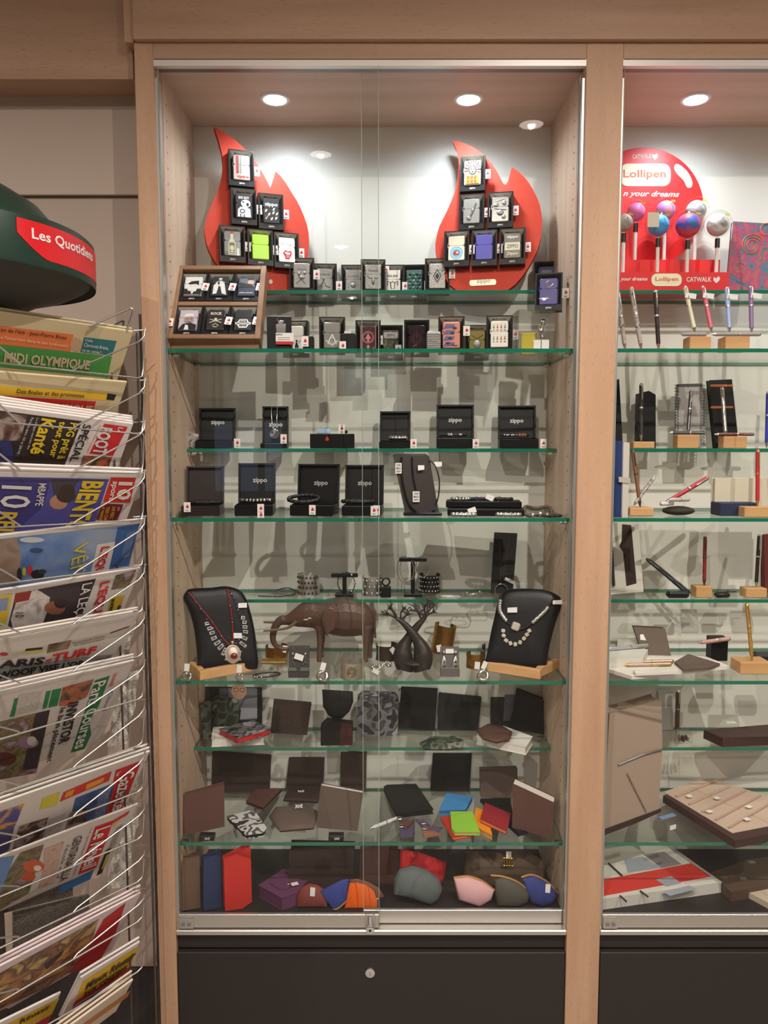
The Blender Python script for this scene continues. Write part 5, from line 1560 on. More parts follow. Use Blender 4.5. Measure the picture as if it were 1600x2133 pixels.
# ---------------------------------------------------------------- leather goods on the lower shelves
Z5, Z6, Z7 = ZS[1560] + .0005, ZS[1758] + .0005, BOT_Z + .0005
def leather(name, rgb, rough=.5):
    return mat(name, rgb, rough + .08, bump=.3, bscale=450, var=.06, vscale=25, spec=.3)
brown_l = leather('leather_chestnut', (96, 66, 58))
dkbrown_l = leather('leather_dark_brown', (60, 45, 40))
greybrown_l = leather('leather_grey_brown', (104, 88, 80))
black_l = leather('leather_soft_black', (24, 22, 23))
page = mat('cream_lining', (232, 228, 220), .6)
def up_item(name, label, cat, outline, base, Y, n, th, m, zf, group=None, edge=None, puff=0.0, fixed=False):
    """standing thing: front outline as photographed on its own upright plane, with real thickness behind"""
    dpy = 0.0
    if abs(zf - H) > .1 and not fixed:
        q = PZ(base[0], base[1], zf)
        lo = (YH if zf in (Z5, ZS[608] + .0005, ZS[1252] + .0005) else YF) + .008 + puff
        Y = min(max(q.y, lo), CD - .006 - max(th, puff))
        k = (Vector((q.x, Y, zf)) - CAM)
        dpy = 1066.5 - F_PX * (k.y * SI + k.z * CO) / (k.y * CO - k.z * SI) - base[1]
    pl = Plane(P(base[0], base[1] + dpy, Y), n)
    pl.dpy = dpy
    t = thing(name, label, cat, (pl(*base).x, pl(*base).y, zf), group)
    poly = [drop(pl(*p), zf) for p in outline]
    if (poly[1] - poly[0]).cross(poly[2] - poly[1]).dot(pl.n) < 0:
        poly = poly[::-1]
    b = MB()
    nn = Vector((pl.n.x, pl.n.y, 0)).normalized()
    if puff:
        b.pillow(poly, nn, puff, puff)
        b.build('body', m, t, 50)
    else:
        e = .0012
        b.prism([p + nn * 0 for p in poly], -nn * e * 1.6, 0)
        b.build('cover', m, t)
        c = sum(poly, Vector()) / len(poly)
        b = MB()
        inn = [c + (p - c) * .97 - nn * (e * 1.7) for p in poly]
        for p in inn:
            p.z = max(p.z, zf)
        b.prism(inn, -nn * (th - e * 3.4), 0)
        b.build('inside', edge or m, t)
        b = MB()
        b.prism([p - nn * (th - e * 1.6) for p in poly], -nn * e * 1.6, 0)
        b.build('cover', m, t)
    return t, pl
def flat_item(name, label, cat, outline, z, th, m, group=None, edge=None, layers=2, soft=0.0):
    """lying thing: top outline as photographed at its own height, thickness below it"""
    poly = [PZ(x, y, z + th) for x, y in outline]
    if (poly[1] - poly[0]).cross(poly[2] - poly[1]).z < 0:
        poly = poly[::-1]
    sh = max(0.0, .052 - min(p.y for p in poly)) - max(0.0, max(p.y for p in poly) - (CD - .003))
    poly = [p + Vector((0, sh, 0)) for p in poly]
    c = sum(poly, Vector()) / len(poly)
    t = thing(name, label, cat, (c.x, c.y, z), group)
    if soft:
        b = MB()
        for p in poly:
            p.z = z + th * .45
        b.pillow(poly, (0, 0, 1), th * .55, th * .45, 0, 4.0)
        b.build('body', m, t, 50)
        return t, c
    if edge is None:
        b = MB()
        b.prism(poly, (0, 0, -th))
        b.build('body', m, t)
    else:
        e = min(.0016, th * .25)
        b = MB()
        b.prism(poly, (0, 0, -e))
        b.build('cover', m, t)
        b = MB()
        b.prism([c + (p - c) * .97 + Vector((0, 0, -e)) for p in poly], (0, 0, -(th - 2 * e)))
        b.build('inside', edge, t)
        b = MB()
        b.prism([p + Vector((0, 0, -(th - e))) for p in poly], (0, 0, -e))
        b.build('cover', m, t)
    return t, c
def price(label, px, py, z, txt, w=.030, d=.018, h=.012):
    q = PZ(px, py, z)
    T = TR((q.x, q.y, z), 0)
    t = thing('price_block', label, 'price block', T, 'black price blocks')
    MB(T).box((0, d / 2, h / 2), (w, d, h), 0, None, .001).build('block', black_plastic, t)
    MB(T).text_at(txt, (.002, -.0006, h * .5), .006, 0, .02).build('lettering', print_white, t)
F0 = (0, -1, .15)
camo_grey = camo_mat('camouflage_grey', [(38, 36, 38), (116, 114, 120), (70, 68, 74), (160, 158, 164)], 34)
camo_wb = camo_mat('camouflage_white', [(58, 56, 56), (214, 212, 212), (96, 94, 96), (222, 220, 220)], 36)
camo_green = camo_mat('camouflage_green', [(40, 50, 40), (88, 96, 80), (52, 64, 50), (128, 130, 116)], 32)
# narrow lowest shelf
t, pl = up_item('portrait_card', 'dark framed portrait photograph of a person in glasses, behind the camouflage wallet', 'picture card', [(418, 1524), (545, 1516), (546, 1432), (418, 1430)], (480, 1520), .285, F0, .008, mat('black_frame', (30, 28, 28), .5), Z5)
b = MB()
b.face([pl(455, 1502, .001), pl(536, 1498, .001), pl(536, 1433, .001), pl(457, 1433, .001)], 0)
b.face([pl(498 + 16 * math.cos(a), 1440 + 17 * math.sin(a), .0014) for a in [-2 * math.pi * i / 16 for i in range(16)]], 1)
b.face([pl(500, 1498, .0016), pl(536, 1495, .0016), pl(536, 1452, .0016), pl(512, 1456, .0016), pl(500, 1475, .0016)], 2)
for cx in (492, 505):
    b.tube([pl(cx + 5 * math.cos(a), 1437 + 4 * math.sin(a), .0018) for a in [2 * math.pi * i / 12 for i in range(12)]], .0005, 4, 3, True)
b.build('photograph', [mat('photo_blue_grey', (120, 122, 134), .4), skin_i, mat('photo_pale_shirt', (176, 176, 190), .4), ink], t)
up_item('camouflage_pouch', 'dark green camouflage pouch standing before the portrait card', 'pouch', [(436, 1527), (496, 1524), (502, 1480), (494, 1455), (450, 1448), (438, 1462)], (465, 1525), .245, F0, .02, camo_green, Z5, puff=.012)
up_item('slim_wallet', 'slim red-edged camouflage wallet standing by the side panel', 'wallet', [(424, 1540), (440, 1536), (440, 1463), (416, 1466)], (430, 1538), .235, (.3, -1, .1), .012, camo_green, Z5, edge=red_ink)
flat_item('white_book', 'white book with dark cover lying under the grey camouflage wallet', 'book', [(440, 1538), (551, 1533), (540, 1512), (444, 1514)], Z5, .022, page, edge=page)
flat_item('camouflage_wallet', 'grey camouflage wallet with red lining lying on the white book', 'wallet', [(456, 1518), (496, 1538), (564, 1518), (528, 1499)], Z5 + .0225, .014, camo_grey, edge=red_ink)
up_item('upright_wallet', 'brown leather wallet standing beside the camouflage wallet', 'wallet', [(563, 1527), (640, 1538), (649, 1466), (570, 1459)], (600, 1532), .25, (.1, -1, .2), .014, dkbrown_l, Z5)
up_item('round_pouch', 'black rounded coin pouch balanced on the black strap', 'pouch', [(671, 1436), (735, 1440), (736, 1462), (728, 1482), (714, 1496), (700, 1500), (684, 1490), (673, 1472)], (700, 1500), .235, F0, .02, black_l, Z5 + .03, puff=.010, fixed=True)
t, pl = up_item('strap_wallet', 'black strap wallet with dark red end under the rounded pouch', 'wallet', [(668, 1556), (734, 1552), (735, 1506), (680, 1500), (668, 1512)], (700, 1553), .20, F0, .018, black_l, Z5)
b = MB()
b.face([pl(709, 1553, .001), pl(734, 1551, .001), pl(734, 1508, .001), pl(709, 1506, .001)])
b.build('end_panel', leather('leather_dark_red', (70, 34, 34)), t)
t, pl = up_item('camouflage_case', 'grey camouflage hard case standing in the middle of the narrow lowest shelf', 'case', [(742, 1530), (750, 1534), (822, 1533), (828, 1528), (830, 1456), (824, 1446), (756, 1443), (745, 1452)], (786, 1534), .235, F0, .018, camo_grey, Z5)
up_item('upright_wallet', 'tall black wallet standing behind the green camouflage case', 'wallet', [(830, 1517), (906, 1526), (912, 1434), (836, 1430)], (868, 1522), .275, F0, .014, black_l, Z5)
up_item('upright_wallet', 'square black wallet standing between camouflage case and brown oval pouch', 'wallet', [(912, 1518), (996, 1520), (1003, 1450), (914, 1441)], (955, 1520), .255, F0, .016, mat('matt_black_leather', (22, 22, 24), .6), Z5)
flat_item('glasses_case', 'green camouflage oval case lying at the shelf edge', 'case', [(873, 1542), (884, 1552), (935, 1554), (966, 1548), (966, 1536), (945, 1528), (895, 1530)], Z5, .016, camo_green, soft=1)
flat_item('white_book', 'white book lying under the brown oval pouch', 'book', [(993, 1534), (1096, 1556), (1110, 1534), (1050, 1512), (1000, 1516)], Z5, .020, page, edge=page)
flat_item('oval_pouch', 'brown leather oval pouch lying on the white book', 'pouch', [(993, 1514), (1005, 1530), (1035, 1538), (1062, 1532), (1068, 1518), (1050, 1508), (1015, 1502)], Z5 + .0205, .018, brown_l, soft=1)
t, pl = up_item('portrait_card', 'dark photograph card standing behind the black wallet near the divider', 'picture card', [(1022, 1510), (1124, 1515), (1126, 1430), (1022, 1428)], (1070, 1512), .29, F0, .006, mat('black_frame', (30, 28, 28), .5), Z5)
MB().face([pl(1048, 1495, .001), pl(1062, 1495, .001), pl(1078, 1440, .001), pl(1052, 1430, .001)]).build('photograph', mat('photo_grey_blue', (116, 112, 128), .4), t)
up_item('upright_wallet', 'black wallet standing near the divider on the narrow lowest shelf', 'wallet', [(1063, 1520), (1138, 1532), (1142, 1462), (1075, 1436)], (1100, 1526), .235, (-.3, -1, .1), .016, black_l, Z5)
# lowest full-depth shelf: back row
GW = 'wallets standing in the back row'
for (o_, lab, m, Y) in (([(440, 1650), (560, 1660), (564, 1574), (442, 1566)], 'large dark brown wallet at the back behind the chestnut upright one', dkbrown_l, .285),
                     ([(594, 1636), (672, 1640), (676, 1566), (602, 1566)], 'dark brown wallet at the back above the flat priced wallets', dkbrown_l, .29),
                     ([(708, 1648), (762, 1650), (764, 1566), (710, 1566)], 'dark wallet at the back behind the grey-brown upright one', dkbrown_l, .29),
                     ([(897, 1645), (978, 1652), (983, 1566), (902, 1566)], 'black wallet at the back above the blue wallet', black_l, .29),
                     ([(1001, 1660), (1078, 1664), (1078, 1600), (1000, 1602)], 'grey-brown wallet at the back beside the chestnut notebook', greybrown_l, .27)):
    up_item('upright_wallet', lab, 'wallet', o_, ((o_[0][0] + o_[1][0]) / 2, o_[0][1]), Y, F0, .014, m, Z6, GW)
up_item('upright_wallet', 'chestnut wallet standing by the side panel behind a price block', 'wallet', [(384, 1741), (468, 1722), (467, 1634), (377, 1659)], (425, 1735), .115, (.25, -1, .12), .016, brown_l, Z6)
price('black price block reading 30 euros before the chestnut wallet', 430, 1752, Z6, '30€', .034)
flat_item('camouflage_wallet', 'white and black camouflage wallet lying on the lowest shelf', 'wallet', [(472, 1700), (520, 1688), (533, 1692), (556, 1724), (549, 1734), (512, 1739)], Z6, .010, camo_wb, edge=black_l)
flat_item('flat_wallet', 'brown wallet lying with one pointed corner toward the back', 'wallet', [(512, 1668), (548, 1682), (588, 1642), (535, 1642)], Z6, .008, brown_l, edge=dkbrown_l)
t, c = flat_item('flat_wallet', 'dark brown wallet with price lying at the back', 'wallet', [(589, 1660), (664, 1664), (668, 1640), (600, 1636)], Z6, .016, dkbrown_l, soft=1)
MB().text_at('30€', c + Vector((-.004, 0, .0006)), .008, 0, .02, (1, 0, 0), (0, .5, 1)).build('lettering', print_white, t)
t, c = flat_item('flat_wallet', 'larger grey-brown zipped wallet with price, before the other priced one', 'wallet', [(560, 1690), (582, 1718), (655, 1712), (665, 1682), (640, 1670), (572, 1674)], Z6, .026, greybrown_l, soft=1)
MB().text_at('30€', c + Vector((.012, 0, .0135)), .009, 0, .02, (1, .15, 0), (0, .7, .7)).build('lettering', print_white, t)
b = MB()
t, pl = up_item('upright_wallet', 'grey-brown wallet standing with white lining before a price block', 'wallet', [(659, 1724), (745, 1735), (756, 1652), (668, 1636)], (700, 1730), .125, (-.05, -1, .2), .014, greybrown_l, Z6, edge=page)
price('black price block reading 28 euros before the grey-brown wallet', 700, 1752, Z6, '28€', .034)
def pen(label, a, b_, m, mtip, r=.0042, clip=True, group='pens', mm=None):
    a, b_ = Vector(a), Vector(b_)
    d = (b_ - a)
    L = d.length
    t = thing('pen', label, 'pen', a, group)
    f = lambda k: a + d * k
    B = MB()
    B.tube([f(.10), f(.56)], r, 10, 0)
    B.tube([f(.58), f(.96)], r * 1.04, 10, 0)
    B.build('barrel', m, t, 50)
    B = MB()
    B.tube([f(0), f(.03), f(.10)], [r * .2, r * .45, r * .95], 10)
    B.build('tip', mtip, t, 50)
    B = MB()
    B.tube([f(.555), f(.585)], r * 1.15, 10)
    B.build('ring', mtip, t, 50)
    B = MB()
    B.tube([f(.955), f(.985), f(1.0)], [r * 1.05, r * .9, r * .3], 10)
    B.build('cap_end', mtip, t, 50)
    if clip:
        s = d.cross(Vector((0, 1, 0))).normalized()
        off = d.normalized().cross(s).normalized() * (r * 1.5)
        if off.y > 0:
            off = -off
        B = MB()
        B.tube([f(.95) + off * .6, f(.93) + off, f(.70) + off], r * .25, 5)
        B.build('clip', mtip, t, 50)
    return t
pen('white and steel pen lying near the grey-brown wallet', PZ(771, 1730, Z6) + Vector((0, 0, .005)), PZ(829, 1708, Z6) + Vector((0, 0, .005)), mat('pearl_white_pen', (226, 224, 220), .3), steel)
flat_item('flat_wallet', 'black notebook wallet with three small letters lying at the back', 'wallet', [(799, 1630), (826, 1684), (902, 1676), (866, 1624), (806, 1626)], Z6, .012, black_l, edge=black_l)
for (ol, lab, m, nm) in (([(832, 1722), (862, 1718), (860, 1740), (834, 1744)], 'violet leather key fob among the key rings', leather('leather_violet', (88, 76, 104)), 0), ([(866, 1706), (884, 1706), (900, 1722), (922, 1722), (904, 1738), (896, 1744), (886, 1730)], 'mauve leather key fob shaped like a tail', leather('leather_mauve', (98, 82, 108)), 1), ([(880, 1735), (905, 1738), (920, 1744), (884, 1750)], 'tan leather key fob at the shelf edge', leather('leather_tan', (150, 104, 84)), 2), ([(831, 1706), (860, 1712), (850, 1722), (833, 1718)], 'brown leather key fob beside the violet one', brown_l, 3)):
    t, c = flat_item('key_fob', lab, 'key fob', ol, Z6 + (.0045 if nm in (2, 3) else 0), .004, m)
    b = MB()
    b.tube([c + Vector((-.012 + .006 * math.cos(a), .012 + .006 * math.sin(a), .006)) for a in [2 * math.pi * i / 14 for i in range(14)]], .001, 5, 0, True)
    b.tube([c + Vector((-.006, .010, .005)), c + Vector((.0, .004, .005))], .0014, 5)
    b.build('key_ring', chrome, t, 60)
flat_item('card_holder', 'sky blue leather card holder lying on the lowest shelf', 'wallet', [(914, 1688), (970, 1686), (985, 1658), (930, 1652)], Z6, .012, leather('leather_sky_blue', (70, 140, 198)), edge=leather('leather_blue_edge', (56, 104, 158)))
flat_item('card_holder', 'red card holder half under the lime green one', 'wallet', [(918, 1702), (944, 1744), (985, 1738), (968, 1700)], Z6, .008, leather('leather_red', (196, 48, 42)), edge=mat('orange_lining', (222, 140, 80), .6))
flat_item('card_holder', 'lime green card holder on the red one', 'wallet', [(938, 1690), (984, 1690), (1000, 1733), (948, 1733), (941, 1725)], Z6 + .0085, .008, leather('leather_lime', (150, 206, 70)), edge=mat('tan_lining', (196, 160, 120), .6))
flat_item('card_holder', 'orange card holder between lime green and crimson ones', 'wallet', [(992, 1682), (1012, 1690), (1026, 1740), (983, 1718)], Z6 + .0005, .012, leather('leather_orange', (240, 146, 24)), edge=_M['tan_lining'])
flat_item('card_holder', 'crimson card holder leaning on the orange one', 'wallet', [(1015, 1687), (1070, 1711), (1060, 1748), (1005, 1722)], Z6 + .013, .010, leather('leather_crimson', (156, 40, 52)), edge=_M['orange_lining'])
flat_item('pen_case', 'flat black pen case with silver edge behind the crimson card holder', 'case', [(1000, 1664), (1062, 1662), (1068, 1690), (1100, 1730), (1080, 1736)], Z6, .008, black_l)
t, pl = up_item('notebook', 'thick chestnut notebook standing open by the divider, cream pages showing', 'notebook', [(1067, 1724), (1148, 1748), (1154, 1672), (1068, 1632)], (1110, 1740), .11, (-.35, -1, .05), .03, brown_l, Z6, edge=page)
# cabinet floor
F1 = (0, -1, .2)
GF = 'wallets standing by the side panel'
def tall_wallet(label, ol, base, Y, m, n):
    return up_item('upright_wallet', label, 'wallet', ol, base, Y, n, .02, m, Z7, GF, edge=m)
tall_wallet('taupe leather wallet standing upright on the cabinet floor by the side panel', [(379, 1907), (418, 1905), (416, 1790), (377, 1806)], (398, 1905), .085, leather('leather_taupe', (112, 88, 72)), (.5, -1, .1))
tall_wallet('navy leather wallet standing upright between the taupe and red ones', [(424, 1907), (462, 1905), (460, 1785), (424, 1800)], (440, 1905), .085, leather('leather_navy', (46, 60, 96)), (.5, -1, .1))
tall_wallet('red leather wallet standing upright on the cabinet floor', [(469, 1909), (505, 1909), (525, 1890), (522, 1774), (466, 1803)], (490, 1907), .075, leather('leather_bright_red', (204, 54, 46)), (.4, -1, .1))
purple = leather('leather_purple', (112, 66, 100))
t, c = flat_item('flap_wallet', 'purple leather flap wallet with snap button on the cabinet floor', 'wallet', [(530, 1872), (580, 1900), (615, 1888), (645, 1848), (585, 1835)], Z7, .030, purple, edge=purple)
zt_ = Z7 + .0302
b = MB()
pp = [c + Vector(v) for v in ((-.040, .000, 0), (-.004, .034, 0), (.046, .030, 0), (.020, .004, 0), (.004, -.026, 0), (-.016, -.026, 0))]
for q in pp:
    q.z = zt_ + .0026
b.prism(pp[::-1] if (pp[1] - pp[0]).cross(pp[2] - pp[1]).z < 0 else pp, (0, 0, -.0025))
b.build('flap', purple, t)
MB().ball((c.x + .004, c.y - .006, zt_ + .003), (.005, .005, .003), 0, 10, 6).build('snap', chrome, t, 60)
MB().box((c.x + .020, c.y - .012, zt_ + .006), (.016, .012, .001), 0, Matrix.Rotation(R(25), 3, 'Z')).build('price_label', white_paper, t)
def fpouch(label, ol, base, Y, m, n=F1, puff=.014, zip_=None, group='small pouches on the cabinet floor', tagat=None, zm=None):
    t, pl = up_item('small_pouch', label, 'pouch', ol, base, Y, n, .02, m, Z7, group, puff=puff)
    if zip_:
        b = MB()
        b.tube(spline([pl(x, y, .001) for x, y in zip_], 4), .0026, 6)
        b.build('zip', zm or mat('brass_zip', (190, 140, 84), .4, .5), t, 50)
    if tagat:
        x, y = tagat
        MB().prism([pl(x - 5, y + 9, puff + .001), pl(x + 5, y + 10, puff + .001), pl(x + 6, y - 8, puff + .001), pl(x - 4, y - 9, puff + .001)], pl.n * -.0006).build('paper_tag', white_paper, t)
    return t, pl
fpouch('rust brown round purse with white tag, between purple wallet and blue pouch', [(618, 1907), (682, 1907), (683, 1890), (676, 1872), (662, 1862), (645, 1859), (628, 1866), (619, 1884)], (650, 1906), .055, leather('leather_rust', (136, 66, 58)), tagat=(652, 1870))
fpouch('blue suede corner pouch behind the orange one', [(666, 1862), (692, 1900), (702, 1898), (722, 1880), (727, 1836), (712, 1838)], (700, 1898), .085, leather('leather_royal_blue', (62, 76, 152)), puff=.006, zip_=((692, 1901), (706, 1896), (722, 1882)))
fpouch('orange half-moon pouch by the door lock', [(718, 1908), (786, 1909), (786, 1890), (778, 1872), (764, 1860), (744, 1855), (728, 1856)], (750, 1908), .055, leather('leather_vivid_orange', (240, 104, 20)), puff=.008)
fpouch('brown half-moon pouch with zip behind the orange one', [(724, 1866), (790, 1874), (801, 1868), (790, 1850), (770, 1838), (745, 1830), (728, 1832)], (760, 1872), .115, leather('leather_warm_brown', (128, 84, 68)), puff=.006, zip_=((735, 1850), (765, 1862), (790, 1872)), zm=chrome)
fpouch('crumpled bright red leather wallet at the back of the cabinet floor', [(832, 1825), (870, 1838), (918, 1855), (928, 1820), (930, 1796), (880, 1778), (834, 1768)], (880, 1845), .20, leather('leather_scarlet', (204, 40, 46)), puff=.012)
fpouch('blue-grey leather toiletry pouch before the red wallet', [(820, 1880), (845, 1886), (900, 1904), (914, 1892), (922, 1872), (915, 1850), (890, 1832), (860, 1823), (832, 1830), (822, 1850)], (880, 1903), .12, leather('leather_slate', (96, 104, 104)), puff=.022)
fpouch('pale pink zipped pouch on the cabinet floor', [(945, 1852), (955, 1896), (1000, 1913), (1024, 1896), (1030, 1876), (1005, 1858), (975, 1848)], (1000, 1911), .055, leather('leather_pale_pink', (222, 174, 178)), zip_=((945, 1851), (975, 1848), (1005, 1858), (1030, 1877)))
fpouch('dark green-grey zipped pouch between pink and blue ones', [(1032, 1880), (1036, 1905), (1080, 1909), (1100, 1898), (1104, 1878), (1080, 1858), (1050, 1846), (1030, 1852)], (1065, 1908), .085, leather('leather_dark_olive', (82, 80, 72)), zip_=((1022, 1843), (1050, 1846), (1080, 1858), (1104, 1878)))
fpouch('royal blue zipped pouch with white tag near the divider', [(1088, 1852), (1105, 1900), (1130, 1911), (1155, 1900), (1162, 1880), (1140, 1858), (1110, 1843)], (1130, 1909), .075, leather('leather_deep_blue', (58, 68, 136)), zip_=((1086, 1848), (1110, 1843), (1140, 1858), (1163, 1882)), tagat=(1138, 1866))
t, pl = up_item('clutch_bag', 'large brown leather bag lying at the back of the cabinet floor', 'bag', [(966, 1842), (1050, 1848), (1128, 1842), (1140, 1800), (1100, 1772), (1040, 1778), (968, 1776)], (1050, 1846), .25, F1, .04, leather('leather_umber', (92, 74, 60)), Z7, puff=.03)
t = thing('key_charm', 'bunch of gold keys with white tag hanging before the brown bag', 'key charm', pl(1054, 1790, .034))
b = MB()
for k in range(4):
    b.tube([pl(1046 + k * 5 + 5 * math.cos(a), 1784 + 8 * math.sin(a), .036 + .001 * k) for a in [2 * math.pi * i / 12 for i in range(12)]], .0012, 5, 0, True)
b.build('rings', mat('gold', (214, 168, 72), .25, .9), t, 60)
MB().prism([pl(1049, 1778, .036), pl(1060, 1778, .036), pl(1060, 1763, .036), pl(1050, 1763, .036)], pl.n * -.0006).build('paper_tag', white_paper, t)
up_item('storage_box', 'dark brown leather box at the back of the cabinet floor behind the purple wallet', 'box', [(600, 1862), (735, 1864), (738, 1775), (602, 1772)], (670, 1862), .24, F1, .05, dkbrown_l, Z7)
up_item('storage_box', 'dark brown leather box at the back beside the crumpled red wallet', 'box', [(748, 1846), (828, 1846), (830, 1772), (750, 1772)], (790, 1845), .26, F1, .04, leather('leather_bordeaux', (84, 50, 46)), Z7)
b_ = Vector
# ---------------------------------------------------------------- second cabinet: pens and stationery
W1, W2, W3, W4, W5, W6, W7, W8 = [ZS[k] + .0005 for k in (608, 730, 938, 1083, 1252, 1422, 1560, 1758)]
disp_red = mat('display_red', (222, 30, 34), .4)
cream_m = mat('display_cream', (232, 228, 196), .45)
ds = thing('pen_display', 'red round cardboard display with cream sign for novelty pens', 'display stand', (P(1390, 602, .24).x, .25, W1))
pl = Plane((0, .292, W1), (0, -1, .02))
cx, cy, rr = 1341, 432, 125
circ = [drop(pl(cx + rr * math.cos(a), cy + rr * math.sin(a)), W1 + .03) for a in [-2 * math.pi * i / 48 for i in range(48)]]
for p in circ:
    p.x = max(p.x, XD1 + .003)
MB().prism(circ, (0, .003, 0), 0).build('round_board', disp_red, ds)
y1, y2 = .262, .225
def block(x0, x1, ytop, Yf, dep, z0, name):
    a, b = P(x0, ytop, Yf), P(x1, ytop, Yf)
    xa = max(a.x, XD1 + .003)
    MB().box(((xa + b.x) / 2, Yf + dep / 2, (z0 + a.z) / 2), (b.x - xa, dep, a.z - z0)).build(name, disp_red, ds)
    return a.z
zt2 = block(1283, 1500, 541, .252, .036, W1, 'rear_step')
zt1 = block(1283, 1519, 567, .196, .052, W1, 'front_step')
b = MB()
def rrect(pl, x0, y0, x1, y1, r, off, n=5):
    pts = []
    for (qx, qy, a) in ((x1 - r, y0 + r, -90), (x1 - r, y1 - r, 0), (x0 + r, y1 - r, 90), (x0 + r, y0 + r, 180)):
        for k in range(n + 1):
            t = R(a + 90 * k / n)
            pts.append(pl(qx + r * math.cos(t), qy + r * math.sin(t), off))
    return pts[::-1]
sg = MB()
pp = rrect(pl, 1292, 341, 1397, 388, 16, .0008)
for p in pp:
    p.x = max(p.x, XD1 + .003)
sg.face(pp, 0)
o_ = pl(1298, 375, .0012)
sg.text('Lollipen', o_, pl(1387, 375, .0012) - o_, pl(1298, 354, .0012) - o_, 1, .02)
sg.build('sign', [cream_m, mat('sign_orange', (214, 90, 50), .5)], ds)
sg = MB()
o_ = pl(1297, 412, .0008)
sg.text('n your dreams', o_, pl(1414, 414, .0008) - o_, pl(1299, 397, .0008) - o_, 0, .02, .3)
o_ = pl(1317, 331, .0008)
sg.text('CATWALK', o_, pl(1358, 330, .0008) - o_, pl(1317, 322, .0008) - o_, 0, .02)
sg.face([pl(x, y, .0008) for x, y in ((1364, 334), (1358, 327), (1359, 321), (1364, 323), (1368, 319), (1371, 324), (1369, 329))][::-1], 0)
sg.build('slogan', [print_white], ds)
bean = spline([pl(x, y, .0008) for x, y in ((1408, 342), (1418, 345), (1432, 358), (1442, 378), (1440, 390), (1431, 390), (1424, 376), (1410, 362), (1404, 350))], 3, True)
MB().face(bean[::-1]).build('white_patch', mat('gloss_white', (236, 236, 240), .3), ds)
pf = Plane((0, .1955, W1), (0, -1, 0))
sg = MB()
pp = rrect(pf, 1357, 570, 1420, 596, 11, .0005)
sg.face(pp, 0)
o_ = pf(1365, 588, .0009)
sg.text('Lollipen', o_, pf(1413, 588, .0009) - o_, pf(1365, 577, .0009) - o_, 1, .02)
sg.build('sign', [cream_m, _M['sign_orange']], ds)
sg = MB()
for (s, x0, x1, yb, yt, sh) in (('your dreams', 1292, 1349, 587, 577, .3), ('CATWALK', 1430, 1482, 587, 577, 0)):
    o_ = pf(x0, yb, .0005)
    sg.text(s, o_, pf(x1, yb, .0005) - o_, pf(x0, yt, .0005) - o_, 0, .02, sh)
sg.face([pf(x, y, .0005) for x, y in ((1492, 590), (1486, 584), (1487, 577), (1492, 580), (1497, 575), (1500, 580), (1498, 585))][::-1], 0)
sg.build('slogan', [print_white], ds)
# lollipop pens
clear = glass('clear_bubble', (.97, .97, .97), .02, 1.3, .8)
def lolly(label, px, py, rpx, Y, cols, zfoot, tagged=False):
    c = P(px, py, Y)
    r = rpx / (F_PX / (D + Y)) * .97
    t = thing('lollipop_pen', label, 'novelty pen', (c.x, c.y, zfoot), 'lollipop pens in the red display')
    MB().ball(c, r, 0, 24, 14).build('bubble', clear, t, 80)
    b = MB()
    rng = random.Random(int(px))
    b.ball(c + Vector((0, 0, -r * .08)), r * .80, 0, 20, 12)
    b.build('pompom', photo_mat('pompom_%d' % px, cols, 26), t, 60)
    MB().tube([(c.x, c.y, zfoot + .001), (c.x, c.y, c.z - r)], .0042, 10).build('stem', mat('white_stem', (226, 222, 218), .4), t, 50)
    MB().tube([(c.x, c.y, c.z - r - .022), (c.x, c.y, c.z - r - .002)], .0055, 10).build('collar', black_plastic, t, 50)
    b = MB()
    b.box(c + Vector((r * .34, -r * .80, r * .46)), (.010, .0012, .004), 0, Matrix.Rotation(R(-35), 3, 'Z') @ Matrix.Rotation(R(15), 3, 'Y'))
    b.build('sticker', mat('yellow_sticker', (206, 190, 60), .5), t)
    if tagged:
        MB().box(c + Vector((-.024, -r - .004, .0)), (.026, .001, .032)).build('price_label', mat('kraft_label', (206, 198, 178), .6), t)
lolly('grey fluffy lollipop pen half hidden by the divider', 1300, 462, 22, .205, [(130, 120, 112), (176, 168, 160), (96, 88, 84)], zt1)
lolly('pink lollipop pen in the rear row of the red display', 1325, 440, 23, .262, [(206, 96, 150), (214, 120, 172), (180, 100, 180)], zt2)
lolly('sky blue lollipop pen with a kraft price label', 1372, 467, 27, .21, [(56, 150, 220), (74, 168, 230), (120, 130, 214)], zt1, True)
lolly('orange and lilac lollipop pen in the rear row', 1386, 437, 25, .262, [(240, 160, 80), (190, 130, 214), (210, 170, 226)], zt2)
lolly('rainbow lollipop pen with red and blue swirl', 1434, 467, 31, .21, [(40, 130, 140), (70, 80, 190), (206, 56, 70), (214, 120, 60)], zt1)
lolly('silver grey lollipop pen in the rear row', 1450, 437, 26, .262, [(120, 122, 124), (200, 200, 204), (230, 230, 232)], zt2)
lolly('white and grey fluffy lollipop pen at the end of the front row', 1496, 467, 28, .21, [(110, 104, 98), (226, 224, 220), (176, 170, 164)], zt1)
t, pln = up_item('swirl_notebook', 'colourful swirl-patterned notebook standing beside the red display', 'notebook', [(1516, 606), (1640, 612), (1640, 468), (1528, 461)], (1570, 606), .27, (-.05, -1, .12), .014, photo_mat('swirl_print', [(40, 74, 96), (64, 118, 134), (150, 70, 110), (196, 76, 92), (84, 110, 104), (66, 84, 140)], 30), W1, edge=page)
b = MB()
for (x, y, rad, m) in ((1566, 512, 26, 0), (1566, 512, 20, 1), (1566, 512, 14, 2), (1596, 480, 16, 0), (1540, 560, 14, 2)):
    b.tube([pln(x + (rad * (.45 + .55 * i / 24)) * math.cos(i * .24), y + (rad * (.45 + .55 * i / 24)) * math.sin(i * .24), .0003) for i in range(25)], .0011, 5, m)
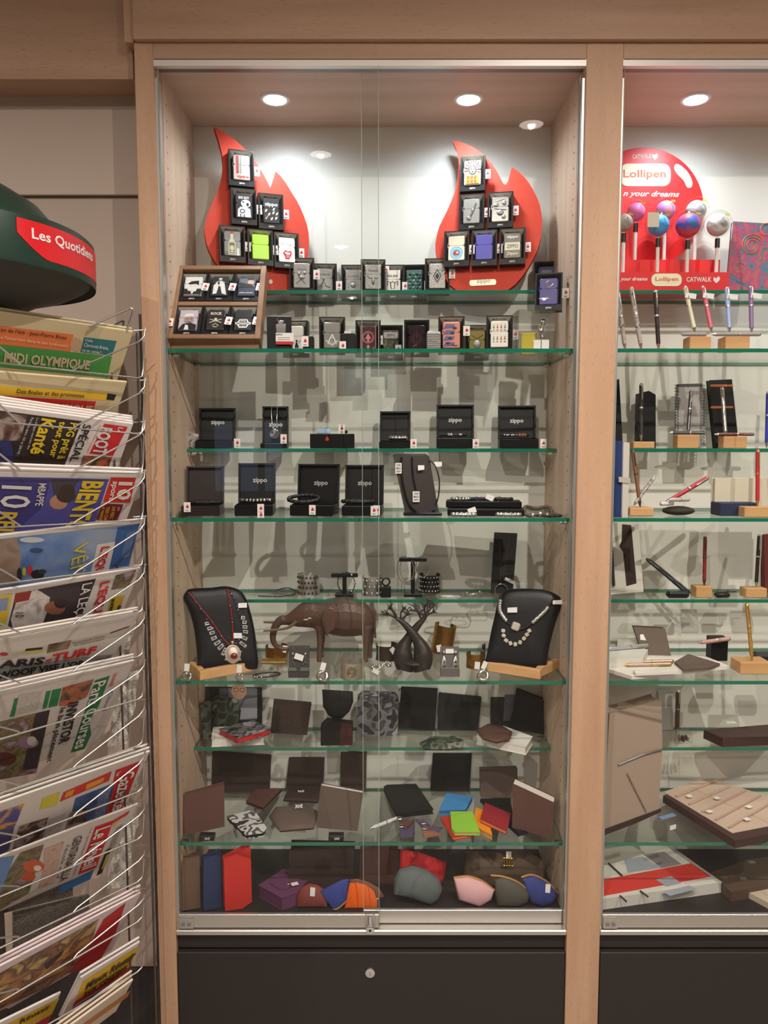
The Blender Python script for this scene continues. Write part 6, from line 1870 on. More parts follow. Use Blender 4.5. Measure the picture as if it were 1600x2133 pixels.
b.build('swirl', [mat('swirl_coral', (214, 96, 84), .5), mat('swirl_green', (110, 150, 80), .5), mat('swirl_pink', (206, 96, 150), .5)], t, 60)
b = MB()
o_ = pln(1528, 586, .0006)
b.text('notebook', o_, pln(1560, 586, .0006) - o_, pln(1528, 580, .0006) - o_, 0) if False else None
# pens standing in acrylic feet
marble = photo_mat('marbled_barrel', [(60, 56, 54), (190, 186, 180), (110, 104, 100)], 160)
def spen(label, top, foot, Y, m, mt, shelf, r=.0046, clip=True):
    f = P(foot[0], foot[1], Y)
    f.z = ZS[shelf] + .004 if foot[2:] == () else f.z
    return pen(label, f, P(top[0], top[1], Y + .012), m, mt, r, clip, 'standing pens')
for (tp, ft, lab, m) in (((1287, 606), (1303, 712), 'silver and dark striped pen nearest the divider', marble), ((1315, 597), (1337, 708), 'marbled silver pen, second from the divider', marble), ((1365, 604), (1373, 706), 'black pen with silver bands, standing in the front row', mat('gloss_black_pen', (40, 34, 34), .25))):
    spen(lab, tp, ft, .10, m, silver, 730)
blk = wood('pen_block_beech', (216, 172, 120), (196, 150, 102), 'x', fleck=.15)
def pen_block(label, x0, x1, y0, y1, Y, shelf, dep=.04):
    a, b = P(x0, y0, Y), P(x1, y1, Y)
    z0 = ZS[shelf] + .0005
    h = max(.014, a.z - z0)
    o = MB().box((0, 0, h / 2), (b.x - a.x, dep, h), 0, None, .0015).build('pen_block', blk)
    o.location = ((a.x + b.x) / 2, Y + dep / 2, z0)
    tag(o, label, 'pen rest', 'wooden pen rests')
    return z0 + h
zb1 = pen_block('beech block under the cream and pink pens', 1438, 1481, 700, 724, .09, 730)
zb2 = pen_block('beech block under the blue and purple pens', 1512, 1562, 700, 724, .09, 730)
for (tp, ft, lab, m, z) in (((1427, 596), (1448, 690), 'cream pen leaning on the beech block', mat('cream_pen', (216, 210, 176), .35), zb1), ((1464, 596), (1483, 690), 'pink pen leaning on the beech block', mat('pink_pen', (206, 92, 112), .35), zb1), ((1514, 598), (1520, 690), 'pale blue pen standing on the beech block', mat('pale_blue_pen', (150, 170, 214), .35), zb2), ((1564, 596), (1566, 690), 'purple pen standing beside the beech block', mat('purple_pen', (130, 96, 140), .35), zb2)):
    f = P(ft[0], ft[1], .10)
    f.z = z + .009
    pen(lab, f, P(tp[0], tp[1], .125), m, silver, .0046, True, 'standing pens')
    q = P((tp[0] + 12), tp[1] + 20, .112)
    o = MB().box((0, 0, 0), (.024, .0006, .011), 0, Matrix.Rotation(R(8), 3, 'Y')).build('price_label', white_paper)
    o.location = q
    tag(o, 'white price label hanging on the %s' % lab.split(' lean')[0].split(' stand')[0], 'label')
for (xa, xb, lab, zz) in ((1418, 1472, 'grey pen clip lying across the first beech block', zb1), (1480, 1586, 'long silver pen lying across the second beech block', zb2)):
    a, c = P(xa, 695, .095), P(xb, 696, .095)
    a.z = c.z = zz + .0044
    pen(lab, a, c, mat('grey_pen', (150, 146, 142), .35), silver, .004, False)
for (x0, x1, lab) in ((1295, 1320, 'nearest the divider'), (1329, 1357, 'under the marbled pen'), (1359, 1390, 'under the black pen'), (1488, 1508, 'between the beech blocks'), (1560, 1585, 'beyond the second beech block')):
    t, c = flat_item('red_label', 'small red card lying flat, ' + lab, 'label', [(x0, 716), (x1, 718), (x1 + 3, 724), (x0 + 2, 723)], W2, .002, mat('red_card', (196, 40, 58), .5)) if False else (None, None)
    a, c = P(x0, 720, .075), P(x1, 720, .075)
    o = MB().box((0, 0, .0015), (c.x - a.x, .03, .003), 0).build('red_label', mat('red_card', (196, 40, 58), .5))
    o.location = ((a.x + c.x) / 2, .085, W2)
    tag(o, 'small red card lying flat, ' + lab, 'label', 'red cards')
# narrow second shelf
FR = (0, -1, .10)
up_item('pen_case', 'tall black case half hidden behind the divider', 'case', [(1270, 934), (1298, 934), (1290, 790), (1272, 790)], (1284, 934), .24, FR, .02, satin_black, W3)
up_item('pen_case', 'black pen case standing with a silver pen before it', 'case', [(1327, 936), (1366, 936), (1366, 822), (1352, 814), (1330, 820)], (1346, 936), .245, FR, .02, satin_black, W3)
def blk_w3(label, x0, x1, y0):
    return pen_block(label, x0, x1, y0, 932, .20, 938, .03)
z_ = blk_w3('beech block before the black pen case', 1320, 1364, 920)
f = P(1336, 918, .21); f.z = z_ + .002
pen('silver pen standing before the black pen case', f, P(1336, 798, .225), mat('smoke_pen', (70, 66, 66), .3, .4), silver, .0046)
t, pls = up_item('spiral_frame', 'silver spiral-edged display frame with pens', 'display frame', [(1406, 934), (1462, 934), (1464, 799), (1411, 800)], (1434, 934), .25, FR, .008, mat('pearl_grey', (178, 174, 170), .35, .3), W3)
for x0 in (1409, 1463):
    b = MB()
    for k in range(20):
        y = 803 + k * 6.4
        b.tube([pls(x0 + 4 * math.cos(a), y + 2 * math.sin(a), .002 + .003 * math.sin(a)) for a in [2 * math.pi * i / 8 for i in range(8)]], .0008, 4, 0, True)
    b.build('spiral', dark_st, t)
MB().prism([pls(1410, 806, .001), pls(1410, 800, .001), pls(1463, 799, .001), pls(1463, 805, .001)][::-1], pls.n * -.003).build('top_bar', dark_st, t)
z_ = blk_w3('beech block before the spiral frame', 1412, 1456, 906)
f = P(1433, 906, .21); f.z = z_ + .0005
pen('dark grey pen standing before the spiral frame', f, P(1440, 812, .235), mat('gun_pen', (96, 92, 92), .3, .5), silver)
a, c = P(1393, 905, .205), P(1470, 906, .205); a.z = c.z = z_ + .005
pen('short dark pen lying across the block before the spiral frame', a, c, mat('gun_pen', (96, 92, 92), .3, .5), silver, .004)
t, plc = up_item('pen_case', 'black pen case with orange bands and silver pen', 'case', [(1492, 934), (1540, 934), (1525, 790), (1478, 792)], (1515, 934), .25, FR, .02, satin_black, W3)
b = MB()
for y in (803, 848):
    b.prism([plc(1480, y + 3, .001), plc(1527, y + 2, .001), plc(1527, y - 2, .001), plc(1480, y - 2, .001)], plc.n * -.001)
b.build('orange_band', mat('orange_band', (206, 110, 60), .5), t)
z_ = blk_w3('beech block before the orange-banded case', 1508, 1556, 909)
f = P(1512, 905, .21); f.z = z_ + .0005
pen('silver pen standing before the orange-banded case', f, P(1504, 806, .235), steel, silver)
a, c = P(1488, 905, .205), P(1572, 908, .205); a.z = c.z = z_ + .005
pen('dark red pen lying across the last beech block', a, c, mat('dark_red_pen', (110, 60, 54), .35), silver, .0038)
f = P(1597, 930, .22); f.z = W3 + .0005
pen('blue and red pen at the picture edge', f, P(1600, 815, .235), mat('blue_pen', (40, 56, 160), .35), silver)
# full-depth middle shelf
up_item('notebook', 'blue notebook standing behind the divider edge', 'notebook', [(1272, 1082), (1296, 1082), (1297, 922), (1278, 922)], (1285, 1082), .12, (.2, -1, .02), .02, leather('leather_cobalt', (40, 58, 110)), W4, edge=page)
t, plq = up_item('elastic_notebook', 'white notebook with elastic strap standing beside the blue one', 'notebook', [(1296, 1080), (1308, 1080), (1312, 924), (1299, 923)], (1302, 1080), .115, (.3, -1, .02), .03, mat('ivory_cover', (208, 204, 194), .5), W4, edge=page)
MB().prism([plq(1288, 1006, .002), plq(1312, 1010, .002), plq(1312, 998, .002), plq(1288, 995, .002)], plq.n * -.001).build('strap', mat('pale_strap', (190, 184, 172), .5), t)
def blkp(label, x0, x1, y0, Y=.09, sh=1083):
    return pen_block(label, x0, x1, y0, 1080, Y, sh, .045)
z_ = blkp('beech block under the bronze pen', 1312, 1362, 1058)
f = P(1334, 1052, .10); f.z = z_ + .0005
pen('bronze pen leaning on its beech block', f, P(1318, 936, .125), mat('bronze_pen', (140, 92, 62), .35, .3), dark_st)
a, c = P(1320, 1046, .10), P(1364, 992, .115)
a.z = z_ + .004
pen('short patterned pen leaning across the bronze pen', a, c, marble, silver, .004)
a, c = P(1382, 1050, .11), P(1476, 994, .14); a.z = W4 + .024
pen('red and silver pen raised on the dark leather heap', a, c, mat('ruby_pen', (176, 44, 60), .35), silver, .005)
flat_item('leather_pouch', 'dark olive leather pouch lying under pens and white labels', 'pouch', [(1386, 1066), (1440, 1068), (1448, 1056), (1395, 1054)], W4, .020, leather('leather_olive_black', (52, 50, 40)), soft=1) if False else None
o = MB().ball((0, 0, .010), (.036, .024, .0105), 0, 18, 10).build('leather_pouch', leather('leather_olive_black', (52, 50, 40)), None, 60)
o.location = (P(1415, 1070, .10).x, .105, W4 + .0004)
tag(o, 'dark olive leather pouch lying under pens', 'pouch')
for (xa, ya, xb, yb, lab, m) in ((1374, 1060, 1402, 1056, 'white capped pen on the dark pouch, lower', mat('white_pen', (226, 222, 214), .35)), (1392, 1047, 1436, 1042, 'silver capped pen on the dark pouch, upper', mat('pearl_pen', (206, 202, 196), .3, .3))):
    a, c = P(xa, ya, .085), P(xb, yb, .10)
    a.z = c.z = W4 + .027 + (.009 if ya < 1050 else 0)
    pen(lab, a, c, m, silver, .0045, False)
up_item('open_tray', 'cream lined open box with pens at the picture edge', 'box', [(1488, 1072), (1620, 1074), (1620, 996), (1490, 996)], (1550, 1072), .16, FR, .02, mat('cream_box', (206, 198, 176), .5), W4)
a, c = P(1512, 1046, .13), P(1517, 1004, .145)
a.z = W4 + .030
o = MB().box((0, 0, .0145), (.085, .05, .029), 0, None, .002).build('velvet_block', mat('navy_velvet', (34, 44, 74), .7))
o.location = (P(1530, 1066, .11).x, .112, W4)
tag(o, 'navy velvet block before the cream box', 'block')
pen('short red pen standing in the cream box', a, c, mat('rose_pen', (214, 96, 104), .35), mat('gold_trim', (206, 170, 96), .3, .8), .0045)
z_ = pen_block('beech block under the tall red pen', 1552, 1610, 1056, 1080, .055, 1083, .03)
f = P(1578, 1052, .07); f.z = z_ + .0005
pen('tall red pen standing on the end beech block', f, P(1579, 936, .085), mat('scarlet_pen', (196, 36, 50), .35), _M['gold_trim'])
# narrow third shelf
t, plw = up_item('presentation_box', 'white presentation box with brown leather pen sleeve', 'box', [(1262, 1240), (1341, 1233), (1330, 1090), (1266, 1088)], (1305, 1238), .235, (.15, -1, .10), .02, mat('white_box', (216, 214, 204), .5), W5)
b = MB()
pp = [plw(x, y, .0005) for x, y in ((1296, 1092), (1315, 1094), (1326, 1215), (1305, 1221), (1298, 1150), (1290, 1138), (1295, 1128))]
b.prism(pp[::-1], plw.n * -.004)
b.build('leather_sleeve', dkbrown_l, t)
b = MB()
b.tube([plw(1270, 1105, .004), plw(1277, 1220, .004)], .004, 8)
b.build('dark_pen', dark_st, t, 60)
for (xa, ya, xb, yb, lab) in ((1432, 1236, 1346, 1163, 'dark grey pen leaning in a rest, first of the pair'), (1440, 1237, 1352, 1166, 'dark grey pen leaning in a rest, second of the pair')):
    a, c = P(xa, ya, .21 + (xa - 1432) * .0012), P(xb, yb, .24 + (xa - 1432) * .0012)
    a.z = max(a.z, W5 + .006)
    pen(lab, a, c, mat('graphite_pen', (62, 66, 72), .3, .4), dark_st, .0042)
o = MB().box((0, 0, .008), (.052, .02, .016), 0, None, .005).build('pen_rest', black_plastic)
o.location = (P(1412, 1240, .20).x, .202, W5)
tag(o, 'black rest under the leaning pair of dark pens', 'pen rest')
def blk5(label, x0, x1, y0):
    return pen_block(label, x0, x1, y0, 1246, .20, 1252, .035)
z_ = blk5('beech block under the red pen on the narrow third shelf', 1451, 1484, 1222)
f = P(1467, 1220, .21); f.z = z_ + .0005
pen('red lacquer pen standing on a beech block', f, P(1469, 1117, .235), mat('lacquer_red', (140, 36, 36), .3), dark_st)
o = MB().box((0, 0, .006), (.034, .02, .012), 0, None, .004).tube([(-.012, -.004, .0145), (.032, -.002, .016)], .0025, 6).build('metal_clip', mat('dark_clip', (50, 50, 46), .35, .4), None, 40)
o.location = (P(1505, 1240, .205).x, .207, W5)
tag(o, 'dark metal clip lying beside the red lacquer pen', 'clip')
z_ = blk5('beech block under the black pen at the picture edge', 1555, 1598, 1226)
f = P(1575, 1222, .21); f.z = z_ + .0005
pen('black lacquer pen standing near the picture edge', f, P(1582, 1112, .235), mat('lacquer_black', (30, 28, 28), .25), silver)
up_item('leather_case', 'reddish brown case cut off by the picture edge', 'case', [(1594, 1222), (1640, 1222), (1640, 1100), (1592, 1104)], (1610, 1222), .255, FR, .02, leather('leather_rust_case', (110, 50, 42)), W5)
# lower full-depth shelf
flat_item('presentation_tray', 'low open presentation tray with white rim, lowest of the heap', 'tray', [(1262, 1394), (1320, 1412), (1524, 1390), (1470, 1368), (1300, 1368)], W6, .008, page)
t, c = flat_item('leather_folder', 'grey-brown leather folder lying in the low tray', 'folder', [(1405, 1378), (1424, 1394), (1478, 1390), (1500, 1382), (1434, 1362)], W6 + .0085, .006, greybrown_l)
t, plz = up_item('open_case', 'brown lined open case leaning behind the pen heap', 'case', [(1342, 1372), (1400, 1374), (1386, 1310), (1320, 1306)], (1370, 1373), .17, (-.1, -1, .5), .02, mat('brown_lining', (96, 80, 66), .6), W6)
MB().prism([plz(1334, 1333, .001), plz(1346, 1334, .001), plz(1340, 1321, .001), plz(1333, 1322, .001)], plz.n * -.001).build('price_label', white_paper, t)
for (xa, ya, xb, yb, lab, m, dz) in ((1262, 1352, 1352, 1344, 'long silver pen on the heap of cases', mat('bright_pen', (206, 206, 206), .25, .6), .034), (1298, 1380, 1404, 1377, 'gold and rose pen lying in the low tray, upper', mat('rose_gold_pen', (200, 170, 150), .3, .4), .013), (1300, 1385, 1400, 1383, 'gold and rose pen lying in the low tray, lower', mat('rose_gold_pen', (200, 170, 150), .3, .4), .013)):
    q0, q1 = PZ(xa, ya, W6 + dz), PZ(xb, yb, W6 + dz)
    pen(lab, q0, q1, m, _M['gold_trim'] if 'gold' in lab else silver, .0045)
for (ol, lab, dz, th, m) in (([(1262, 1372), (1340, 1370), (1350, 1352), (1264, 1356)], 'white pen box lying under the long silver pen', .0085, .020, mat('white_box', (216, 214, 204), .5)), ([(1264, 1340), (1322, 1338), (1322, 1312), (1268, 1314)], 'white printed pen box behind the long silver pen', .0, .028, mat('white_box', (216, 214, 204), .5)), ([(1330, 1408), (1420, 1404), (1420, 1396), (1326, 1400)], 'ivory pen sleeve at the front of the low tray', .0085, .006, page)):
    flat_item('pen_box', lab, 'box', ol, W6 + dz, th, m)
o = MB().box((0, 0, .028), (.040, .03, .056), 0, None, .001).build('display_block', satin_black)
o.location = (P(1497, 1362, .2).x, .21, W6)
tag(o, 'black block holding a pink pen crosswise', 'display block')
a, c = P(1455, 1339, .18), P(1522, 1330, .18)
pen('rose pink pen lying across the black block', a, c, mat('rose_pink_pen', (196, 150, 140), .35), silver, .0048)
z_ = pen_block('orange beech block under the gold pen', 1543, 1606, 1380, 1402, .09, 1422, .05)
f = P(1567, 1376, .10); f.z = z_ + .0005
pen('gold patterned pen standing on the orange beech block', f, P(1556, 1256, .125), mat('gold_pen', (198, 150, 84), .3, .6, bump=.5, bscale=500), _M['gold_trim'])
o = MB().box((0, 0, .014), (.05, .03, .028), 0, None, .006).build('leather_pen_case', leather_black, None)
o.location = (P(1590, 1372, .17).x, .17, W6)
tag(o, 'black leather pen case behind the gold pen', 'case')
# narrow lowest shelf
t, c = flat_item('pen_tray', 'dark brown wooden pen tray on the narrow lowest shelf', 'tray', [(1466, 1520), (1506, 1538), (1640, 1532), (1640, 1506)], W7, .022, leather('leather_coffee', (74, 52, 48)))
MB().box(c + Vector((-.05, 0, .0235)), (.024, .014, .001)).build('price_label', white_paper, t)
up_item('clear_package', 'white plastic package standing beside the taupe folder', 'package', [(1372, 1522), (1402, 1520), (1402, 1438), (1372, 1438)], (1388, 1520), .265, FR, .014, mat('pale_plastic', (206, 212, 206), .35), W7)
f = P(1411, 1508, .27); f.z = W7 + .0005
pen('brown marbled pen standing behind the small metal pieces', f, P(1413, 1437, .28), leather('marble_brown', (110, 86, 78), .35), silver, .0055)
t = thing('nib_set', 'small set of nibs and metal parts in clear plastic', 'pen parts', (P(1422, 1545, .21).x, .22, W7))
T = Matrix.Translation((P(1422, 1545, .21).x, .22, W7))
MB(T).box((0, 0, .013), (.046, .03, .026)).build('clear_box', acrylic, t)
for k in range(4):
    MB(T).box((-.014 + k * .009, -.002, .008 + .002 * (k % 2)), (.005, .012, .014), 0, Matrix.Rotation(R(20 * k - 30), 3, 'Z'), .001).build('nib', (steel, brass, dark_st, steel)[k], t)
# lowest full-depth shelf
t, plt = up_item('folder_bag', 'large taupe fabric folder bag standing by the divider', 'bag', [(1256, 1738), (1300, 1722), (1372, 1690), (1380, 1560), (1378, 1456), (1330, 1470), (1270, 1486)], (1320, 1725), .17, (.28, -1, .08), .04, mat('taupe_fabric', (168, 148, 132), .7, bump=.3, bscale=500, var=.05, vscale=14), Z6)
b = MB()
b.prism([plt(1256, 1740, .002), plt(1320, 1716, .002), plt(1376, 1691, .002), plt(1376, 1684, .002), plt(1256, 1728, .002)], plt.n * -.003)
b.build('leather_base', dkbrown_l, t)
b = MB()
b.tube(spline([plt(1286, 1592, .004), plt(1310, 1582, .004), plt(1340, 1570, .004), plt(1378, 1560, .004)], 4), .002, 5)
b.build('zip', dark_st, t)
b = MB()
b.tube([plt(1305, 1610, .003), plt(1345, 1690, .003)], .0015, 5)
b.build('seam', mat('taupe_seam', (140, 120, 104), .7), t)
t, c = flat_item('pen_tray', 'beige lined pen tray with slots, lying on the lowest shelf', 'tray', [(1376, 1650), (1524, 1742), (1640, 1720), (1640, 1670), (1476, 1616)], Z6, .018, leather('leather_coffee', (74, 52, 48)))
b = MB()
pp = [PZ(x, y, Z6 + .0183) for x, y in ((1382, 1650), (1526, 1736), (1640, 1714), (1640, 1673), (1476, 1620))]
b.prism(pp if (pp[1] - pp[0]).cross(pp[2] - pp[1]).z > 0 else pp[::-1], (0, 0, .0012))
b.build('lining', mat('beige_lining', (206, 182, 164), .7), t)
for k in range(5):
    fr = .12 + .19 * k
    a = Vector(PZ(1382 + (1526 - 1382) * fr, 1650 + (1736 - 1650) * fr, Z6 + .0225)) + Vector((.012, .004, 0))
    c2 = Vector(PZ(1476 + (1640 - 1476) * fr, 1620 + (1673 - 1620) * fr * 1.0, Z6 + .0225)) - Vector((.006, .0, 0))
    MB().tube([a, c2], .0028, 6).build('slot_ridge', mat('beige_ridge', (190, 166, 146), .7), t, 60)
for (x, y) in ((1436, 1658), (1494, 1662), (1560, 1680), (1556, 1706), (1478, 1690)):
    MB().box(PZ(x, y, Z6 + .0262), (.014, .011, .001), 0, Matrix.Rotation(R(20), 3, 'Z')).build('price_label', white_paper, t)
t = thing('clear_pen_box', 'clear plastic pen box with a blue insert and white label', 'package', PZ(1395, 1728, Z6))
q = PZ(1395, 1728, Z6)
T = TR(q, 25)
MB(T).box((0, .012, .012), (.07, .028, .024), 0).build('clear_box', acrylic, t)
MB(T).box((.004, .012, .0252), (.045, .012, .002)).build('blue_insert', mat('blue_insert', (120, 150, 190), .5), t)
MB(T).box((.006, -.004, .006), (.018, .001, .010)).build('price_label', white_paper, t)
# cabinet floor
t, c = flat_item('gift_set_box', 'white and grey boxed set with a broad red band', 'box', [(1258, 1896), (1520, 1858), (1392, 1766), (1258, 1788)], Z7, .026, mat('white_carton', (224, 222, 214), .5))
b = MB()
def top(x, y, o=.0004):
    return PZ(x, y, Z7 + .026 + o)
b.face([top(*p) for p in ((1258, 1866), (1482, 1826), (1440, 1798), (1258, 1832))], 0)
b.face([top(*p) for p in ((1308, 1818), (1378, 1808), (1338, 1784), (1300, 1790))], 1)
b.face([top(*p) for p in ((1378, 1808), (1420, 1800), (1384, 1774), (1340, 1780))], 2)
b.face([top(*p, .0007) for p in ((1366, 1832), (1388, 1846), (1420, 1840), (1398, 1825))], 1)
b.face([top(*p) for p in ((1380, 1858), (1396, 1866), (1452, 1852), (1436, 1844))], 1)
b.build('print', [mat('band_red', (222, 60, 54), .5), mat('print_grey_blue', (164, 172, 184), .5), mat('print_grey', (146, 142, 146), .5)], t)
for (xa, ya, xb, yb) in ((1268, 1798, 1296, 1824), (1292, 1866, 1305, 1878), (1334, 1856, 1350, 1868)):
    b = MB()
    b.tube([top(xa, ya, .003), top(xb, yb, .003)], .0022, 6)
    b.build('printed_pen', mat('printed_dark', (70, 62, 58), .5), t)
t, c = flat_item('leather_pen_box', 'brown leather pen box at the back of the cabinet floor', 'box', [(1478, 1818), (1524, 1858), (1640, 1836), (1640, 1780), (1560, 1790)], Z7, .024, leather('leather_mid_brown', (92, 74, 62)))
for (x, y) in ((1508, 1828), (1548, 1830), (1566, 1796)):
    MB().box(PZ(x, y, Z7 + .0245), (.016, .012, .001)).build('price_label', pewter, t)
flat_item('beige_box', 'flat beige box at the picture edge on the cabinet floor', 'box', [(1560, 1862), (1612, 1890), (1640, 1880), (1640, 1846)], Z7, .014, mat('beige_carton', (206, 192, 170), .6))
# ---------------------------------------------------------------- newspaper carousel
UD = Vector((-.61, -.79, 0)).normalized()
ND = Vector((.79, -.61, 0)).normalized()
EDN = Vector((0, 0, -1)) - ND * .66
YR = -.115
AXIS = Vector((-.735, -.225, 0))
wire_m = mat('steel_wire', (190, 186, 180), .35, .85)
wire_dk = mat('dark_wire', (96, 88, 82), .4, .7)
rack = thing('newspaper_carousel', 'wire newspaper carousel under the green header', 'newspaper rack', (AXIS.x, AXIS.y, 0))
MB().tube([(AXIS.x, AXIS.y, .03), (AXIS.x, AXIS.y, 1.70)], .02, 14).build('pole', wire_dk, rack, 50)
MB(Matrix.Translation((AXIS.x, AXIS.y, 0))).lathe([(0, .03), (.05, .03), (.20, .012), (.22, .001), (0, .001)], 32).build('base', black_plastic, rack, 40)
# green header: a shallow drum with a domed top and a funnel below
hz0 = P(197, 588, -.26).z
HR = .232
hc = Vector((-.737, -.26, hz0))
green_h = mat('dark_green_plastic', (30, 56, 46), .35)
hd = thing('carousel_header', 'dark green domed header with red band lettered in white', 'header sign', (hc.x, hc.y, hz0 - .12))
T = Matrix.Translation(hc)
MB(T).lathe([(HR, 0), (HR + .001, .004), (HR, .072), (HR - .006, .078), (HR - .045, .082)], 64).build('drum', green_h, hd, 40)
MB(T).lathe([(HR - .045, .082), (HR - .060, .100), (HR - .085, .130), (HR - .125, .155), (.06, .172), (0, .176)], 64).build('dome', green_h, hd, 50)
MB(T).lathe([(.030, -.125), (.045, -.11), (.075, -.075), (.105, -.045), (.145, -.024), (HR - .045, -.012), (HR - .004, .010), (HR - .0015, .001)], 64).build('funnel', mat('header_underside', (52, 56, 52), .5), hd, 50)
red_lab = mat('label_red', (214, 24, 34), .4)
def on_drum(px, py, r=HR + .0012):
    d = ray(px, py)
    a = d.x * d.x + d.y * d.y
    o = CAM - hc
    b = 2 * (o.x * d.x + o.y * d.y)
    c = o.x * o.x + o.y * o.y - r * r
    disc = b * b - 4 * a * c
    if disc < 0:
        return None
    return CAM + d * ((-b - math.sqrt(disc)) / (2 * a))
def ang_z(p):
    return math.atan2(p.y - hc.y, p.x - hc.x), p.z - hz0
def cyl(a, z, r):
    return Vector((hc.x + r * math.cos(a), hc.y + r * math.sin(a), hz0 + z))
a0, zz0 = ang_z(on_drum(36, 500))
a1 = a0 + R(78)
lab = MB()
def lf(u, v):
    a = a0 + (a1 - a0) * u
    lo = .012 + .032 * max(0, 1 - u / .17) ** 1.5
    hi = .066 - .008 * max(0, u - .3)
    return cyl(a, lo + (hi - lo) * v, HR + .0013)
lab.grid(lf, 40, 3)
lab.build('red_band', red_lab, hd, 60)
lab = MB()
at0 = a0 - R(40)
lab.grid(lambda u, v: cyl(at0 + R(34) * u, .045 + .022 * (v - .5) * (1 - .9 * u ** 3) + .008 + .010 * u, HR + .0013), 16, 3)
lab.build('red_band', red_lab, hd, 60)
vs, fs, asp = text_data('Les Quotidiens', .02)
lt = MB()
t0, z0_ = ang_z(on_drum(66, 496))
t1, z1_ = ang_z(on_drum(192, 545))
lt.add([cyl(t0 + (t1 - t0) * x, z0_ + (z1_ - z0_) * x + .019 * (y - .17), HR + .0020) for x, y in vs], fs)
lt.build('lettering', print_white, hd)
# colours of the printed pages
PC = {}
def pc(r, g, b):
    k = (r, g, b)
    if k not in PC:
        PC[k] = mat('print_%d_%d_%d' % k, k, .6)
    return PC[k]
def fac(paper):
    return newsprint('newsprint_%d_%d' % (paper[0], paper[2]), paper, (70, 64, 60), 700, .7, .45)
NEWS = 0
def paper(label, right, left, col, items, copies=0, h=.16, th=.0045, cat='newspaper', L=1.45, x0=0.0, yr=None, spread=.005, short=''):
    A = P(right[0], right[1], YR if yr is None else yr)
    V = Plane(A, ND)
    Bp = V(left[0], left[1])
    if x0 == 0.0:
        Bp = A + (Bp - A) * L
    u = Bp - A
    pn = u.cross(EDN).normalized()
    if pn.dot(CAM - A) < 0:
        pn = -pn
    pl = Plane(A, pn)
    dn = EDN * h
    sheet = mat('paper_%d_%d_%d' % col, col, .7, bump=.04, bscale=60)
    for c in range(copies, -1, -1):
        off = -pn * (c * (th + spread)) + Vector((0, 0, c * .0016)) - u.normalized() * (c * .003)
        t = thing(cat, label if c == 0 else '%s tucked %s behind the %s' % ('spare ' + cat, ('directly', 'second', 'third')[c - 1], short), cat, A + off + dn, 'newspapers on the carousel')
        b = MB()
        q = [A + off, A + off + dn, Bp + off + dn, Bp + off]
        if (q[1] - q[0]).cross(q[2] - q[1]).dot(pn) < 0:
            q = q[::-1]
        b.prism(q, -pn * th)
        b.build('sheets', sheet, t)
        # rounded fold along the top
        b = MB()
        b.tube([A + off - pn * (th / 2), Bp + off - pn * (th / 2)], th * .5, 8)
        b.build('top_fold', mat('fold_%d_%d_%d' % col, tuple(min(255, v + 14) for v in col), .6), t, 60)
        if c == 0:
            pr, tx = MB(), MB()
            pm, tm = [], []
            lev = 0
            for it in items:
                lev += 1
                o = .0003 + lev * .00004
                if it[0] == 'p':
                    m = it[1] if not isinstance(it[1], tuple) else pc(*it[1])
                    if m not in pm:
                        pm.append(m)
                    pts = [pl(x, y, o) for x, y in it[2]]
                    if (pts[1] - pts[0]).cross(pts[2] - pts[1]).dot(pn) < 0:
                        pts = pts[::-1]
                    pr.face(pts, pm.index(m))
                elif it[0] == 'e':
                    m = it[1] if not isinstance(it[1], tuple) else pc(*it[1])
                    if m not in pm:
                        pm.append(m)
                    cx, cy, rx, ry = it[2]
                    pr.face([pl(cx + rx * math.cos(a), cy + ry * math.sin(a), o) for a in [-2 * math.pi * i / 16 for i in range(16)]], pm.index(m))
                else:
                    O = pl(*it[3], .0022)
                    MB().text(it[2], O, pl(*it[4], .0022) - O, pl(*it[5], .0022) - O, 0, it[6] if len(it) > 6 else .02).build('headline', pc(*it[1]), t)
            if pr.F:
                pr.build('printed_picture', pm, t)
    return pl
Wt, Bk, Yl, Rd, Gn = (226, 222, 216), (30, 26, 26), (228, 200, 40), (208, 34, 40), (40, 130, 74)
beige = (206, 190, 150)
grey_p = (204, 196, 188)
paper('beige newspaper with green masthead under an orange strip, topmost on the carousel', (277, 692), (0, 651), beige, [
    ('p', (226, 122, 66), [(-40, 674), (153, 697), (147, 732), (-40, 713)]), ('e', (196, 160, 130), (159, 718, 12, 15)), ('p', (44, 112, 118), [(175, 702), (243, 710), (233, 740), (167, 733)]),
    ('p', (74, 150, 72), [(-40, 713), (233, 742), (224, 786), (-40, 760)]), ('t', beige, 'MIDI OLYMPIQUE', (6, 757), (184, 773), (9, 731), .035),
    ('t', Bk, "en de l'été - Jean-Pierre Rives", (0, 691), (137, 708), (1, 681), .01), ('t', (236, 214, 190), "e l'amarchie dans le jeu toulousain", (0, 706), (140, 724), (1, 697), 0.0),
    ('t', Wt, 'Oslo', (176, 710), (192, 712), (177, 704), 0.0), ('t', Wt, 'Clermont-Arena,', (173, 722), (224, 729), (175, 713), 0.0), ('t', Wt, 'ça se corse !', (170, 732), (209, 738), (171, 724), 0.0)], 1, short='beige paper with green masthead')
paper('beige newspaper with yellow strip and red masthead, second tier of the carousel', (264, 797), (0, 776), beige, [
    ('p', (226, 182, 44), [(-40, 800), (227, 819), (222, 834), (-40, 819)]), ('t', Bk, 'Des finales et des promesses', (33, 821), (173, 830), (35, 809), 0.01),
    ('p', (196, 44, 42), [(8, 824), (200, 836), (192, 862), (6, 850)]), ('t', beige, 'MIDI OLYMPIQUE', (16, 850), (190, 860), (19, 833), .035), ('p', Bk, [(224, 819), (242, 822), (237, 834), (221, 832)]),
    ('p', fac(beige), [(196, 848), (228, 836), (222, 862), (194, 862)])])
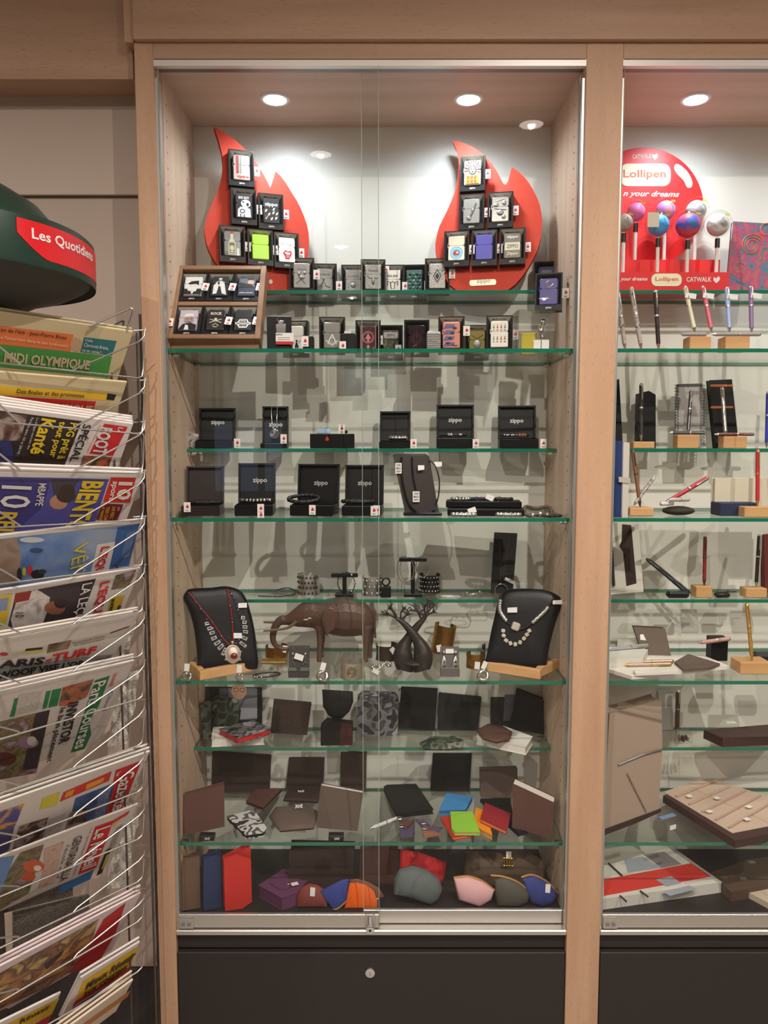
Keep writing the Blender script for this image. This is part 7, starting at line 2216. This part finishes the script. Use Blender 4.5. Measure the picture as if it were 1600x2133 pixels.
ph_dk = photo_mat('press_photo_dark', [(48, 36, 34), (110, 78, 66), (176, 160, 156), (66, 50, 46)], 34)
ph_gr = photo_mat('press_photo_green', [(74, 88, 54), (130, 124, 84), (110, 76, 66), (160, 150, 160)], 30)
ph_or = photo_mat('press_photo_orange', [(40, 46, 36), (198, 96, 60), (150, 110, 84), (60, 56, 46)], 40)
ph_bl = photo_mat('press_photo_blue', [(60, 96, 160), (110, 140, 190), (150, 168, 196), (170, 172, 184)], 8)
paper('white sports paper with yellow headline on brown and red corner badge, third tier', (277, 884), (0, 846), (226, 218, 214), [
    ('p', (54, 42, 40), [(-40, 850), (171, 877), (126, 990), (-40, 985)]), ('p', ph_dk, [(-30, 853), (57, 866), (41, 918), (-30, 917)]), ('p', (54, 58, 112), [(-30, 917), (24, 918), (31, 985), (-30, 985)]),
    ('t', Yl, 'Kanté', (86, 869), (60, 943), (116, 874), .03), ('t', Yl, 'tout pour', (119, 875), (97, 950), (136, 878), .03), ('t', Yl, 'PSG prêt à', (141, 878), (112, 954), (163, 881), .03),
    ('t', Wt, 'Le budget mercato des', (74, 869), (54, 934), (80, 870), 0.0), ('t', Wt, 'Parisiens entre 150 et 200 M€ !', (64, 868), (32, 948), (70, 869), 0.0), ('t', Bk, 'SPÉCIAL TR', (173, 882), (131, 992), (194, 885), .02),
    ('p', (212, 40, 48), [(217, 882), (266, 889), (235, 949), (186, 944)]), ('t', Wt, 'FOOT', (205, 887), (191, 944), (234, 891), .04), ('t', Wt, 'Le', (246, 888), (242, 900), (256, 890), .02), ('t', Rd, 'LE QUOTIDIEN DU SPORT', (206, 884), (178, 941), (210, 885), 0.0),
    ('p', ph_or, [(173, 948), (233, 952), (222, 985), (162, 985)])], 3, spread=.002, short='sports paper with yellow headline on brown')
paper('white sports paper with blue jersey photo and red badge, fourth tier', (299, 986), (0, 976), (222, 214, 208), [
    ('p', (84, 82, 160), [(-40, 992), (227, 998), (196, 1094), (-40, 1112)]), ('p', (66, 62, 130), [(-30, 997), (105, 999), (98, 1030), (84, 1060), (40, 1100), (-30, 1108)]),
    ('e', (188, 142, 112), (122, 1046, 19, 15)), ('e', (66, 52, 44), (137, 1032, 20, 15)), ('p', (70, 66, 72), [(105, 998), (165, 999), (150, 1024), (112, 1030)]), ('e', (66, 52, 44), (140, 1024, 16, 16)),
    ('t', Wt, 'MBAPPE', (80, 1005), (72, 1052), (96, 1006), .01), ('t', Wt, '10', (2, 1009), (-2, 1056), (66, 1012), .01), ('t', (222, 186, 40), 'REL', (-4, 1064), (-14, 1114), (36, 1066), .03),
    ('t', (226, 194, 40), 'BIENTO', (171, 1000), (131, 1106), (217, 1002), .035), ('p', (214, 46, 40), [(231, 994), (283, 995), (270, 1047), (214, 1045)]), ('t', Wt, '10', (246, 1002), (240, 1040), (276, 1003), .03), ('t', Wt, 'sport', (231, 1000), (222, 1040), (245, 1002), .03),
    ('p', (120, 30, 36), [(212, 1048), (257, 1050), (244, 1084), (200, 1082)]), ('t', Yl, 'A MARSE', (212, 1054), (205, 1082), (218, 1055), 0.0), ('t', Yl, 'TRES CHA', (221, 1054), (214, 1083), (228, 1055), 0.0), ('t', Yl, 'UN MERC', (233, 1054), (227, 1080), (240, 1055), 0.0), ('t', Wt, 'OM', (245, 1054), (243, 1062), (249, 1055), 0.0)], 1, short='sports paper with blue jersey photo')
paper('newspaper with blue sky cycling photo and white title box, fifth tier', (300, 1082), (0, 1116), (214, 208, 202), [
    ('p', ph_bl, [(-40, 1127), (292, 1090), (268, 1182), (40, 1220), (-40, 1228)]), ('p', (60, 98, 160), [(245, 1098), (290, 1091), (268, 1178), (228, 1182)]), ('p', photo_mat('press_road', [(136, 112, 98), (160, 140, 124), (118, 100, 90)], 16), [(-40, 1127), (36, 1120), (44, 1160), (36, 1215), (-40, 1226)]),
    ('p', (222, 216, 212), [(203, 1134), (240, 1128), (225, 1193), (188, 1197)]), ('t', Rd, "L'EQU", (207, 1139), (192, 1196), (229, 1136), .03), ('t', (222, 200, 50), 'VEN', (154, 1134), (141, 1206), (182, 1126), .0),
    ('t', Wt, "A L'ASS", (178, 1156), (166, 1206), (186, 1155), 0.0), ('e', (204, 60, 66), (62, 1188, 6, 11)), ('e', (40, 38, 44), (78, 1196, 14, 10)), ('e', (60, 60, 60), (88, 1190, 9, 5)), ('e', (206, 186, 70), (50, 1190, 4, 9)), ('e', (58, 82, 116), (75, 1146, 14, 5)), ('e', (196, 206, 214), (66, 1124, 26, 6)), ('e', (46, 40, 44), (40, 1196, 5, 14)),
    ('t', Rd, "L'EQUIPE", (270, 1088), (291, 1084), (270, 1084), .02), ('p', newsprint('sky_print', (62, 98, 156), (150, 170, 200), 700, .6, .7), [(264, 1110), (282, 1104), (268, 1160), (250, 1164)])])
paper('newspaper with white-shirted player photo and red rotated title, sixth tier', (292, 1183), (0, 1231), (214, 208, 202), [
    ('p', (64, 54, 60), [(33, 1236), (200, 1205), (160, 1312), (10, 1330)]), ('p', photo_mat('press_shirt', [(196, 186, 180), (222, 216, 212), (160, 150, 146)], 30), [(40, 1234), (78, 1228), (104, 1244), (100, 1270), (88, 1300), (30, 1322), (22, 1290)]), ('p', (150, 50, 48), [(32, 1236), (66, 1230), (60, 1250), (28, 1256)]),
    ('e', (150, 100, 78), (114, 1266, 22, 14)), ('e', (58, 46, 42), (126, 1256, 14, 11)), ('t', (60, 50, 60), '10', (31, 1275), (30, 1285), (50, 1274), .01),
    ('t', Wt, 'LA LEÇON', (166, 1216), (142, 1312), (192, 1211), .015), ('t', Rd, "L'EQUIPE", (205, 1213), (182, 1308), (229, 1208), .035),
    ('p', (214, 186, 60), [(-40, 1248), (26, 1236), (12, 1300), (-40, 1310)]), ('p', (136, 152, 186), [(-40, 1254), (18, 1244), (14, 1270), (-40, 1280)]),
    ('p', ph_gr, [(241, 1198), (284, 1186), (268, 1222), (231, 1228)]), ('p', (206, 176, 46), [(231, 1244), (259, 1239), (238, 1302), (214, 1306)]), ('t', Bk, "avant l'E", (232, 1246), (220, 1302), (242, 1244), .02), ('t', Bk, 'ur', (244, 1262), (238, 1290), (252, 1260), .02)])
paper('racing paper with black and red slanted title, seventh tier', (288, 1279), (0, 1332), (206, 198, 188), [
    ('p', (150, 146, 144), [(-40, 1394), (236, 1362), (228, 1376), (-40, 1432)]), ('t', (40, 34, 36), 'ARIS', (-6, 1391), (89, 1382), (0, 1375), .04), ('t', (204, 44, 44), '-TURF', (92, 1381), (196, 1360), (98, 1364), .04),
    ('t', Bk, "WOOP VISE L'OR", (-8, 1413), (174, 1386), (-6, 1398), .035), ('t', Bk, 'GRAND PRIX DE SAINT-CLOUD', (22, 1397), (125, 1383), (22, 1394), .01), ('p', photo_mat('press_brown', [(70, 56, 46), (120, 92, 70), (150, 130, 110)], 40), [(101, 1342), (149, 1333), (142, 1351), (97, 1360)]),
    ('t', Bk, 'Nocturnes de Cabourg', (150, 1341), (217, 1326), (150, 1337), .01), ('t', Bk, 'des chevaux à suivre', (153, 1345), (215, 1331), (153, 1342), .01), ('p', (206, 200, 60), [(26, 1363), (88, 1357), (88, 1350), (54, 1353), (50, 1359)]), ('p', Bk, [(52, 1356), (88, 1352), (89, 1348), (54, 1351)]), ('e', (186, 60, 60), (8, 1362, 9, 4)),
    ('p', (120, 30, 34), [(230, 1317), (270, 1303), (268, 1306), (228, 1320)]), ('t', Bk, 'TIRELIRE', (197, 1374), (230, 1367), (197, 1371), .0), ('t', Bk, '1.200.000 €', (191, 1385), (232, 1376), (192, 1380), .02)], 2, spread=.001, short='racing paper with black and red title')
paper('racing paper with green rotated masthead and jockey photo, eighth tier', (279, 1377), (0, 1440), (206, 198, 190), [
    ('p', (42, 122, 72), [(198, 1417), (229, 1407), (206, 1470), (186, 1500), (190, 1530), (176, 1560), (147, 1568)]), ('t', Wt, 'Paris Courses', (194, 1421), (153, 1560), (221, 1414), .02),
    ('t', Bk, 'INVESTOR', (141, 1464), (120, 1550), (164, 1459), .03), ('t', Bk, 'le bon placement', (121, 1475), (92, 1588), (137, 1471), .02), ('p', (40, 126, 72), [(109, 1437), (128, 1433), (119, 1470), (100, 1474)]),
    ('p', ph_or, [(130, 1432), (196, 1414), (180, 1452), (136, 1470), (122, 1470)]), ('p', fac(grey_p), [(40, 1446), (88, 1440), (78, 1478), (26, 1492)]), ('p', (46, 126, 76), [(30, 1455), (38, 1453), (30, 1492), (20, 1494)]), ('p', (46, 126, 76), [(96, 1440), (106, 1438), (97, 1474), (88, 1477)]),
    ('p', ph_gr, [(-40, 1512), (104, 1478), (76, 1610), (-40, 1630)]), ('p', (58, 48, 54), [(74, 1486), (104, 1478), (76, 1600), (46, 1604)]), ('e', (150, 120, 150), (58, 1546, 22, 12)), ('e', (206, 196, 186), (66, 1543, 10, 10)), ('e', (94, 50, 42), (10, 1580, 24, 14)), ('t', Rd, 'QUINTÉ', (236, 1402), (224, 1430), (246, 1399), .02), ('t', (70, 80, 150), 'Cloud', (228, 1440), (212, 1480), (236, 1438), 0.0)], 2, spread=.001, h=.20, short='racing paper with green masthead')
paper('regional paper with red rotated masthead and blue photo, ninth tier', (312, 1566), (0, 1674), (212, 204, 196), [
    ('p', (200, 40, 40), [(241, 1604), (295, 1584), (252, 1692), (219, 1700)]), ('t', Wt, 'Gazette', (250, 1612), (231, 1690), (282, 1600), .02), ('t', Wt, 'La', (243, 1608), (240, 1616), (252, 1604), .02),
    ('p', (206, 52, 46), [(132, 1650), (233, 1606), (227, 1626), (124, 1670)]), ('p', (226, 156, 50), [(180, 1634), (218, 1618), (214, 1628), (178, 1645)]), ('p', (226, 150, 44), [(138, 1650), (156, 1643), (150, 1656), (134, 1662)]),
    ('p', (206, 194, 60), [(89, 1662), (126, 1649), (118, 1676), (82, 1686)]), ('p', photo_mat('press_blue_deep', [(50, 76, 128), (74, 104, 150), (44, 60, 110)], 20), [(157, 1662), (239, 1630), (218, 1704), (180, 1716), (150, 1690)]), ('p', newsprint('blue_print', (54, 84, 140), (190, 200, 216), 500, .6, .8), [(206, 1648), (232, 1640), (216, 1700), (196, 1708)]), ('t', (206, 180, 170), 'COUR', (234, 1676), (228, 1700), (242, 1673), 0.0),
    ('p', ph_dk, [(146, 1692), (182, 1682), (177, 1714), (134, 1734)]), ('p', photo_mat('press_sun', [(72, 72, 126), (86, 84, 140), (226, 160, 50), (70, 66, 120)], 24), [(-40, 1702), (50, 1674), (32, 1718), (-40, 1740)]), ('p', ph_dk, [(40, 1720), (101, 1702), (88, 1748), (26, 1770)]), ('p', (86, 84, 130), [(-40, 1740), (30, 1720), (18, 1770), (-40, 1800)]), ('p', fac(grey_p), [(104, 1706), (138, 1692), (122, 1736), (92, 1746)])], 2, spread=.002, short='regional paper of the ninth tier')
paper('regional paper with red masthead and orange jockey photo, tenth tier', (287, 1676), (0, 1786), (208, 200, 192), [
    ('p', (206, 42, 44), [(198, 1722), (237, 1708), (200, 1807), (162, 1822)]), ('t', Wt, 'Le Réveil', (199, 1727), (168, 1812), (231, 1716), .02), ('t', Bk, 'GENTIANA ELLA', (154, 1743), (122, 1836), (172, 1738), .01), ('t', Bk, "l'école et d", (137, 1760), (116, 1828), (145, 1758), .0), ('t', Bk, 'Le quotidien politique', (186, 1726), (150, 1822), (192, 1724), .0),
    ('p', (56, 126, 186), [(128, 1843), (196, 1811), (188, 1831), (121, 1862)]), ('p', ph_gr, [(42, 1776), (92, 1758), (60, 1860), (-10, 1900), (-20, 1870)]), ('e', (206, 96, 60), (70, 1804, 22, 13)), ('e', (226, 222, 216), (78, 1808, 8, 6)), ('e', (196, 90, 60), (58, 1826, 16, 9)), ('p', photo_mat('press_pink', [(186, 150, 132), (206, 176, 160), (170, 130, 114)], 50), [(92, 1768), (134, 1752), (112, 1838), (80, 1852), (92, 1800)]), ('p', (104, 138, 190), [(-40, 1794), (30, 1782), (0, 1860), (-40, 1880)]),
    ('p', (206, 190, 50), [(236, 1716), (252, 1700), (250, 1706), (238, 1722)]), ('p', (206, 60, 56), [(236, 1708), (270, 1688), (266, 1696), (232, 1716)]), ('p', Bk, [(221, 1770), (232, 1765), (212, 1818), (200, 1824)]), ('p', (206, 190, 50), [(222, 1780), (227, 1778), (215, 1808), (210, 1811)]), ('p', newsprint('strip_print', (190, 182, 172), (30, 26, 26), 500, .7, .9), [(242, 1724), (256, 1716), (238, 1762), (226, 1768)])])
paper('thick magazine with tan photo and red corner, eleventh tier', (293, 1861), (0, 2014), (222, 206, 206), [
    ('p', photo_mat('press_tan', [(196, 156, 84), (176, 120, 80), (96, 74, 66), (206, 176, 110)], 24), [(-40, 2048), (206, 1914), (188, 1968), (145, 2024), (90, 2060), (-40, 2120)]), ('p', (196, 46, 50), [(216, 1914), (262, 1880), (240, 1945), (205, 2006), (142, 2028), (188, 1965)]), ('p', (66, 56, 60), [(92, 2008), (135, 1975), (128, 1990), (96, 2020)])], 2, cat='magazine', h=.17, spread=.001, short='thick magazine with red corner')
paper('yellow puzzle magazine with bold black title, low on the carousel', (291, 1963), (168, 2038), (226, 218, 214), [
    ('p', (222, 182, 44), [(172, 2044), (289, 1970), (272, 2012), (156, 2086)]), ('p', (196, 36, 40), [(156, 2086), (272, 2012), (266, 2024), (150, 2098)]), ('p', (64, 84, 150), [(150, 2100), (266, 2026), (252, 2060), (160, 2120)]), ('t', Bk, 'Mieux Réussir', (176, 2062), (278, 1994), (182, 2046), .03), ('t', Bk, 'aux courses', (172, 2076), (262, 2018), (175, 2066), .01)], 1, cat='magazine', L=1.0, x0=1.0, h=.13, spread=.002, short='yellow puzzle magazine')
paper('yellow magazine at the lower picture edge', (126, 2069), (-60, 2160), (226, 218, 214), [
    ('p', (220, 180, 40), [(-40, 2160), (124, 2078), (108, 2112), (-60, 2200)]), ('p', (196, 40, 44), [(60, 2140), (108, 2112), (98, 2134), (50, 2160)]), ('t', Bk, 'Réussir', (40, 2132), (104, 2098), (42, 2122), .02)], 0, cat='magazine', L=1.0, x0=1.0, h=.13, yr=-.20)
paper('cream magazine with orange cover at the carousel foot', (277, 2042), (150, 2135), (222, 206, 186), [
    ('p', (196, 130, 70), [(120, 2170), (272, 2062), (266, 2076), (110, 2190)])], 2, cat='magazine', L=1.3, h=.10, spread=.002, short='cream magazine with orange cover')
# wires: each tier has a front rail, two struts rising from it, and a bent end
TIERS = [(677, 651, 692, 757, 790), (790, 776, 797, 880, 905), (880, 846, 884, 980, 986), (980, 976, 986, 1098, 1082), (1098, 1116, 1082, 1215, 1177), (1210, 1231, 1183, 1326, 1272), (1310, 1332, 1279, 1432, 1362), (1410, 1440, 1377, 1536, 1450), (1500, 1545, 1466, 1648, 1545), (1620, 1674, 1566, 1756, 1640), (1740, 1786, 1676, 1862, 1738), (1830, 1900, 1770, 1968, 1825), (1940, 2014, 1861, 2080, 1906), (2040, 2110, 1965, 2185, 2010)]
VR = Plane(P(300, 1066, YR), ND)
for i, (_, yl, yr, rl, rr) in enumerate(TIERS):
    sl = (rr - rl) / 300.0
    at = lambda x, dy=0.0, off=.008: VR(x, rl + sl * x + dy, off)
    tr_ = thing('x', 'x', None) if False else None
    dy_end = -(rr - yr) * .84
    MB().tube([at(-90), at(0), at(150), at(280), at(290, -4), at(293, dy_end * .25), at(295, dy_end * .9), at(290, dy_end)], .0017, 6).build('front_rail', wire_m, rack, 60)
    if i > 12:
        continue
    MB().tube([at(148, -1), at(156, -7), at(284, dy_end * .92), at(295, dy_end * 1.08), at(297, dy_end * 1.3)], .0017, 6).build('strut', wire_m, rack, 60)
    MB().tube([at(38, -1), at(30, -7), at(-60, dy_end * .9)], .0017, 6).build('strut', wire_m, rack, 60)
    MB().tube([VR(285, yr - 4, -.012), VR(312, yr - 6, -.012)], .0015, 5).build('cross_wire', wire_m, rack, 60)
for x0, x1, off in ((292, 318, -.010), (304, 322, -.03), (268, 300, -.06)):
    top, bot = VR(x0, 692, off), VR(x1, 2120, off)
    bot.x, bot.y = top.x, top.y
    bot.z = .12
    MB().tube([top, bot], .002, 6).build('upright', wire_dk, rack, 60)
MB().tube(spline([VR(186, 680, .0), VR(262, 646, .0), VR(272, 643, .0), VR(277, 650, .0), VR(270, 690, -.01)], 3), .0021, 6).build('top_loop', wire_m, rack, 60)
MB().tube(spline([VR(236, 684, -.02), VR(268, 666, -.02), VR(270, 672, -.02), VR(268, 690, -.02)], 3), .0017, 6).build('top_loop', wire_dk, rack, 60)
# papers on the carousel's far faces, seen through the wires
ng = newsprint('far_newsprint', (104, 95, 86), (40, 36, 34), 420, .8, .8)
ngl = newsprint('far_newsprint_pale', (206, 198, 186), (70, 64, 60), 420, .8, .6)
for (x0, y0, x1, y1, off, m, lab) in ((-40, 1530, 262, 1660, -.17, ng, 'grey newspaper lying behind the wires above the ninth tier'), (-40, 1840, 250, 2020, -.17, ng, 'grey newspaper behind the wires above the thick magazine'), (130, 1980, 290, 2140, -.18, ng, 'dark newspaper behind the wires at the carousel foot')):
    q = [VR(x0, y1, off), VR(x1, y1 - (x1 - x0) * .3, off), VR(x1, y0 - (x1 - x0) * .3, off), VR(x0, y0, off)]
    t = thing('newspaper', lab, 'newspaper', q[0], 'newspapers on the carousel')
    MB().prism(q, -ND * .006).build('sheets', m, t)
rg = random.Random(3)
for (x0, y0, x1, y1, Yf, lab) in ((250, 1286, 283, 1384, -.030, 'pale folded newspaper end on the far face beside the racing papers'), (246, 1396, 289, 1548, -.026, 'crumpled pale newspaper on the far face under the green-masthead paper'), (262, 1585, 294, 1690, -.022, 'narrow pale newspaper end on the far face beside the ninth tier'), (244, 1700, 287, 1846, -.026, 'pale newspaper end on the far face beside the tenth tier')):
    t = thing('newspaper', lab, 'newspaper', P(x0, y1, Yf), 'newspapers on the carousel')
    pts = []
    ny = 8
    for i in range(ny + 1):
        f = i / ny
        for j in range(4):
            q = P(x0 + (x1 - x0) * j / 3 - 22 * f + rg.uniform(-3, 3), y0 + (y1 - y0) * f + 8 * (1 - j / 3), Yf + rg.uniform(-.008, .004))
            pts.append(q)
    b = MB()
    fs = [(i * 4 + j, i * 4 + j + 1, i * 4 + j + 5, i * 4 + j + 4) for i in range(ny) for j in range(3)]
    b.add(pts, fs)
    b.add([q + Vector((.001, .003, 0)) for q in pts], [f[::-1] for f in fs])
    b.build('sheets', ngl, t)
